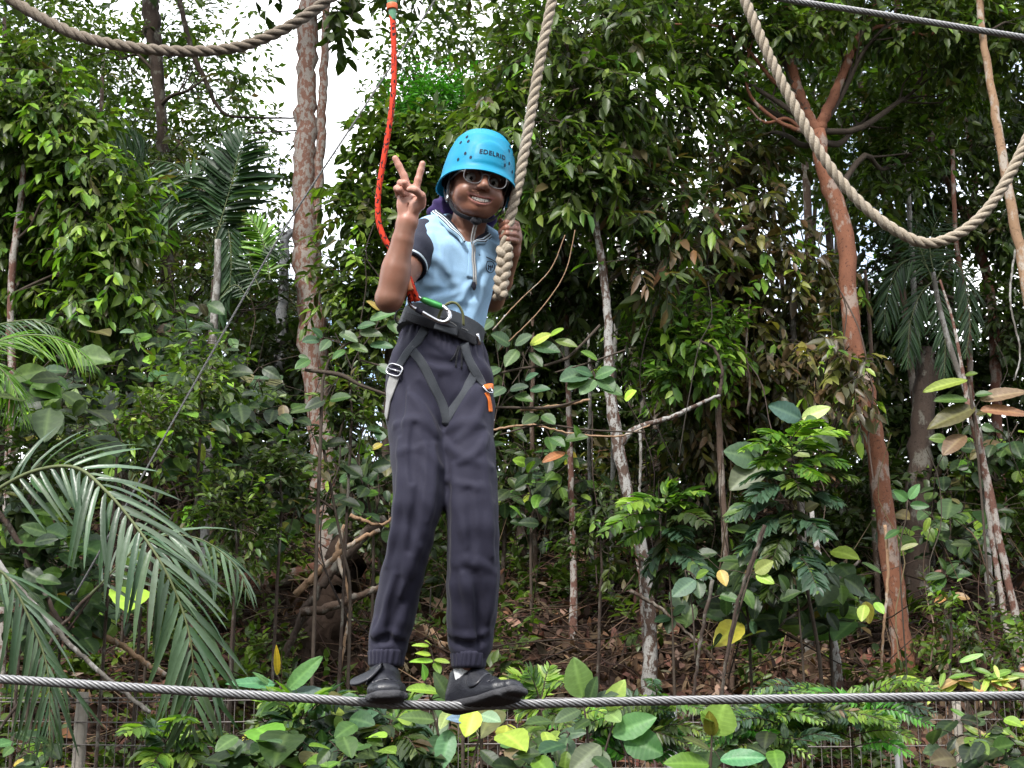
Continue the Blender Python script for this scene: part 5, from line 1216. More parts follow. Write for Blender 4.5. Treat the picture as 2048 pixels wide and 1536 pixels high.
# ------------------------------------------------------------------ the person on the wire
def skin_mat():
    t = NT('skin')
    c = t.attr()
    f = t.noise(140, 3)
    c = t.mix(f, t.mix(1.0, c, (.86, .83, .82), 'MULTIPLY'), c)
    c = t.mix(t.ramp(t.noise(22, 4), [(.35, 0), (.7, .6)]), c, t.mix(1.0, c, (1.18, .98, .92), 'MULTIPLY'))
    b = t.bsdf(c, .42, .45, bump=t.noise(420, 2), bstr=.12, bdist=.002)
    b.inputs['Subsurface Weight'].default_value = .12
    b.inputs['Subsurface Radius'].default_value = (.012, .005, .003)
    b.inputs['Subsurface Scale'].default_value = .4
    return t.done(b)
def cloth_mat(name, color, rough=.85, weave=900, bstr=.25, vary=.12, sheen=.1, big=14):
    t = NT(name)
    c = t.mix(t.noise(big, 4), [x * (1 - vary) for x in color], [min(1, x * (1 + vary)) for x in color])
    c = t.mix(t.ramp(t.noise(weave, 1), [(.35, 0), (.65, 1)]), t.mix(1.0, c, (.86, .86, .86), 'MULTIPLY'), c)
    w = t.n('ShaderNodeMath', operation='ADD'); t.l(t.noise(weave, 1), w.inputs[0]); t.l(t.noise(70, 4), w.inputs[1])
    b = t.bsdf(c, rough, .2, bump=w.outputs[0], bstr=bstr, bdist=.003)
    b.inputs['Sheen Weight'].default_value = sheen; b.inputs['Sheen Roughness'].default_value = .5
    return t.done(b)
def trouser_mat():
    t = NT('navy_twill')
    c = t.mix(t.noise(9, 4), (.0185, .0180, .0350), (.0255, .0248, .0455))
    c = t.mix(t.ramp(t.noise(700, 1), [(.35, 0), (.65, 1)]), t.mix(1.0, c, (.82, .82, .82), 'MULTIPLY'), c)
    n1 = t.n('ShaderNodeTexNoise', noise_type='RIDGED_MULTIFRACTAL'); n1.inputs['Scale'].default_value = 9; n1.inputs['Detail'].default_value = 3; n1.inputs['Distortion'].default_value = .6
    mp = t.n('ShaderNodeMapping'); mp.inputs['Scale'].default_value = (1.3, 1.3, .55); mp.inputs['Rotation'].default_value = (0, R(18), 0)
    t.l(t.coord(), mp.inputs['Vector']); t.l(mp.outputs['Vector'], n1.inputs['Vector'])
    b1 = t.n('ShaderNodeBump'); b1.inputs['Strength'].default_value = .45; b1.inputs['Distance'].default_value = .012; t.l(n1.outputs['Fac'], b1.inputs['Height'])
    b = t.bsdf(c, .74, .22, bump=t.noise(700, 1), bstr=.3, bdist=.002)
    for l_ in t.t.links:
        if l_.to_socket == b.inputs['Normal']: t.l(b1.outputs['Normal'], l_.from_node.inputs['Normal'])
    b.inputs['Sheen Weight'].default_value = .06
    return t.done(b)
M['skin'] = skin_mat()
M['shirt'] = cloth_mat('light_blue_knit', (.32, .51, .71), rough=.95, sheen=.0)
M['navy'] = cloth_mat('navy_knit', (.024, .027, .045))
M['trouser'] = trouser_mat()
M['white_cloth'] = cloth_mat('white_cloth', (.72, .73, .74))
M['purple'] = cloth_mat('purple_cloth', (.032, .018, .085))
M['leather'] = plain('black_leather', (.017, .018, .024), .36, .5, nscale=30, bump=.18, bscale=220)
M['rubber'] = plain('grey_rubber', (.045, .045, .05), .7, .3, nscale=60, bump=.3, bscale=150)
M['web'] = cloth_mat('charcoal_webbing', (.050, .056, .066), .7, 500, .5, .1, .08)
M['web_grey'] = cloth_mat('grey_webbing', (.36, .36, .355), .7, 500, .5, .1)
M['web_dark'] = cloth_mat('black_webbing', (.016, .017, .022), .65, 500, .5, .1)
M['olive'] = cloth_mat('olive_webbing', (.15, .16, .065), .7, 500, .5, .15)
M['orange'] = cloth_mat('orange_webbing', (.75, .17, .02), .6, 500, .4, .1)
M['alu'] = plain('aluminium', (.46, .46, .48), .25, .5, 1.0, nscale=40, namt=.08)
M['steel'] = plain('steel', (.55, .55, .56), .35, .5, 1.0, nscale=60, namt=.15)
M['green_metal'] = plain('green_anodised', (.05, .27, .07), .3, .5, .4, nscale=40, namt=.1)
M['helmet'] = plain('blue_plastic', (.003, .235, .40), .48, .28, nscale=12, namt=.06, bump=.03, bscale=90)
M['dark_foam'] = plain('dark_foam', (.012, .012, .02), .9, .2)
M['print'] = plain('navy_print_and_vent_shade', (.006, .010, .028), .6, .2)  # badge and lettering print, also the painted shade of the helmet vents
M['tooth'] = plain('tooth', (.86, .83, .76), .3, .5)
M['eye'] = leaf_mat('eye_surface', 0, .15, .5)
M['frame'] = plain('grey_frame', (.13, .13, .135), .3, .5)
M['bag'] = plain('clear_plastic', (.5, .62, .66), .25, .5, **{'Transmission Weight': .6})
def lens_mat():
    t = NT('tinted_lens')
    b = t.bsdf((.72, .72, .75), .05, .5); b.inputs['Transmission Weight'].default_value = 1.0; b.inputs['IOR'].default_value = 1.08
    return t.done(b)
M['lens'] = lens_mat()

PY = 3.62                                                    # how far ahead the person stands
person = empty('person', P(880, 1405, 3.6), 'smiling person in a blue helmet making a V sign while balancing on the steel wire', 'person')
def s_at(py, Y): return (Y * CP + (P(1024, py, Y)[2] - CAM_Z) * SP) / FPX      # metres per photo pixel there
TB = basis(17, 0, 15)                                        # torso: right, up, forward
HB = basis(14, 6, 7.5)                                        # head
HC = P(954, 375, 3.56)
def H(x, y, z): return HC + x * HB[0] + y * HB[1] + z * HB[2]

# ---- shared torso sections
tor_px = [(880, 700, 80, .082), (886, 655, 78, .078), (895, 610, 77, .080), (905, 560, 80, .088), (912, 515, 80, .086), (918, 483, 74, .072)]
tor_C = [P(a, b, PY) for a, b, _, _ in tor_px]
tor_w = [w * s_at(b, PY) * 1.02 for a, b, w, _ in tor_px]
tor_d = [d for *_, d in tor_px]
SH_R, EL_R, WR_R = P(856, 472, 3.60), P(780, 594, 3.43), P(814, 444, 3.39)
SH_L, EL_L, WR_L = P(978, 496, 3.68), P(984, 600, 3.80), P(1024, 502, 3.615)
NECK = P(926, 462, 3.60)

# ---- body: one continuous skin surface from the ankles to the finger tips
b = Field(P(716, 1345, 3.6) - [0, .28, 0], P(1058, 262, 3.6) + [0, .30, 0], .0029)
b.loft(tor_C, TB[0], TB[2], tor_w, tor_d, .02, grow=-.012)
b.cap(SH_R, SH_L, .038, .036, .03)
# legs under the trousers, down into the shoes
legR = [P(838, 760, 3.62), P(836, 985, 3.52), P(775, 1325, 3.64)]
legL = [P(930, 770, 3.62), P(945, 1040, 3.55), P(933, 1335, 3.63)]
for lg in (legR, legL):
    b.cap(lg[0], lg[1], .062, .044, .03); b.cap(lg[1], lg[2], .042, .026, .02)
b.cap(tor_C[0], (legR[0] + legL[0]) / 2, .085, .08, .03)
# neck
b.cap(NECK + [0, .02, -.03], H(0, -.055, -.012), .049, .047, .02)
# head
b.ell(H(0, .035, -.008), HB, (.073, .092, .090), .01)
b.ell(H(0, -.026, .030), HB, (.0625, .066, .058), .022)
for sx in (-1, 1): b.ell(H(sx * .034, -.041, .036), HB, (.026, .028, .034), .022)
b.ell(H(0, -.066, .044), HB, (.031, .027, .036), .022)
b.ell(H(0, -.078, .062), HB, (.020, .014, .017), .02)
for sx in (-1, 1):
    b.ell(H(sx * .036, -.036, .060), HB, (.026, .022, .024), .014)        # raised cheeks of a smile
    b.cap(H(sx * .012, .026, .080), H(sx * .045, .024, .066), .009, .008, .010)   # brow ridge
    b.cap(H(sx * .052, -.036, .0), H(sx * .026, -.074, .042), .015, .012, .02)    # jaw line
    b.ell(H(sx * .070, -.018, -.004), HB, (.010, .030, .018), .006)       # ears
    b.ell(H(sx * .031, .002, .100), HB, (.016, .011, .018), .008, 'sub')  # eye sockets
b.cap(H(0, .012, .088), H(0, -.024, .106), .0075, .0115, .008)            # nose
for sx in (-1, 1):
    b.ell(H(sx * .0122, -.028, .096), HB, (.0078, .0072, .010), .005)
    b.ell(H(sx * .0066, -.0365, .1025), HB, (.0032, .0022, .004), .002, 'sub')
# smiling mouth: lips round an open crescent
mx = np.linspace(-1, 1, 13)
MW, MY = .0370, -.0590
def mouth(x, lift, zoff): return H(x * MW, MY + .0150 * x * x + lift, .0860 + zoff - .0195 * x * x)
for i in range(12):
    b.cap(mouth(mx[i], .0062 * (1 - .6 * mx[i] ** 2), .0), mouth(mx[i + 1], .0062 * (1 - .6 * mx[i + 1] ** 2), .0), .0034, .0034, .005)
    b.cap(mouth(mx[i], -.0092 * (1 - mx[i] ** 2) - .0005, -.001), mouth(mx[i + 1], -.0092 * (1 - mx[i + 1] ** 2) - .0005, -.001), .0042, .0042, .005)
for i in range(1, 11):
    l0, l1 = -.0014 * (1 - mx[i] ** 2), -.0014 * (1 - mx[i + 1] ** 2)
    b.cap(mouth(mx[i], l0, .0015), mouth(mx[i + 1], l1, .0015), .0066 * (1 - mx[i] ** 2) + .0004, .0066 * (1 - mx[i + 1] ** 2) + .0004, .0015, 'sub')
# right arm, raised: upper arm comes forward to the elbow, forearm up
b.chain([SH_R, (SH_R * .45 + EL_R * .55), EL_R], [.040, .037, .0325], .004)
mid = EL_R * .62 + WR_R * .38
b.chain([EL_R, mid, EL_R * .25 + WR_R * .75, WR_R], [.0330, .0330, .0285, .0245], .004)
b.ell(EL_R + [-.004, .0, -.006], TB, (.031, .033, .033), .02)
b.ell(P(803, 449, 3.395), TB, (.009, .012, .010), .012); b.ell(P(826, 447, 3.39), TB, (.008, .012, .010), .012)
b.ell(P(786, 545, 3.415), basis(0, 0, 10), (.028, .055, .030), .02); b.ell(P(800, 560, 3.425), basis(0, 0, 14), (.020, .045, .026), .02)
# right hand: V sign, palm to the viewer
def Q(px, py, Y): return P(px, py, Y)
hy = 3.385
b.ell(P(822, 400, hy), basis(0, 0, 10), (.030, .042, .0155), .012)
b.cap(WR_R, P(820, 412, hy), .0235, .027, .014, squash=(np.array([0, 1., 0]), 1.5))
b.ell(P(837, 408, hy - .010), basis(0, 0, 30), (.0165, .028, .015), .01)    # ball of the thumb
b.ell(P(804, 408, hy - .006), basis(0, 0, 0), (.013, .030, .013), .01)      # heel of the little finger
b.chain([P(832, 378, hy), P(836, 360, hy - .003), P(841.5, 341, hy - .005), P(845, 327.5, hy - .008)], [.0100, .0092, .0086, .0080], .004)   # index
b.chain([P(815, 375, hy), P(808, 352, hy - .002), P(798, 332, hy - .005), P(790.5, 317, hy - .008)], [.0104, .0096, .0090, .0083], .004)      # middle
b.chain([P(806, 384, hy - .002), P(801, 366, hy - .024), P(809, 366, hy - .040), P(815, 378, hy - .031)], [.0094, .0090, .0083, .0073], .003)       # ring, folded
b.chain([P(798, 391, hy), P(793, 377, hy - .022), P(800, 379, hy - .036), P(806, 389, hy - .028)], [.0086, .0080, .0074, .0066], .003)         # little, folded
b.chain([P(842, 410, hy - .012), P(843, 392, hy - .032), P(831, 381, hy - .047), P(819, 379, hy - .051)], [.0125, .0105, .0095, .0082], .004)        # thumb over them
b.chain([P(838, 392, hy - .0145), P(826, 396, hy - .0165), P(817, 408, hy - .0165), P(815, 424, hy - .0165)], [.0017, .0020, .0020, .0014], .002, 'sub')   # palm creases
b.chain([P(803, 396, hy - .0165), P(814, 393, hy - .0165), P(826, 386, hy - .0160)], [.0014, .0018, .0014], .002, 'sub')
# left arm: behind the side, forearm up to the hand on the rope
b.chain([SH_L, EL_L], [.037, .032], .012)
b.chain([EL_L, EL_L * .6 + WR_L * .4, WR_L], [.033, .034, .0235], .012)
b.chain([WR_L, P(1030, 478, 3.60)], [.0235, .024], .012, squash=(np.array([1., 0, 0]), 1.25))
b.ell(P(1029, 470, 3.598), basis(30, 0, 8), (.014, .033, .026), .012)
GR = [(1033, 449, 3.585, .93), (1034, 460, 3.582, .98), (1034, 471.5, 3.582, .93), (1033, 483, 3.585, .82)]
for (kx, ky, kY, q) in GR:                                    # four fingers closed round the rope
    b.chain([P(kx, ky, kY), P(kx - 6, ky - 3, kY - .036), P(kx - 21 * q, ky - 4, kY - .058), P(kx - 33 * q, ky + 3, kY - .040), P(kx - 33 * q, ky + 8, kY - .022)],
            [.0098 * q, .0094 * q, .0088 * q, .0080 * q, .0070 * q], .0025)
b.chain([P(1030, 470, 3.62), P(1014, 456, 3.625), P(1004, 446, 3.60), P(1001, 442, 3.575)], [.0125, .0105, .0092, .008], .004)      # thumb
bV, bQ = b.net()
# skin colours: deep brown, paler palms, darker brows, rose lips
loc = (bV - HC) @ HB.T
bc = np.broadcast_to(np.array([.245, .122, .082]), bV.shape).copy()
def blend(mask, c):
    global bc
    bc = bc * (1 - mask[:, None]) + np.array(c) * mask[:, None]
def soft(d, e): return np.clip(1 - d / e, 0, 1)
pal = np.zeros(len(bV))
hd = np.linalg.norm(bV - P(820, 395, hy - .02), axis=1)
up = ((bV - WR_R) @ nrm(P(820, 380, hy) - WR_R))
pal = np.clip((up + .012) / .03, 0, 1) * (hd < .2) * (bV[:, 0] < P(866, 400, 3.4)[0])
blend(pal * .9, (.46, .245, .185))
hl = np.linalg.norm(bV - P(1018, 468, 3.57), axis=1)
blend(soft(hl - .04, .03) * .45, (.27, .125, .085))
inhead = (np.abs(loc[:, 0]) < .09) & (np.abs(loc[:, 1]) < .14) & (loc[:, 2] > .03)
tw = np.clip(loc[:, 0] / MW, -1.15, 1.15)
my = MY + .0150 * tw ** 2
lipd = np.abs(loc[:, 1] - (my - .0015)) / (.0125 * np.clip(1 - np.abs(tw) ** 2.2, 0.02, 1) + .002)
blend(np.clip((1.15 - lipd) / .3, 0, 1) * inhead * (np.abs(tw) < 1.1) * (loc[:, 2] > .06), (.30, .135, .115))
inm = (np.abs(loc[:, 1] - (my - .0014)) < .0062 * (1 - np.clip(np.abs(tw), 0, 1) ** 2)) & inhead & (loc[:, 2] < .0828 - .0195 * tw ** 2) & (loc[:, 2] > .05)
blend(inm.astype(float), (.035, .012, .012))
for sx in (-1, 1):
    bx, by = loc[:, 0] - sx * .031, loc[:, 1]
    arch = .0255 - .9 * (bx * sx - .002) ** 2 / .02
    blend(np.clip((.0055 - np.abs(by - arch)) / .003, 0, 1) * (np.abs(bx) < .020) * inhead * .8, (.02, .013, .011))
body_me = mesh('body', bV, quads=bQ, col=bc)
body = link('body', body_me, M['skin'], person)
# teeth and eyes
mb = MB()
for i in range(-4, 5):
    x = i * .0066
    c = mouth(x / MW, .0012 - .0001 * i * i, -.0028)
    w, hgt = .0064, .0112 * (1 - (i / 5.2) ** 2)
    e = [c + HB[0] * w / 2 * a + HB[1] * hgt / 2 * q + HB[2] * z for z in (0, -.004) for a, q in ((-1, -1), (1, -1), (1, 1), (-1, 1))]
    e = [p_ + HB[2] * (.0015 if j < 4 else 0) for j, p_ in enumerate(e)]
    mb.add(e, [[0, 1, 2, 3], [0, 4, 5, 1], [1, 5, 6, 2], [2, 6, 7, 3], [3, 7, 4, 0]])
mb.build('teeth', M['tooth'], person, smooth=False)
for sx in (-1, 1):
    u, v = np.meshgrid(np.linspace(0, np.pi, 17), np.linspace(0, 2 * np.pi, 24, endpoint=False), indexing='ij')
    d = np.stack([np.sin(u) * np.cos(v), np.sin(u) * np.sin(v), np.cos(u)], -1).reshape(-1, 3)
    c = H(sx * .031, .000, .0725)
    look = nrm(np.array([0, 0, CAM_Z]) - c)
    Vv = c + .0116 * d @ HB
    cs = d @ HB @ look
    colr = np.where(cs[:, None] > .985, (.004, .003, .003), np.where(cs[:, None] > .925, (.028, .014, .008), (.55, .53, .50)))
    i = np.arange(16)[:, None] * 24; j = np.arange(24)[None]; j2 = (j + 1) % 24
    MB().add(Vv, np.stack([i + j, i + 24 + j, i + 24 + j2, i + j2], -1).reshape(-1, 4), col=colr).build('eye', M['eye'], person)
# hair at the nape and temples, dark under the helmet
hf = Field(HC - .16, HC + .16, .004)
hf.ell(H(0, .032, -.016), HB, (.0775, .096, .090), 0)
hf.half(H(0, .018, .030), nrm(HB[2] * 1.0 - HB[1] * .9))
hf.half(H(0, -.062, 0), -HB[1])
hV, hQ = hf.net()
link('hair', mesh('hair', hV, quads=hQ), plain('black_hair', (.008, .007, .007), .5, .4, nscale=80, bump=.6, bscale=160), person)

# ---- shirt
sf = Field(P(772, 715, 3.6) - [0, .20, 0], P(1022, 415, 3.6) + [0, .24, 0], .0029)
sf.loft(tor_C, TB[0], TB[2], tor_w, tor_d, .0, p=2.25, grow=.003)
sf.cap(P(872, 462, 3.61), P(975, 492, 3.665), .044, .043, .03)
sf.cap(P(905, 455, 3.63), P(958, 470, 3.645), .036, .034, .03)
sf.cap(SH_R, SH_R * .84 + EL_R * .16, .050, .048, .022)
sf.cap(SH_L, SH_L * .9 + EL_L * .1, .046, .044, .022)
nz = np.random.default_rng(3)
def fold(f, pix, r, k=.012, out=.0, mode='add', taper=True):
    """a raised crease (or, with mode 'sub', a furrow) along photo pixels on the cloth"""
    n = 9
    q = spline(np.array(pix, float), n)
    hh = [f.hit(a, c) for a, c in q]
    p = np.array([x[0] - x[1] * (r * .55 - out) for x in hh]) if mode == 'add' else np.array([x[0] + x[1] * (r * .62) for x in hh])
    for _ in range(3): p[1:-1] = (p[:-2] + 2 * p[1:-1] + p[2:]) / 4
    p = spline(p, 24)
    rr = r * (np.sin(np.linspace(.15, np.pi - .15, 24)) ** .6 if taper else np.ones(24))
    f.line(p, rr, k, mode)
for pix, r, m in [([(812, 640), (850, 606), (900, 590), (945, 572)], .009, 'add'), ([(870, 634), (905, 612), (950, 604)], .008, 'add'),
                  ([(900, 655), (925, 600), (965, 530)], .007, 'add'), ([(930, 668), (955, 610), (975, 555)], .008, 'add'),
                  ([(862, 470), (868, 500), (858, 540)], .008, 'add'), ([(850, 505), (885, 525), (905, 560)], .007, 'add'),
                  ([(835, 560), (870, 575), (915, 568)], .007, 'add'), ([(880, 470), (893, 500), (896, 545)], .006, 'add'),
                  ([(830, 600), (865, 585), (905, 577)], .008, 'sub'), ([(915, 640), (940, 590), (970, 540)], .007, 'sub'),
                  ([(960, 500), (968, 530), (965, 570)], .006, 'add'), ([(860, 650), (885, 620), (930, 612)], .007, 'sub'),
                  ([(855, 530), (880, 545), (900, 580)], .007, 'sub'), ([(900, 480), (925, 510), (935, 550)], .006, 'add')]:
    fold(sf, pix, r * .8, .018, .0003, m)
sf.wrinkle(lambda X, Y, Z: .0009 * np.sin(46 * X + 30 * Z + 2 * np.sin(21 * Z + 9 * X)) * np.sin(38 * Z - 22 * X + 1.5 * np.sin(17 * X)))
# neck opening and hem
sf.cap(NECK + [-.004, .01, -.028], H(0, -.06, -.02) + HB[1] * .03, .056, .062, .006, 'sub')
for yy in (3.44, 3.46, 3.48, 3.50, 3.52, 3.54, 3.56): sf.chain([P(941, 484, yy), P(939, 466, yy), P(932, 440, yy)], [.004, .025, .050], .002, 'sub')
sf.half(P(883, 664, 3.62), -TB[1])
sV, sQ = sf.net()
link('shirt', mesh('shirt', sV, quads=sQ), M['shirt'], person)
# short navy sleeves with a striped rib cuff
for tagname, A, Bp, f0, f1, rr in (('r', SH_R, EL_R, .06, .47, .0515), ('l', SH_L, EL_L, .06, .46, .048)):
    ax = nrm(Bp - A); L = np.linalg.norm(Bp - A)
    lo = np.minimum(A, Bp) - .09; hi = np.maximum(A, Bp) + .09
    f = Field(lo, hi, .0025)
    f.cap(A + ax * L * .0, A + ax * L * .3, rr * .98, rr * .98, .01)
    f.cap(A + ax * L * .3, A + ax * L * .6, rr * .98, rr * .90, .01)
    f.wrinkle(lambda X, Y, Z: .0007 * np.sin(70 * Z + 40 * X + 2 * np.sin(40 * X)))
    f.cap(A + ax * L * .40, A + ax * L * .8, rr * .82, rr * .82, .0, 'sub')
    f.half(A + ax * L * f1, ax)
    f.half(A + ax * L * (f0 - .12), -nrm(ax * .6 + TB[0] * (-1 if tagname == 'r' else 1) * .8))
    V_, Q_ = f.net()
    slv = link('sleeve', mesh('sleeve', V_, quads=Q_), M['navy'], person)
    mb = MB()
    e1 = nrm(np.cross(ax, [0, 1., 0])); e2 = np.cross(ax, e1)
    a = np.linspace(0, 2 * np.pi, 40, endpoint=False)
    for (t0, t1, cc) in ((.425, .448, (.58, .70, .82)), (.448, .466, (.015, .017, .03)), (.466, .492, (.62, .72, .82)), (.492, .516, (.015, .017, .03))):
        rc = (np.linspace(0, 1, 4) * np.pi)
        rows = [(t0, rr * .90), (t0 + .002, rr * .925), (t1 - .002, rr * .92), (t1, rr * .895), (t1, rr * .80)]
        V_ = np.concatenate([A + ax * L * t + r_ * (np.cos(a)[:, None] * e1 + np.sin(a)[:, None] * e2) for t, r_ in rows])
        i = np.arange(len(rows) - 1)[:, None] * 40; j = np.arange(40)[None]; j2 = (j + 1) % 40
        mb.add(V_, np.stack([i + j, i + 40 + j, i + 40 + j2, i + j2], -1).reshape(-1, 4), col=cc)
    mb.build('cuff', leaf_mat('rib_knit', 0, .85, .2), slv)
# collar: striped band lying round the neck, open in a V at the front
mb = MB()
inner = [P(930, 484, 3.522), P(922, 470, 3.528), P(909, 452, 3.545), P(894, 436, 3.575), P(880, 425, 3.625), P(886, 420, 3.68), P(925, 428, 3.71), P(962, 446, 3.70), P(975, 457, 3.66), P(970, 465, 3.61), P(958, 474, 3.56), P(948, 482, 3.53), P(943, 487, 3.523)]
n = 60
pin = spline(np.array(inner), n)
t_ = nrm(np.gradient(pin, axis=0))
outw = nrm(pin - (NECK + [.0, 0, .0])); outw = nrm(outw - t_ * (outw * t_).sum(1)[:, None])
out2 = nrm(outw * .9 - TB[1] * .75); out2 = nrm(out2 - t_ * (out2 * t_).sum(1)[:, None])
nn = np.cross(t_, out2); nn *= np.sign((nn * (outw + TB[1])).sum(1))[:, None]
stripes = [(-.004, .0, (.015, .017, .03)), (.0, .0095, (.015, .017, .03)), (.0095, .0130, (.62, .72, .82)), (.0130, .0165, (.015, .017, .03)), (.0165, .0200, (.60, .72, .84)), (.0200, .0225, (.015, .017, .03)), (.0225, .0245, (.36, .54, .74))]
wtap = np.clip(np.minimum(np.arange(n), n - 1 - np.arange(n)) / 5.0, .35, 1)
def rowp(d):
    lift = .0052 * np.sin(np.clip((d + .004) / .0270, 0, 1) * np.pi) ** .6 - (.004 if d < 0 else 0)
    return pin + out2 * (d * wtap)[:, None] + nn * lift
for d0, d1, cc in stripes:
    v_ = np.concatenate([rowp(d0), rowp(d1)]); j_ = np.arange(n - 1)
    mb.add(v_, np.stack([j_, j_ + 1, n + j_ + 1, n + j_], 1), col=cc)
v_ = np.concatenate([rowp(.0245), rowp(.0245) - nn * .006]); j_ = np.arange(n - 1); mb.add(v_, np.stack([j_, j_ + 1, n + j_ + 1, n + j_], 1), col=(.40, .60, .80))
mb.build('collar', leaf_mat('collar_knit', 0, .85, .2), person)
# placket seam, chest badge and its line of print
mb = MB()
p, nn = drape(sf, [(943, 486), (943, 510), (942, 545), (940, 556)], 14, .0015)
ribbon(mb, p, nn, .020, .0012)
mb.build('placket', M['shirt'], person)
mb = MB()
for pix in ([(958, 510), (975, 515), (992, 525)],):
    p, nn = drape(sf, pix, 8, .0012); ribbon(mb, p, nn, .0022, .0008)
sh = [(974, 523), (983, 522), (988, 528), (988, 539), (981, 547), (973, 541), (971, 531), (974, 523)]
p, nn = drape(sf, sh, 24, .0012); ribbon(mb, p, nn, .0016, .0008)
for pix in ([(976, 530), (978, 535), (976, 539)], [(980, 531), (982, 536), (981, 541)], [(984, 530), (985, 536)], [(977, 533), (984, 534)]):
    p, nn = drape(sf, pix, 5, .0012); ribbon(mb, p, nn, .0026, .0008)
mb.build('badge', M['print'], person)
# purple scarf bunched behind the neck
pf = Field(NECK - .14, NECK + .14, .0035)
for pts, rr in (([P(862, 425, 3.66), P(878, 413, 3.66), P(893, 405, 3.66), P(905, 420, 3.67)], [.012, .019, .022, .018]),
                ([P(880, 428, 3.66), P(900, 430, 3.665), P(930, 440, 3.69), P(965, 452, 3.69), P(985, 440, 3.67)], [.022, .030, .034, .026, .016])):
    pf.chain(pts, rr, .012)
pf.wrinkle(lambda X, Y, Z: .0025 * np.sin(150 * X + 90 * Z + 2 * np.sin(60 * Z)))
V_, Q_ = pf.net()
link('scarf', mesh('scarf', V_, quads=Q_), M['purple'], person)

# ---- trousers
SR = lambda py, Y=3.6: s_at(py, Y)
tf = Field(P(700, 1352, 3.6) - [0, .22, 0], P(1020, 640, 3.6) + [0, .22, 0], .0032)
pel = [(884, 668, 79, .084), (881, 700, 90, .092), (879, 745, 104, .102), (880, 800, 106, .100), (881, 850, 104, .092)]
tf.loft([P(a, c, 3.62) for a, c, _, _ in pel], basis(17, 0, 8)[0], basis(17, 0, 8)[2], [w * s_at(c, 3.62) * 1.0 for a, c, w, _ in pel], [d for *_, d in pel], 0, p=2.3)
rl = [(832, 810, 57, .088, 3.60), (833, 870, 55, .082, 3.575), (837, 950, 51, .074, 3.545), (836, 1000, 48, .068, 3.53), (821, 1080, 42, .062, 3.55), (805, 1150, 41, .058, 3.58), (791, 1220, 41, .055, 3.615), (775, 1285, 39, .052, 3.64), (773, 1304, 36, .046, 3.64)]
ll = [(936, 810, 52, .086, 3.61), (936, 870, 50, .080, 3.59), (941, 950, 52, .074, 3.56), (946, 1050, 51, .068, 3.55), (947, 1150, 53, .066, 3.575), (943, 1230, 49, .060, 3.61), (940, 1290, 43, .054, 3.63), (938, 1308, 36, .046, 3.63)]
for L_ in (rl, ll):
    tf.loft([P(a, c, Y) for a, c, _, _, Y in L_], basis(12)[0], basis(12)[2], [w * s_at(c, Y) for a, c, w, _, Y in L_], [d for _, _, _, d, _ in L_], .012, p=2.2, capr=.035)
tf.blur(16)
tf.F -= .0012
TFOLDS = [  # long seams, knee breaks, and bunching above the cuffs
    ([(815, 780), (812, 860), (818, 960), (815, 1060), (812, 1140)], .0045, 'add'), ([(790, 850), (830, 838), (868, 862)], .010, 'add'), 
    ([(800, 905), (840, 895), (880, 935)], .008, 'add'), ([(820, 790), (850, 820), (872, 870)], .010, 'add'), ([(840, 770), (868, 815), (885, 850)], .010, 'sub'),
    ([(862, 990), (852, 1050), (835, 1110)], .012, 'add'), ([(795, 1010), (790, 1060), (770, 1130)], .010, 'add'), 
    ([(838, 1095), (815, 1155), (785, 1225), (760, 1262)], .011, 'add'), ([(820, 1165), (790, 1230), (765, 1285)], .009, 'sub'), ([(812, 1215), (800, 1260), (775, 1290)], .009, 'add'),
    ([(750, 1240), (748, 1270), (765, 1292)], .008, 'add'), ([(742, 1270), (775, 1262), (808, 1275)], .009, 'add'), ([(746, 1284), (775, 1279), (806, 1288)], .007, 'sub'),
    ([(895, 860), (925, 845), (965, 850)], .010, 'add'), ([(893, 885), (915, 910), (955, 925), (985, 935)], .010, 'add'), 
    ([(970, 800), (950, 850), (915, 880)], .009, 'add'), ([(898, 960), (930, 972), (975, 975)], .008, 'add'), ([(912, 970), (920, 1040), (935, 1090)], .009, 'add'),
    ([(905, 1128), (945, 1122), (990, 1142)], .010, 'add'), ([(918, 1135), (945, 1200), (972, 1240)], .010, 'add'),
    ([(990, 1150), (984, 1200), (975, 1250)], .010, 'add'), ([(960, 1160), (962, 1220), (972, 1270)], .009, 'sub'), ([(905, 1170), (915, 1230), (930, 1285)], .009, 'add'),
    ([(898, 1262), (935, 1275), (975, 1262)], .008, 'add'), ([(902, 1282), (938, 1290), (972, 1280)], .008, 'sub'), ([(985, 1010), (975, 1070), (985, 1120)], .008, 'add'),
    ([(830, 700), (850, 730), (895, 742)], .010, 'add'), ([(850, 715), (890, 725), (925, 720)], .008, 'sub'), ([(940, 745), (930, 780), (900, 820)], .009, 'sub'),
    ([(960, 720), (975, 745), (982, 780)], .009, 'add'), ([(790, 700), (785, 740), (782, 790)], .010, 'add'), ([(800, 760), (805, 800), (798, 850)], .008, 'sub'),
    ([(880, 760), (884, 810), (884, 850)], .007, 'sub')]
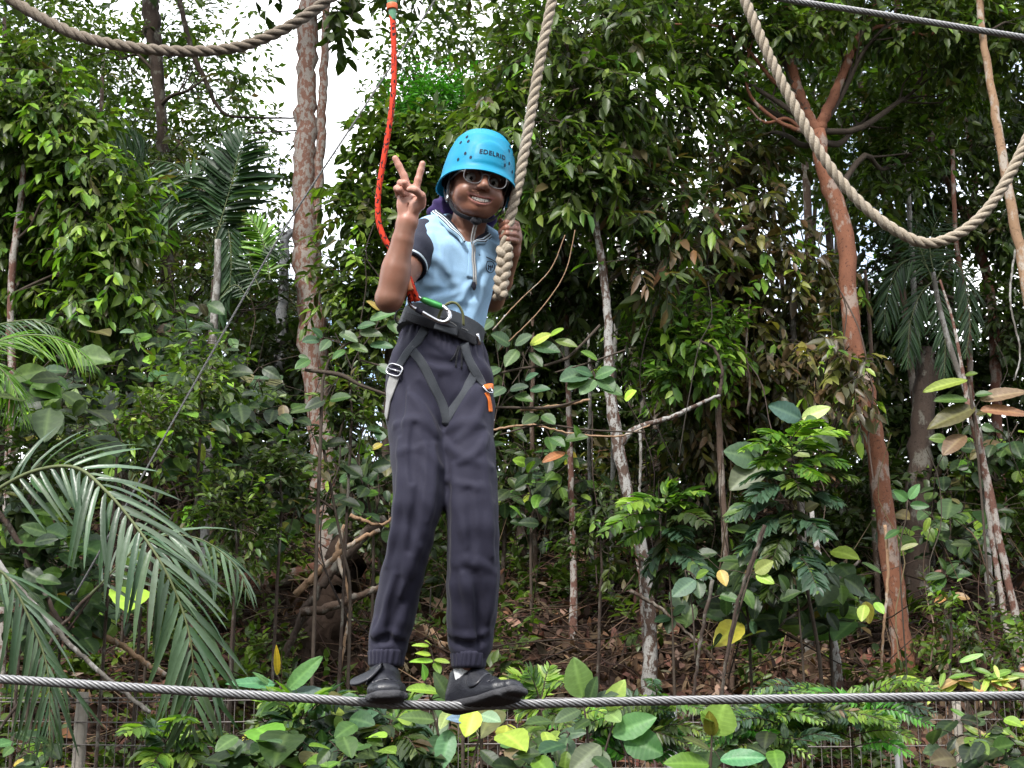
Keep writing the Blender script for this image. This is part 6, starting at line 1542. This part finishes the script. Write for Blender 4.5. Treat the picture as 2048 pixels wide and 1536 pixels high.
LONG = [([(800, 880), (797, 1000), (775, 1130)], .006, 'add'), ([(852, 890), (848, 1000), (832, 1090), (802, 1190)], .007, 'add'), ([(842, 900), (836, 1000), (818, 1100)], .005, 'sub'), ([(868, 890), (868, 960), (858, 1040)], .006, 'add'),
        ([(908, 930), (908, 1050), (906, 1190), (912, 1280)], .006, 'add'), ([(966, 890), (976, 1000), (986, 1110)], .006, 'add'), ([(938, 980), (944, 1060), (946, 1120)], .005, 'sub'), ([(925, 1150), (934, 1210), (950, 1275)], .006, 'add'), ([(950, 1150), (958, 1220), (955, 1285)], .005, 'sub'),
        ([(790, 1150), (772, 1210), (752, 1275)], .006, 'add'), ([(800, 1160), (784, 1220), (778, 1280)], .005, 'sub'), ([(975, 870), (955, 905), (920, 925)], .006, 'add'), ([(830, 850), (822, 910), (824, 960)], .005, 'sub')]
for pix, r, m in TFOLDS: fold(tf, pix, r * .78, .018, .0003, m)
for pix, r, m in LONG: fold(tf, pix, r * 1.0, .018, .0005, m)
tf.wrinkle(lambda X, Y, Z: .0016 * np.sin(34 * X + 22 * Z + 2.2 * np.sin(13 * Z + 7 * X)) * np.sin(27 * Z - 18 * X + 1.7 * np.sin(11 * X)) + .0007 * np.sin(90 * Z + 50 * X + 3 * np.sin(30 * X)))
# gathers under the belt
wz0 = P(884, 668, 3.62)
def gather(X, Y, Z):
    h_ = (X - wz0[0]) * TB[1][0] + (Y - wz0[1]) * TB[1][1] + (Z - wz0[2]) * TB[1][2]
    a_ = np.arctan2((Y - wz0[1]), (X - wz0[0]))
    return .0028 * np.exp(-((h_ + .03) / .028) ** 2) * np.sin(34 * a_ + 1.5 * np.sin(9 * a_))
tf.wrinkle(gather)
tV, tQ = tf.net()
trousers = link('trousers', mesh('trousers', tV, quads=tQ), M['trouser'], person)
# pleated elastic cuffs
for (c0, c1, w0, w1, Y) in (((774, 1299), (772, 1334), 37, 34, 3.64), ((938, 1303), (937, 1337), 36, 33, 3.63)):
    A, Bp = P(*c0, Y), P(*c1, Y)
    a = np.linspace(0, 2 * np.pi, 180, endpoint=False)
    bs = basis(12)
    V_ = []
    prof = [(0, .92), (.06, 1.0), (.2, 1.03), (.5, 1.0), (.8, 1.02), (.96, .98), (1.0, .9), (1.0, .75)]
    for t, q in prof:
        s0 = (w0 + (w1 - w0) * t) * s_at(1320, Y) * q
        pl = 1 + .035 * np.sin(20 * a + 2.2 * np.sin(3 * a)) * math.sin(np.pi * min(1, t * .9 + .1))
        V_.append(A + (Bp - A) * t + (s0 * pl * np.cos(a))[:, None] * bs[0] + (s0 * 1.25 * pl * np.sin(a))[:, None] * bs[2])
    i = np.arange(len(prof) - 1)[:, None] * 180; j = np.arange(180)[None]; j2 = (j + 1) % 180
    MB().add(np.concatenate(V_), np.stack([i + j, i + 180 + j, i + 180 + j2, i + j2], -1).reshape(-1, 4)).build('cuff', M['trouser'], trousers)
# drawstring
mb = MB()
for pix in ([(916, 692), (909, 712), (900, 722)], [(918, 694), (912, 716), (911, 735)], [(920, 694), (923, 716), (922, 738)]):
    p, nn = drape(tf, pix, 8, .003); tube(mb, p, .0022, 6)
mb.build('drawstring', M['web_dark'], person)
# socks
for k_, (c, Y) in enumerate((((772, 1338), 3.645), ((930, 1342), 3.635))):
    f = Field(P(c[0], c[1], Y) - .07, P(c[0], c[1], Y) + .07, .003)
    f.cap(P(c[0], c[1] - 14, Y), P(c[0] + (1 if k_ else 2), c[1] + 26, Y), .029, .031, .01)
    f.wrinkle(lambda X, Y, Z: .0006 * np.sin(700 * X) )
    V_, Q_ = f.net()
    link('sock', mesh('sock', V_, quads=Q_), M['white_cloth'], person)
# ---- shoes
def shoe(heel, toe, up, strap_open, k=1.0):
    f = nrm(toe - heel); L = np.linalg.norm(toe - heel); u = nrm(up - f * np.dot(up, f)); w = np.cross(f, u)
    B = np.array([w, u, f]); at = lambda a, c, e: heel + f * L * a + u * c + w * e
    lo = np.minimum(heel, toe) - .09; hi = np.maximum(heel, toe) + .13
    s_ = Field(lo, hi, .0026)
    C = [at(t, h_, 0) for t, h_ in ((.10, .022), (.3, .022), (.55, .020), (.78, .021), (.92, .024))]
    s_.loft(C, w, u, [.033 * k, .034 * k, .040 * k, .042 * k, .030 * k], [.026, .026, .026, .024, .018], .004, p=2.4, capr=.022)
    s_.chain([at(.17, .05, 0), at(.33, .052, 0), at(.6, .034, 0)], [.033, .034, .030], .02)
    s_.cap(at(.17, .04, 0), at(.19, .072, 0), .033, .036, .012)
    s_.cap(at(.30, .055, 0), at(.42, .066, 0), .028, .020, .018)
    s_.cap(at(.205, .060, 0), at(.21, .11, 0), .028, .031, .004, 'sub')
    fw = lambda t: np.array([0])
    # toe creases
    for t in (.70, .745):
        s_.chain([at(t, .043 - .004 * abs(e), e * .03) for e in (-1, -.5, 0, .5, 1)], [.003] * 5, .004, 'sub')
    s_.half(at(0, .000, 0), -u)
    V_, Q_ = s_.net()
    root = link('shoe', mesh('shoe', V_, quads=Q_), M['leather'], person)
    g = Field(lo, hi, .0026)
    C = [at(t, h_, 0) for t, h_ in ((.07, .002), (.3, .003), (.55, .001), (.8, .005), (.95, .012))]
    g.loft(C, w, u, [.035 * k, .036 * k, .043 * k, .046 * k, .031 * k], [.0135, .0135, .0125, .0125, .0115], .0, p=3.2, capr=.026)
    for t in np.linspace(.12, .92, 10): g.cap(at(t, -.0115 + (.010 if t > .85 else .0), -.05), at(t + .03, -.0115 + (.010 if t > .85 else 0), .05), .0034, .0034, .0, 'sub')
    V_, Q_ = g.net()
    link('sole', mesh('sole', V_, quads=Q_), M['rubber'], root)
    # hook-and-loop strap over the instep
    mb = MB()
    n_ = 22; aa = np.linspace(-1.25, 1.25, n_)
    bvh = s_
    pts, nors = [], []
    for a_ in aa:
        d_ = nrm(w * math.sin(a_) + u * math.cos(a_))
        o = at(.50, .018, 0)
        ts = np.arange(.0, .09, .001); v = s_.sample(o + ts[:, None] * d_)
        ix = np.argmax(v > 0); q = o + ts[ix] * d_
        pts.append(q); nors.append(s_.grad(q))
    pts, nors = np.array(pts), nrm(np.array(nors))
    for _ in range(2): pts[1:-1] = (pts[:-2] + 2 * pts[1:-1] + pts[2:]) / 4
    if strap_open is not None:
        keep = int(n_ * .55)
        base, nb = pts[keep:], nors[keep:]
        q = spline(np.array([pts[keep - 1] + nors[keep - 1] * .004] + list(strap_open)), 18)
        d_ = nrm(q[-1] - q[0]); nf = nrm(np.cross(d_, f)) ; nf = nf if np.dot(nf, u) > 0 else -nf
        pts2 = np.concatenate([base[::-1], q]); nor2 = np.concatenate([nb[::-1], np.repeat(nf[None], len(q), 0)])
        wd = np.concatenate([np.full(len(base), .044), .042 * np.sqrt(np.clip(1 - np.linspace(-.2, .96, len(q)) ** 4, .05, 1))])
        wdv = np.concatenate([np.repeat(f[None], len(base), 0), nrm(f * (1 - np.linspace(0, 1, len(q)) ** .5)[:, None] + np.array([.12, -.75, -.62]) * (np.linspace(0, 1, len(q)) ** .5)[:, None])])
        nv = np.cross(np.gradient(pts2, axis=0), wdv)
        ribbon(mb, pts2 + nor2 * .003, nv, wd, .0030, wdir=wdv)
    else:
        wd = .044 * np.sqrt(np.clip(1 - (np.linspace(-1, 1, n_)) ** 8, .15, 1))
        ribbon(mb, pts + nors * .0022, nors, wd, .0026)
    mb.build('strap', M['leather'], root)
    # topstitch lines
    return root
shoe(P(768, 1394, 3.70), P(775, 1399, 3.465), np.array([-.05, -.05, 1.]), [P(742, 1350, 3.55), P(722, 1361, 3.55), P(702, 1368, 3.555)], 1.14)
shoe(P(901, 1420, 3.665), P(1036, 1391, 3.52), np.array([.10, .10, 1.]), None, 1.06)

# ---- helmet
hel_c = H(0, .012, -.004)
def shell(az, v, inner=0.0):
    """az 0 = front, v 0 rim .. 1 crown"""
    az, v = np.broadcast_arrays(np.asarray(az, float), np.asarray(v, float))
    pr_v = [0, .035, .07, .12, .25, .42, .6, .78, .9, 1.0]
    pr_r = [1.055, 1.045, 1.0, .972, .945, .875, .745, .53, .30, 0.0]
    pr_h = [-.002, .003, .010, .020, .047, .080, .111, .134, .1445, .148]
    vv = np.linspace(0, 1, 200)
    sm = lambda t: np.convolve(np.r_[np.full(6, t[0]), t, np.full(6, t[-1])], np.ones(13) / 13, 'valid')
    r = np.interp(v, vv, sm(np.interp(vv, pr_v, pr_r))); r = np.where(v >= .999, 0, r)
    h = np.interp(v, vv, sm(np.interp(vv, pr_v, pr_h)))
    rx, rz = .1035 - inner, np.where(np.cos(az) > 0, .120, .125) - inner
    drop = (.030 * np.sin(az / 2) ** 2 + .012 * np.exp(-((np.abs(az) - 1.75) / .5) ** 2)) * np.clip(1 - v * 1.5, 0, 1)
    # raised panel for the lettering at the front
    pan = .0022 * np.clip((.50 - np.abs(az - .02)) / .08, 0, 1) * np.clip((v - .12) / .04, 0, 1) * np.clip((.50 - .5 * (az - .02) ** 2 - v) / .04, 0, 1)
    k = r + pan * 9 * (inner == 0)
    return hel_c + (rx * k * np.sin(az))[..., None] * HB[0] + ((h * (1 - inner * 2) - drop))[..., None] * HB[1] + (rz * k * np.cos(az))[..., None] * HB[2]
def shell_mesh(inner, flip, v0=0.0):
    na, nv = 120, 60
    az = np.linspace(-np.pi, np.pi, na, endpoint=False); v = v0 + (1 - v0) * np.linspace(0, 1, nv)
    A, Vv = np.meshgrid(az, v)
    X = shell(A, Vv, inner).reshape(-1, 3)
    i = np.arange(nv - 1)[:, None] * na; j = np.arange(na)[None]; j2 = (j + 1) % na
    q = np.stack([i + j, i + j2, i + na + j2, i + na + j], -1).reshape(-1, 4)
    return X, (q[:, ::-1] if flip else q), na
mb = MB()
X0, Q0, na = shell_mesh(0, False); X1, Q1, _ = shell_mesh(.0045, True)
mb.add(X0, Q0); mb.add(X1, Q1)
j = np.arange(na); j2 = (j + 1) % na; o1 = len(X0)
mb.Q.append(np.stack([j, o1 + j, o1 + j2, j2], 1))
helmet = mb.build('helmet', M['helmet'], person)
mb = MB(); X2, Q2, _ = shell_mesh(.0075, True, .09); mb.add(X2, Q2)
mb.build('liner', M['dark_foam'], helmet)
# flat dark discs painting the shade inside the vents, on both sides
def shell_n(az, v):
    e = .01
    return nrm(np.cross(shell(az + e, v) - shell(az - e, v), shell(az, v + e) - shell(az, v - e)))
_A, _V = np.meshgrid(np.linspace(-1.6, 0, 90), np.linspace(.05, .95, 90))
_G = shell(_A, _V).reshape(-1, 3) - [0, 0, CAM_Z]
_dp = _G[:, 1] * CP + _G[:, 2] * SP
_gx, _gy = 1024 + FPX * _G[:, 0] / _dp, 768 - FPX * (_G[:, 2] * CP - _G[:, 1] * SP) / _dp
def at_px(px, py):
    i_ = np.argmin((_gx - px) ** 2 + (_gy - py) ** 2); return _A.ravel()[i_], _V.ravel()[i_]
vents = []
for sx in (-1, 1):
    for az, v, ra in [(*at_px(*q), r_) for *q, r_ in ((934, 273.6, .0048), (922, 285, .0048), (937, 283, .0048), (931, 307, .0044), (917, 319, .0044), (941, 315, .0044))]:
        c = shell(sx * az * -1, v); n_ = shell_n(sx * az * -1, v)
        if np.dot(n_, c - hel_c) < 0: n_ = -n_
        e1 = nrm(np.cross(n_, HB[1])); e2 = np.cross(n_, e1)
        a = np.linspace(0, 2 * np.pi, 16, endpoint=False)
        ring = c + n_ * .0012 + ra * (np.cos(a)[:, None] * e1 * .82 + np.sin(a)[:, None] * e2 * 1.1)
        MB().add(np.vstack([ring, c[None] + n_ * .0010]), tris=[[16, q, (q + 1) % 16] for q in range(16)]).build('vent_shade', M['print'], helmet)
# lettering on the front panel
fc = bpy.data.curves.new('lettering', 'FONT'); fc.body = 'EDELRID'; fc.size = 1.0; fc.align_x = 'CENTER'; fc.resolution_u = 3; fc.space_character = 1.12
fc.offset = .022
fo = bpy.data.objects.new('lettering', fc); COL.objects.link(fo)
bpy.context.view_layer.update()
tm = bpy.data.meshes.new_from_object(fo.evaluated_get(bpy.context.evaluated_depsgraph_get()))
bpy.data.objects.remove(fo); bpy.data.curves.remove(fc)
bmt = bmesh.new(); bmt.from_mesh(tm)
bmesh.ops.subdivide_edges(bmt, edges=[e for e in bmt.edges if e.calc_length() > .18], cuts=3)
bmesh.ops.triangulate(bmt, faces=bmt.faces)
bmt.to_mesh(tm); bmt.free()
co = np.array([v.co[:] for v in tm.vertices])
wtxt = co[:, 0].max() - co[:, 0].min()
az = .10 + (co[:, 0]) / wtxt * .76; vv_ = .25 + co[:, 1] * .092
wp = shell(az, vv_); wn_ = np.array([shell_n(a_, b_) for a_, b_ in zip(az, vv_)])
sg = np.sign(((wp - hel_c) * wn_).sum(1)); wp = wp + wn_ * sg[:, None] * .0011
tm.vertices.foreach_set('co', wp.astype(np.float32).ravel()); tm.update()
link('lettering', tm, M['print'], helmet, smooth=False)
# chin strap
mb = MB()
for sx in (-1, 1):
    pts = np.array([H(sx * .078, .02, .030), H(sx * .077, -.03, .020), H(sx * .068, -.058, .018), H(sx * .048, -.085, .026), H(sx * .020, -.099, .044), H(0, -.101, .050)])
    q = spline(pts, 24); nn = nrm(q - H(0, -.03, .0)); ribbon(mb, q + nn * .004, nn, .013, .0014)
    pts = np.array([H(sx * .080, .02, -.030), H(sx * .080, -.025, -.015), H(sx * .071, -.060, .014)])
    q = spline(pts, 14); nn = nrm(q - H(0, -.03, .0)); ribbon(mb, q + nn * .004, nn, .014, .0016)
q = spline(np.array([H(-.008, -.104, .054), H(.002, -.112, .056), H(.012, -.104, .052)]), 8)
tube(mb, q, .009, 10)
strap = mb.build('chin_strap', M['web_dark'], helmet)
mb = MB()
p, nn = drape(sf, [(944, 500), (943, 520), (946, 545), (945, 572)], 20, .006)
pts = spline(np.vstack([H(0, -.110, .058)[None], P(943, 478, 3.535)[None], p[::3]]), 40)
tube(mb, pts, .0024, 6); tube(mb, pts + TB[0] * .006, .0022, 6)
mb.build('strap_tail', M['web_grey'], strap)
mb = MB(); tube(mb, np.array([P(944, 562, 3.53), P(944, 568, 3.53), P(945, 578, 3.53), P(945, 583, 3.53)]) + (pts[-1] - P(945, 572, 3.53)), [.002, .0052, .0055, .003], 10)
mb.build('toggle', M['dark_foam'], strap)
for sx in (-1, 1):
    c = H(sx * .077, -.052, .018); mb = MB(); tube(mb, np.array([c - HB[1] * .010, c + HB[1] * .010]), .004, 8)
    mb.build('strap_buckle', M['steel'], strap)
# ---- glasses
gl_frame, lens_n = MB(), []
for sx in (-1, 1):
    a = np.linspace(0, 2 * np.pi, 41)
    ex, ey = .0245 * np.sign(np.cos(a)) * np.abs(np.cos(a)) ** .85, .0208 * np.sign(np.sin(a)) * np.abs(np.sin(a)) ** .85
    ring = np.array([H(sx * .0335 + x, -.003 + y, .1045 - .10 * (abs(sx * .0335 + x) - .02) ** 1 * 1.0 * .35) for x, y in zip(ex, ey)])
    tube(gl_frame, ring, .0013, 8, cap=False)
    c = ring[:-1].mean(0)
    lens_n.append(np.vstack([ring[:-1] * .97 + c * .03, c[None] + HB[2] * .001]))
    hinge = H(sx * .0575, .004, .0990)
    tube(gl_frame, spline(np.array([hinge, H(sx * .066, .006, .088), H(sx * .074, .004, .04), H(sx * .079, -.002, -.005)]), 12), .0021, 6)
tube(gl_frame, spline(np.array([H(-.0105, .003, .1065), H(0, .006, .1085), H(.0105, .003, .1065)]), 8), .0020, 6)
glasses = gl_frame.build('glasses', M['frame'], person)
for ln in lens_n:
    m_ = len(ln) - 1
    bk = ln - HB[2] * .0012
    T = [[m_, q, (q + 1) % m_] for q in range(m_)]
    T2 = [[2 * m_ + 1, m_ + 1 + (q + 1) % m_, m_ + 1 + q] for q in range(m_)]
    Qe = [[q, m_ + 1 + q, m_ + 1 + (q + 1) % m_, (q + 1) % m_] for q in range(m_)]
    MB().add(np.vstack([ln, bk]), Qe, T + T2).build('lens', M['lens'], glasses)

# ---- harness: padded belt, leg loops, buckles
hroot = bpy.data.objects.new('harness', None); COL.objects.link(hroot); hroot.parent = person; hroot.location = (0, 0, 0)
bw = P(883, 661, 3.62)
hf = Field(bw - [.17, .17, .12], bw + [.17, .17, .12], .0024)
BB = basis(17, 0, 16)
hf.loft([bw - BB[1] * .06, bw, bw + BB[1] * .06], BB[0], BB[2], [.119, .1145, .111], [.106, .101, .097], 0, p=2.3, capr=.04)
hf.half(bw + BB[1] * .029, BB[1]); hf.half(bw - BB[1] * .029, -BB[1])
V_, Q_ = hf.net()
belt = link('belt', mesh('belt', V_, quads=Q_), M['web'], hroot)
mb = MB()
p, nn = drape(hf, [(812, 632), (835, 640), (862, 648), (890, 657), (918, 667), (950, 682)], 30, .0025); ribbon(mb, p, nn, .024, .0016)
mb.build('webbing', M['web_dark'], belt)
mb = MB(); p, nn = drape(hf, [(871, 645), (915, 660)], 8, .0055); ribbon(mb, p, nn, .040, .0016); mb.build('tie_in_patch', M['web'], belt)
mb = MB()                                                    # stitched patch and bar tacks
for pix in ([(873, 654), (914, 668)], [(873, 654), (881, 640), (913, 652), (917, 676), (874, 664)]):
    p, nn = drape(hf, pix, 16, .0075); ribbon(mb, p, nn, .0022, .0010)
for pix in ([(846, 648), (862, 652)], [(922, 657), (934, 662)], [(926, 681), (938, 686)]):
    p, nn = drape(hf, pix, 5, .0045); ribbon(mb, p, nn, .0020, .0010)
mb.build('stitching', M['web_grey'], belt)
mb = MB()
p, nn = drape(hf, [(952, 668), (956, 684), (958, 700)], 6, .004); ribbon(mb, p, nn, .012, .003)
mb.build('buckle', M['alu'], belt)
# union of belt and trousers so straps cross both
uf = Field(tf.lo, tf.lo + tf.h * (tf.n - 1.5), tf.h); uf.F = tf.F.copy()
uf.loft([bw - BB[1] * .028, bw, bw + BB[1] * .028], BB[0], BB[2], [.115, .1135, .1115], [.102, .100, .098], 0, p=2.3, capr=.004)
for pix, w_, mat, off in (([(852, 655), (838, 680), (820, 700), (803, 726), (797, 736)], .025, 'web', .003), ([(928, 688), (935, 716), (952, 748), (968, 772)], .025, 'web', .003),
                          ([(822, 698), (842, 722), (858, 752), (872, 784), (888, 815), (893, 850)], .023, 'web', .0022), ([(951, 742), (938, 768), (918, 800), (900, 828), (890, 850)], .023, 'web', .0022),
                          ([(790, 752), (783, 776), (778, 804), (774, 836)], .027, 'web_grey', .003), ([(972, 786), (977, 800), (980, 824)], .016, 'orange', .003)):
    p, nn = drape(uf, pix, 26, off); mb = MB(); ribbon(mb, p, nn, w_, .0016)
    mb.build('leg_loop', M[mat], hroot)
def buckle(c, n_, ax, w_, h_, mat, name):
    """rectangular ring buckle with a cross bar"""
    n_ = nrm(n_); ax = nrm(ax - n_ * np.dot(ax, n_)); sd = np.cross(n_, ax)
    a = np.linspace(0, 2 * np.pi, 33)
    pw = .55
    ring = np.array([c + sd * w_ / 2 * np.sign(np.cos(t)) * abs(np.cos(t)) ** pw + ax * h_ / 2 * np.sign(np.sin(t)) * abs(np.sin(t)) ** pw for t in a])
    m_ = MB(); tube(m_, ring, .0028, 8, cap=False)
    tube(m_, np.array([c - sd * w_ / 2, c + sd * w_ / 2]), .0026, 8)
    return m_.build(name, mat, hroot)
q, n_ = uf.hit(791, 742); buckle(q + n_ * .006, n_, P(784, 757, 3.6) - P(798, 727, 3.6), .044, .030, M['alu'], 'buckle')
q, n_ = uf.hit(973, 781); buckle(q + n_ * .006, n_, P(979, 800, 3.6) - P(968, 770, 3.6), .030, .026, M['alu'], 'buckle')
mb = MB(); p, nn = drape(uf, [(966, 780), (974, 777), (981, 774)], 6, .010); ribbon(mb, p, nn, .015, .002); mb.build('buckle_wrap', M['orange'], hroot)
# belay loop standing up off the belt
mb = MB()
lp = spline(np.array([P(876, 638, 3.50), P(884, 618, 3.492), P(899, 606, 3.488), P(914, 608, 3.488), P(925, 626, 3.495), P(927, 651, 3.505)]), 30)
nn = nrm(lp - P(903, 640, 3.495)); ribbon(mb, lp, nn, .014, .0028)
mb.build('belay_loop', M['olive'], hroot)
# gear loop with a clear bag at the side
mb = MB(); tube(mb, spline(np.array([P(806, 618, 3.55), P(795, 622, 3.53), P(790, 636, 3.53), P(797, 648, 3.54), P(806, 644, 3.55)]), 16), .0022, 6)
mb.build('gear_loop', M['web_dark'], hroot)
# ------------------------------------------------------------------ ropes and wires
def rope_mat(name, c0, c1, scale=220):
    t = NT(name)
    f = t.noise(scale, 5, .7); g = t.noise(6, 3)
    c = t.mix(t.ramp(f, [(.3, 0), (.7, 1)]), c0, c1)
    c = t.mix(g, c, t.mix(1.0, c, (.78, .74, .68), 'MULTIPLY'))
    return t.done(t.bsdf(c, .9, .15, bump=f, bstr=.6, bdist=.004))
M['rope'] = rope_mat('hemp_rope', (.29, .245, .19), (.46, .41, .34))
M['rope_dark'] = rope_mat('weathered_rope', (.15, .125, .10), (.29, .25, .21))
M['wire'] = plain('galvanised_wire', (.22, .22, .225), .5, .5, .6, nscale=90, namt=.3)
M['wire_dark'] = plain('dull_wire', (.10, .10, .10), .6, .4, .3, nscale=60)
def path_px(pts, Y, n=120):
    return spline(np.array([P(a, b_, Y + (c[0] if c else 0)) for a, b_, *c in pts]), n)
rg = np.random.default_rng(11)
mb = MB()
fw = path_px([(-260, 1342), (0, 1358), (360, 1381), (725, 1404), (772, 1408.5), (905, 1411.5), (968, 1410.5), (1300, 1402), (1700, 1396), (2048, 1391.5), (2320, 1388)], 3.6, 300)
laid_rope(mb, fw, .0117, 6, .098, 6, .005)
tag(mb.build('foot_wire', M['wire']), 'long twisted steel wire the person is standing on', 'wire')
mb = MB()
laid_rope(mb, path_px([(1380, -42), (1560, -3), (1740, 25), (2048, 75), (2260, 108)], 3.75, 200), .0098, 6, .08, 6, .005)
tag(mb.build('overhead_wire', M['wire']), 'twisted steel wire slanting across the top right corner', 'wire')
mb = MB()
laid_rope(mb, path_px([(-120, -120), (-20, -45), (30, 4), (150, 68), (260, 94), (380, 103), (480, 93), (560, 62), (620, 26), (655, 0), (740, -62)], 3.55, 220), .0163, 3, .098, 8, .005, rng=rg)
tag(mb.build('slack_rope', M['rope_dark']), 'thick brown rope sagging past the top of the pale trunk, upper left', 'rope')
mb = MB()
laid_rope(mb, path_px([(1440, -130), (1490, 0), (1535, 105), (1590, 215), (1650, 320), (1720, 405), (1790, 460), (1850, 486), (1905, 474), (1960, 435), (2005, 375), (2048, 292), (2090, 190)], 3.6, 260), .0152, 3, .088, 8, .005, rng=rg)
tag(mb.build('hanging_rope', M['rope']), 'pale rope hanging in a deep U at the right', 'rope')
# rope in the left hand, ending in a plait
RY = 3.535
mb = MB()
laid_rope(mb, path_px([(1122, -120), (1104, 0), (1082, 110), (1058, 250), (1036, 370), (1019, 440), (1012, 478), (1009, 505)], RY, 200), .0150, 3, .085, 8, .005, rng=rg)
rope = mb.build('hand_rope', M['rope'])
tag(rope, 'pale hanging rope held in the hand, with a plaited end', 'rope')
mb = MB()
pl = path_px([(1010, 496), (1008, 530), (1003, 560), (1000, 596)], RY, 60)
t_, n_, b_ = frames(pl)
ss = np.linspace(0, 1, 60)
for i in range(3):
    ph = 2 * np.pi * (ss * 1.75 + i / 3)
    tube(mb, pl + (.0125 * np.sin(ph))[:, None] * n_[:] * 0 + ((.0145 - .004 * ss) * np.sin(ph))[:, None] * np.array([1., 0, 0]) + (.0095 * np.sin(2 * ph))[:, None] * np.array([0, 1., 0]), (.0108 - .0015 * ss) + .0008 * np.sin(ss * 40 + i), 9, bump=.04, rng=rg)
mb.build('plait', M['rope'], rope)
# thin stay wire running down across the clearing
mb = MB()
laid_rope(mb, np.array([P(a, c, 6.6) for a, c in ((900, -50), (870, 0), (715, 235), (560, 470), (400, 745), (250, 1012), (170, 1150))]) if False else path_px([(900, -48), (870, 0), (715, 235), (560, 472), (400, 748), (250, 1014), (150, 1190)], 6.6, 120), .0062, 3, .06, 6, .02)
tag(mb.build('stay_wire', M['wire_dark']), 'thin dark wire slanting down to the left in front of the pale trunk', 'wire')
# red safety rope with a green sleeve at its top
def fleck_mat():
    t = NT('red_rope')
    f = t.noise(170, 2, .5, stretch=(1, 1, .45))
    c = t.mix(t.ramp(f, [(.555, 0), (.585, 1)]), t.mix(t.noise(400, 2), (.46, .026, .010), (.66, .052, .016)), (.02, .006, .01))
    return t.done(t.bsdf(c, .75, .25, bump=t.noise(500, 2), bstr=.5, bdist=.002))
M['red_rope'] = fleck_mat()
mb = MB()
rp = path_px([(784, 30), (787, 70), (788, 150), (783, 220), (769, 310), (757, 385), (757, 440), (768, 475), (786, 505), (800, 530, -.03)], 3.50, 160)
pz = path_px([(800, 530, .015), (812, 552), (820, 575), (828, 596, .015)], 3.455, 30)
tube(mb, np.vstack([rp, pz[1:]]), .0078, 10, bump=.02, rng=rg)
red = mb.build('safety_rope', M['red_rope'])
tag(red, 'red safety rope with black flecks, coming down from a green sleeve to the harness', 'rope')
mb = MB()
p = path_px([(808, 543), (815, 560), (822, 580), (830, 603, .015)], 3.448, 24)
for o in (-.007, .006): tube(mb, p + np.array([o, -.004, 0]), [.0075] * 12 + [.0082] * 12, 8, bump=.03, rng=rg)
mb.build('sewn_eye', M['red_rope'], red)
mb = MB(); p = path_px([(814, 560), (821, 582)], 3.442, 8); tube(mb, p, .0108, 10)
mb.build('tape_wrap', plain('tan_tape', (.52, .20, .09), .6, .3, nscale=100), red)
mb = MB()
tube(mb, path_px([(783, -40), (784, 0), (784, 12), (785, 24), (786, 38), (787, 42)], 3.5, 24), np.interp(np.linspace(0, 1, 24), [0, .5, .8, 1], [.0145, .0142, .0105, .0075]), 14)
slv = mb.build('sleeve', plain('green_rubber', (.10, .26, .15), .45, .45, nscale=30, bump=.1), red)
mb = MB(); tube(mb, path_px([(784, 9), (784.5, 20)], 3.5, 6), [.0150, .0152, .0152, .0150, .0147, .0143], 14)
mb.build('band', plain('orange_tape', (.70, .13, .04), .5, .4), slv)
# carabiner
cb = empty('carabiner', P(860, 620, 3.47), 'silver carabiner with green gate joining the red rope to the belt', 'carabiner')
mb = MB()
cp = [P(826, 588, 3.475), P(819, 598, 3.47), P(822, 611, 3.465), P(845, 625, 3.46), P(878, 643, 3.46), P(893, 643, 3.46), P(900, 632, 3.463), P(897, 622, 3.466)]
tube(mb, spline(np.array(cp), 40), .0058, 10)
tube(mb, spline(np.array([cp[0], P(836, 594, 3.476), P(845, 600, 3.476)]), 8), .0056, 10)
tube(mb, spline(np.array([cp[-1], P(889, 615, 3.47), P(884, 612, 3.472)]), 8), .0056, 10)
mb.build('frame', M['alu'], cb)
mb = MB(); tube(mb, spline(np.array([P(842, 598, 3.476), P(848, 600, 3.476), P(866, 607, 3.475), P(882, 613, 3.473), P(887, 615, 3.472)]), 20), np.interp(np.linspace(0, 1, 20), [0, .15, .3, .7, .85, 1], [.006, .0088, .0094, .0094, .0085, .006]), 14)
mb.build('gate', M['green_metal'], cb)
mb = MB(); tube(mb, spline(np.array([P(833, 619, 3.462), P(845, 625.5, 3.459)]), 6), .0068, 10)
mb.build('grip', M['dark_foam'], cb)

# ------------------------------------------------------------------ repeats share a group
GR_ = {'tree': 'trees on the slope', 'bush': 'bushes of the undergrowth', 'palm': 'palms among the trees', 'stem': 'bare stems and vines', 'branch': 'dead branches round the rooty stump', 'log': 'logs on the slope', 'sapling': 'saplings in front of the slope', 'shrub': 'shrubs in front of the slope', 'rope': 'ropes of the course', 'wire': 'wires of the course'}
for o in SC.objects:
    if o.parent is None and o.get('category') in GR_ and not o.get('group'): o['group'] = GR_[o['category']]
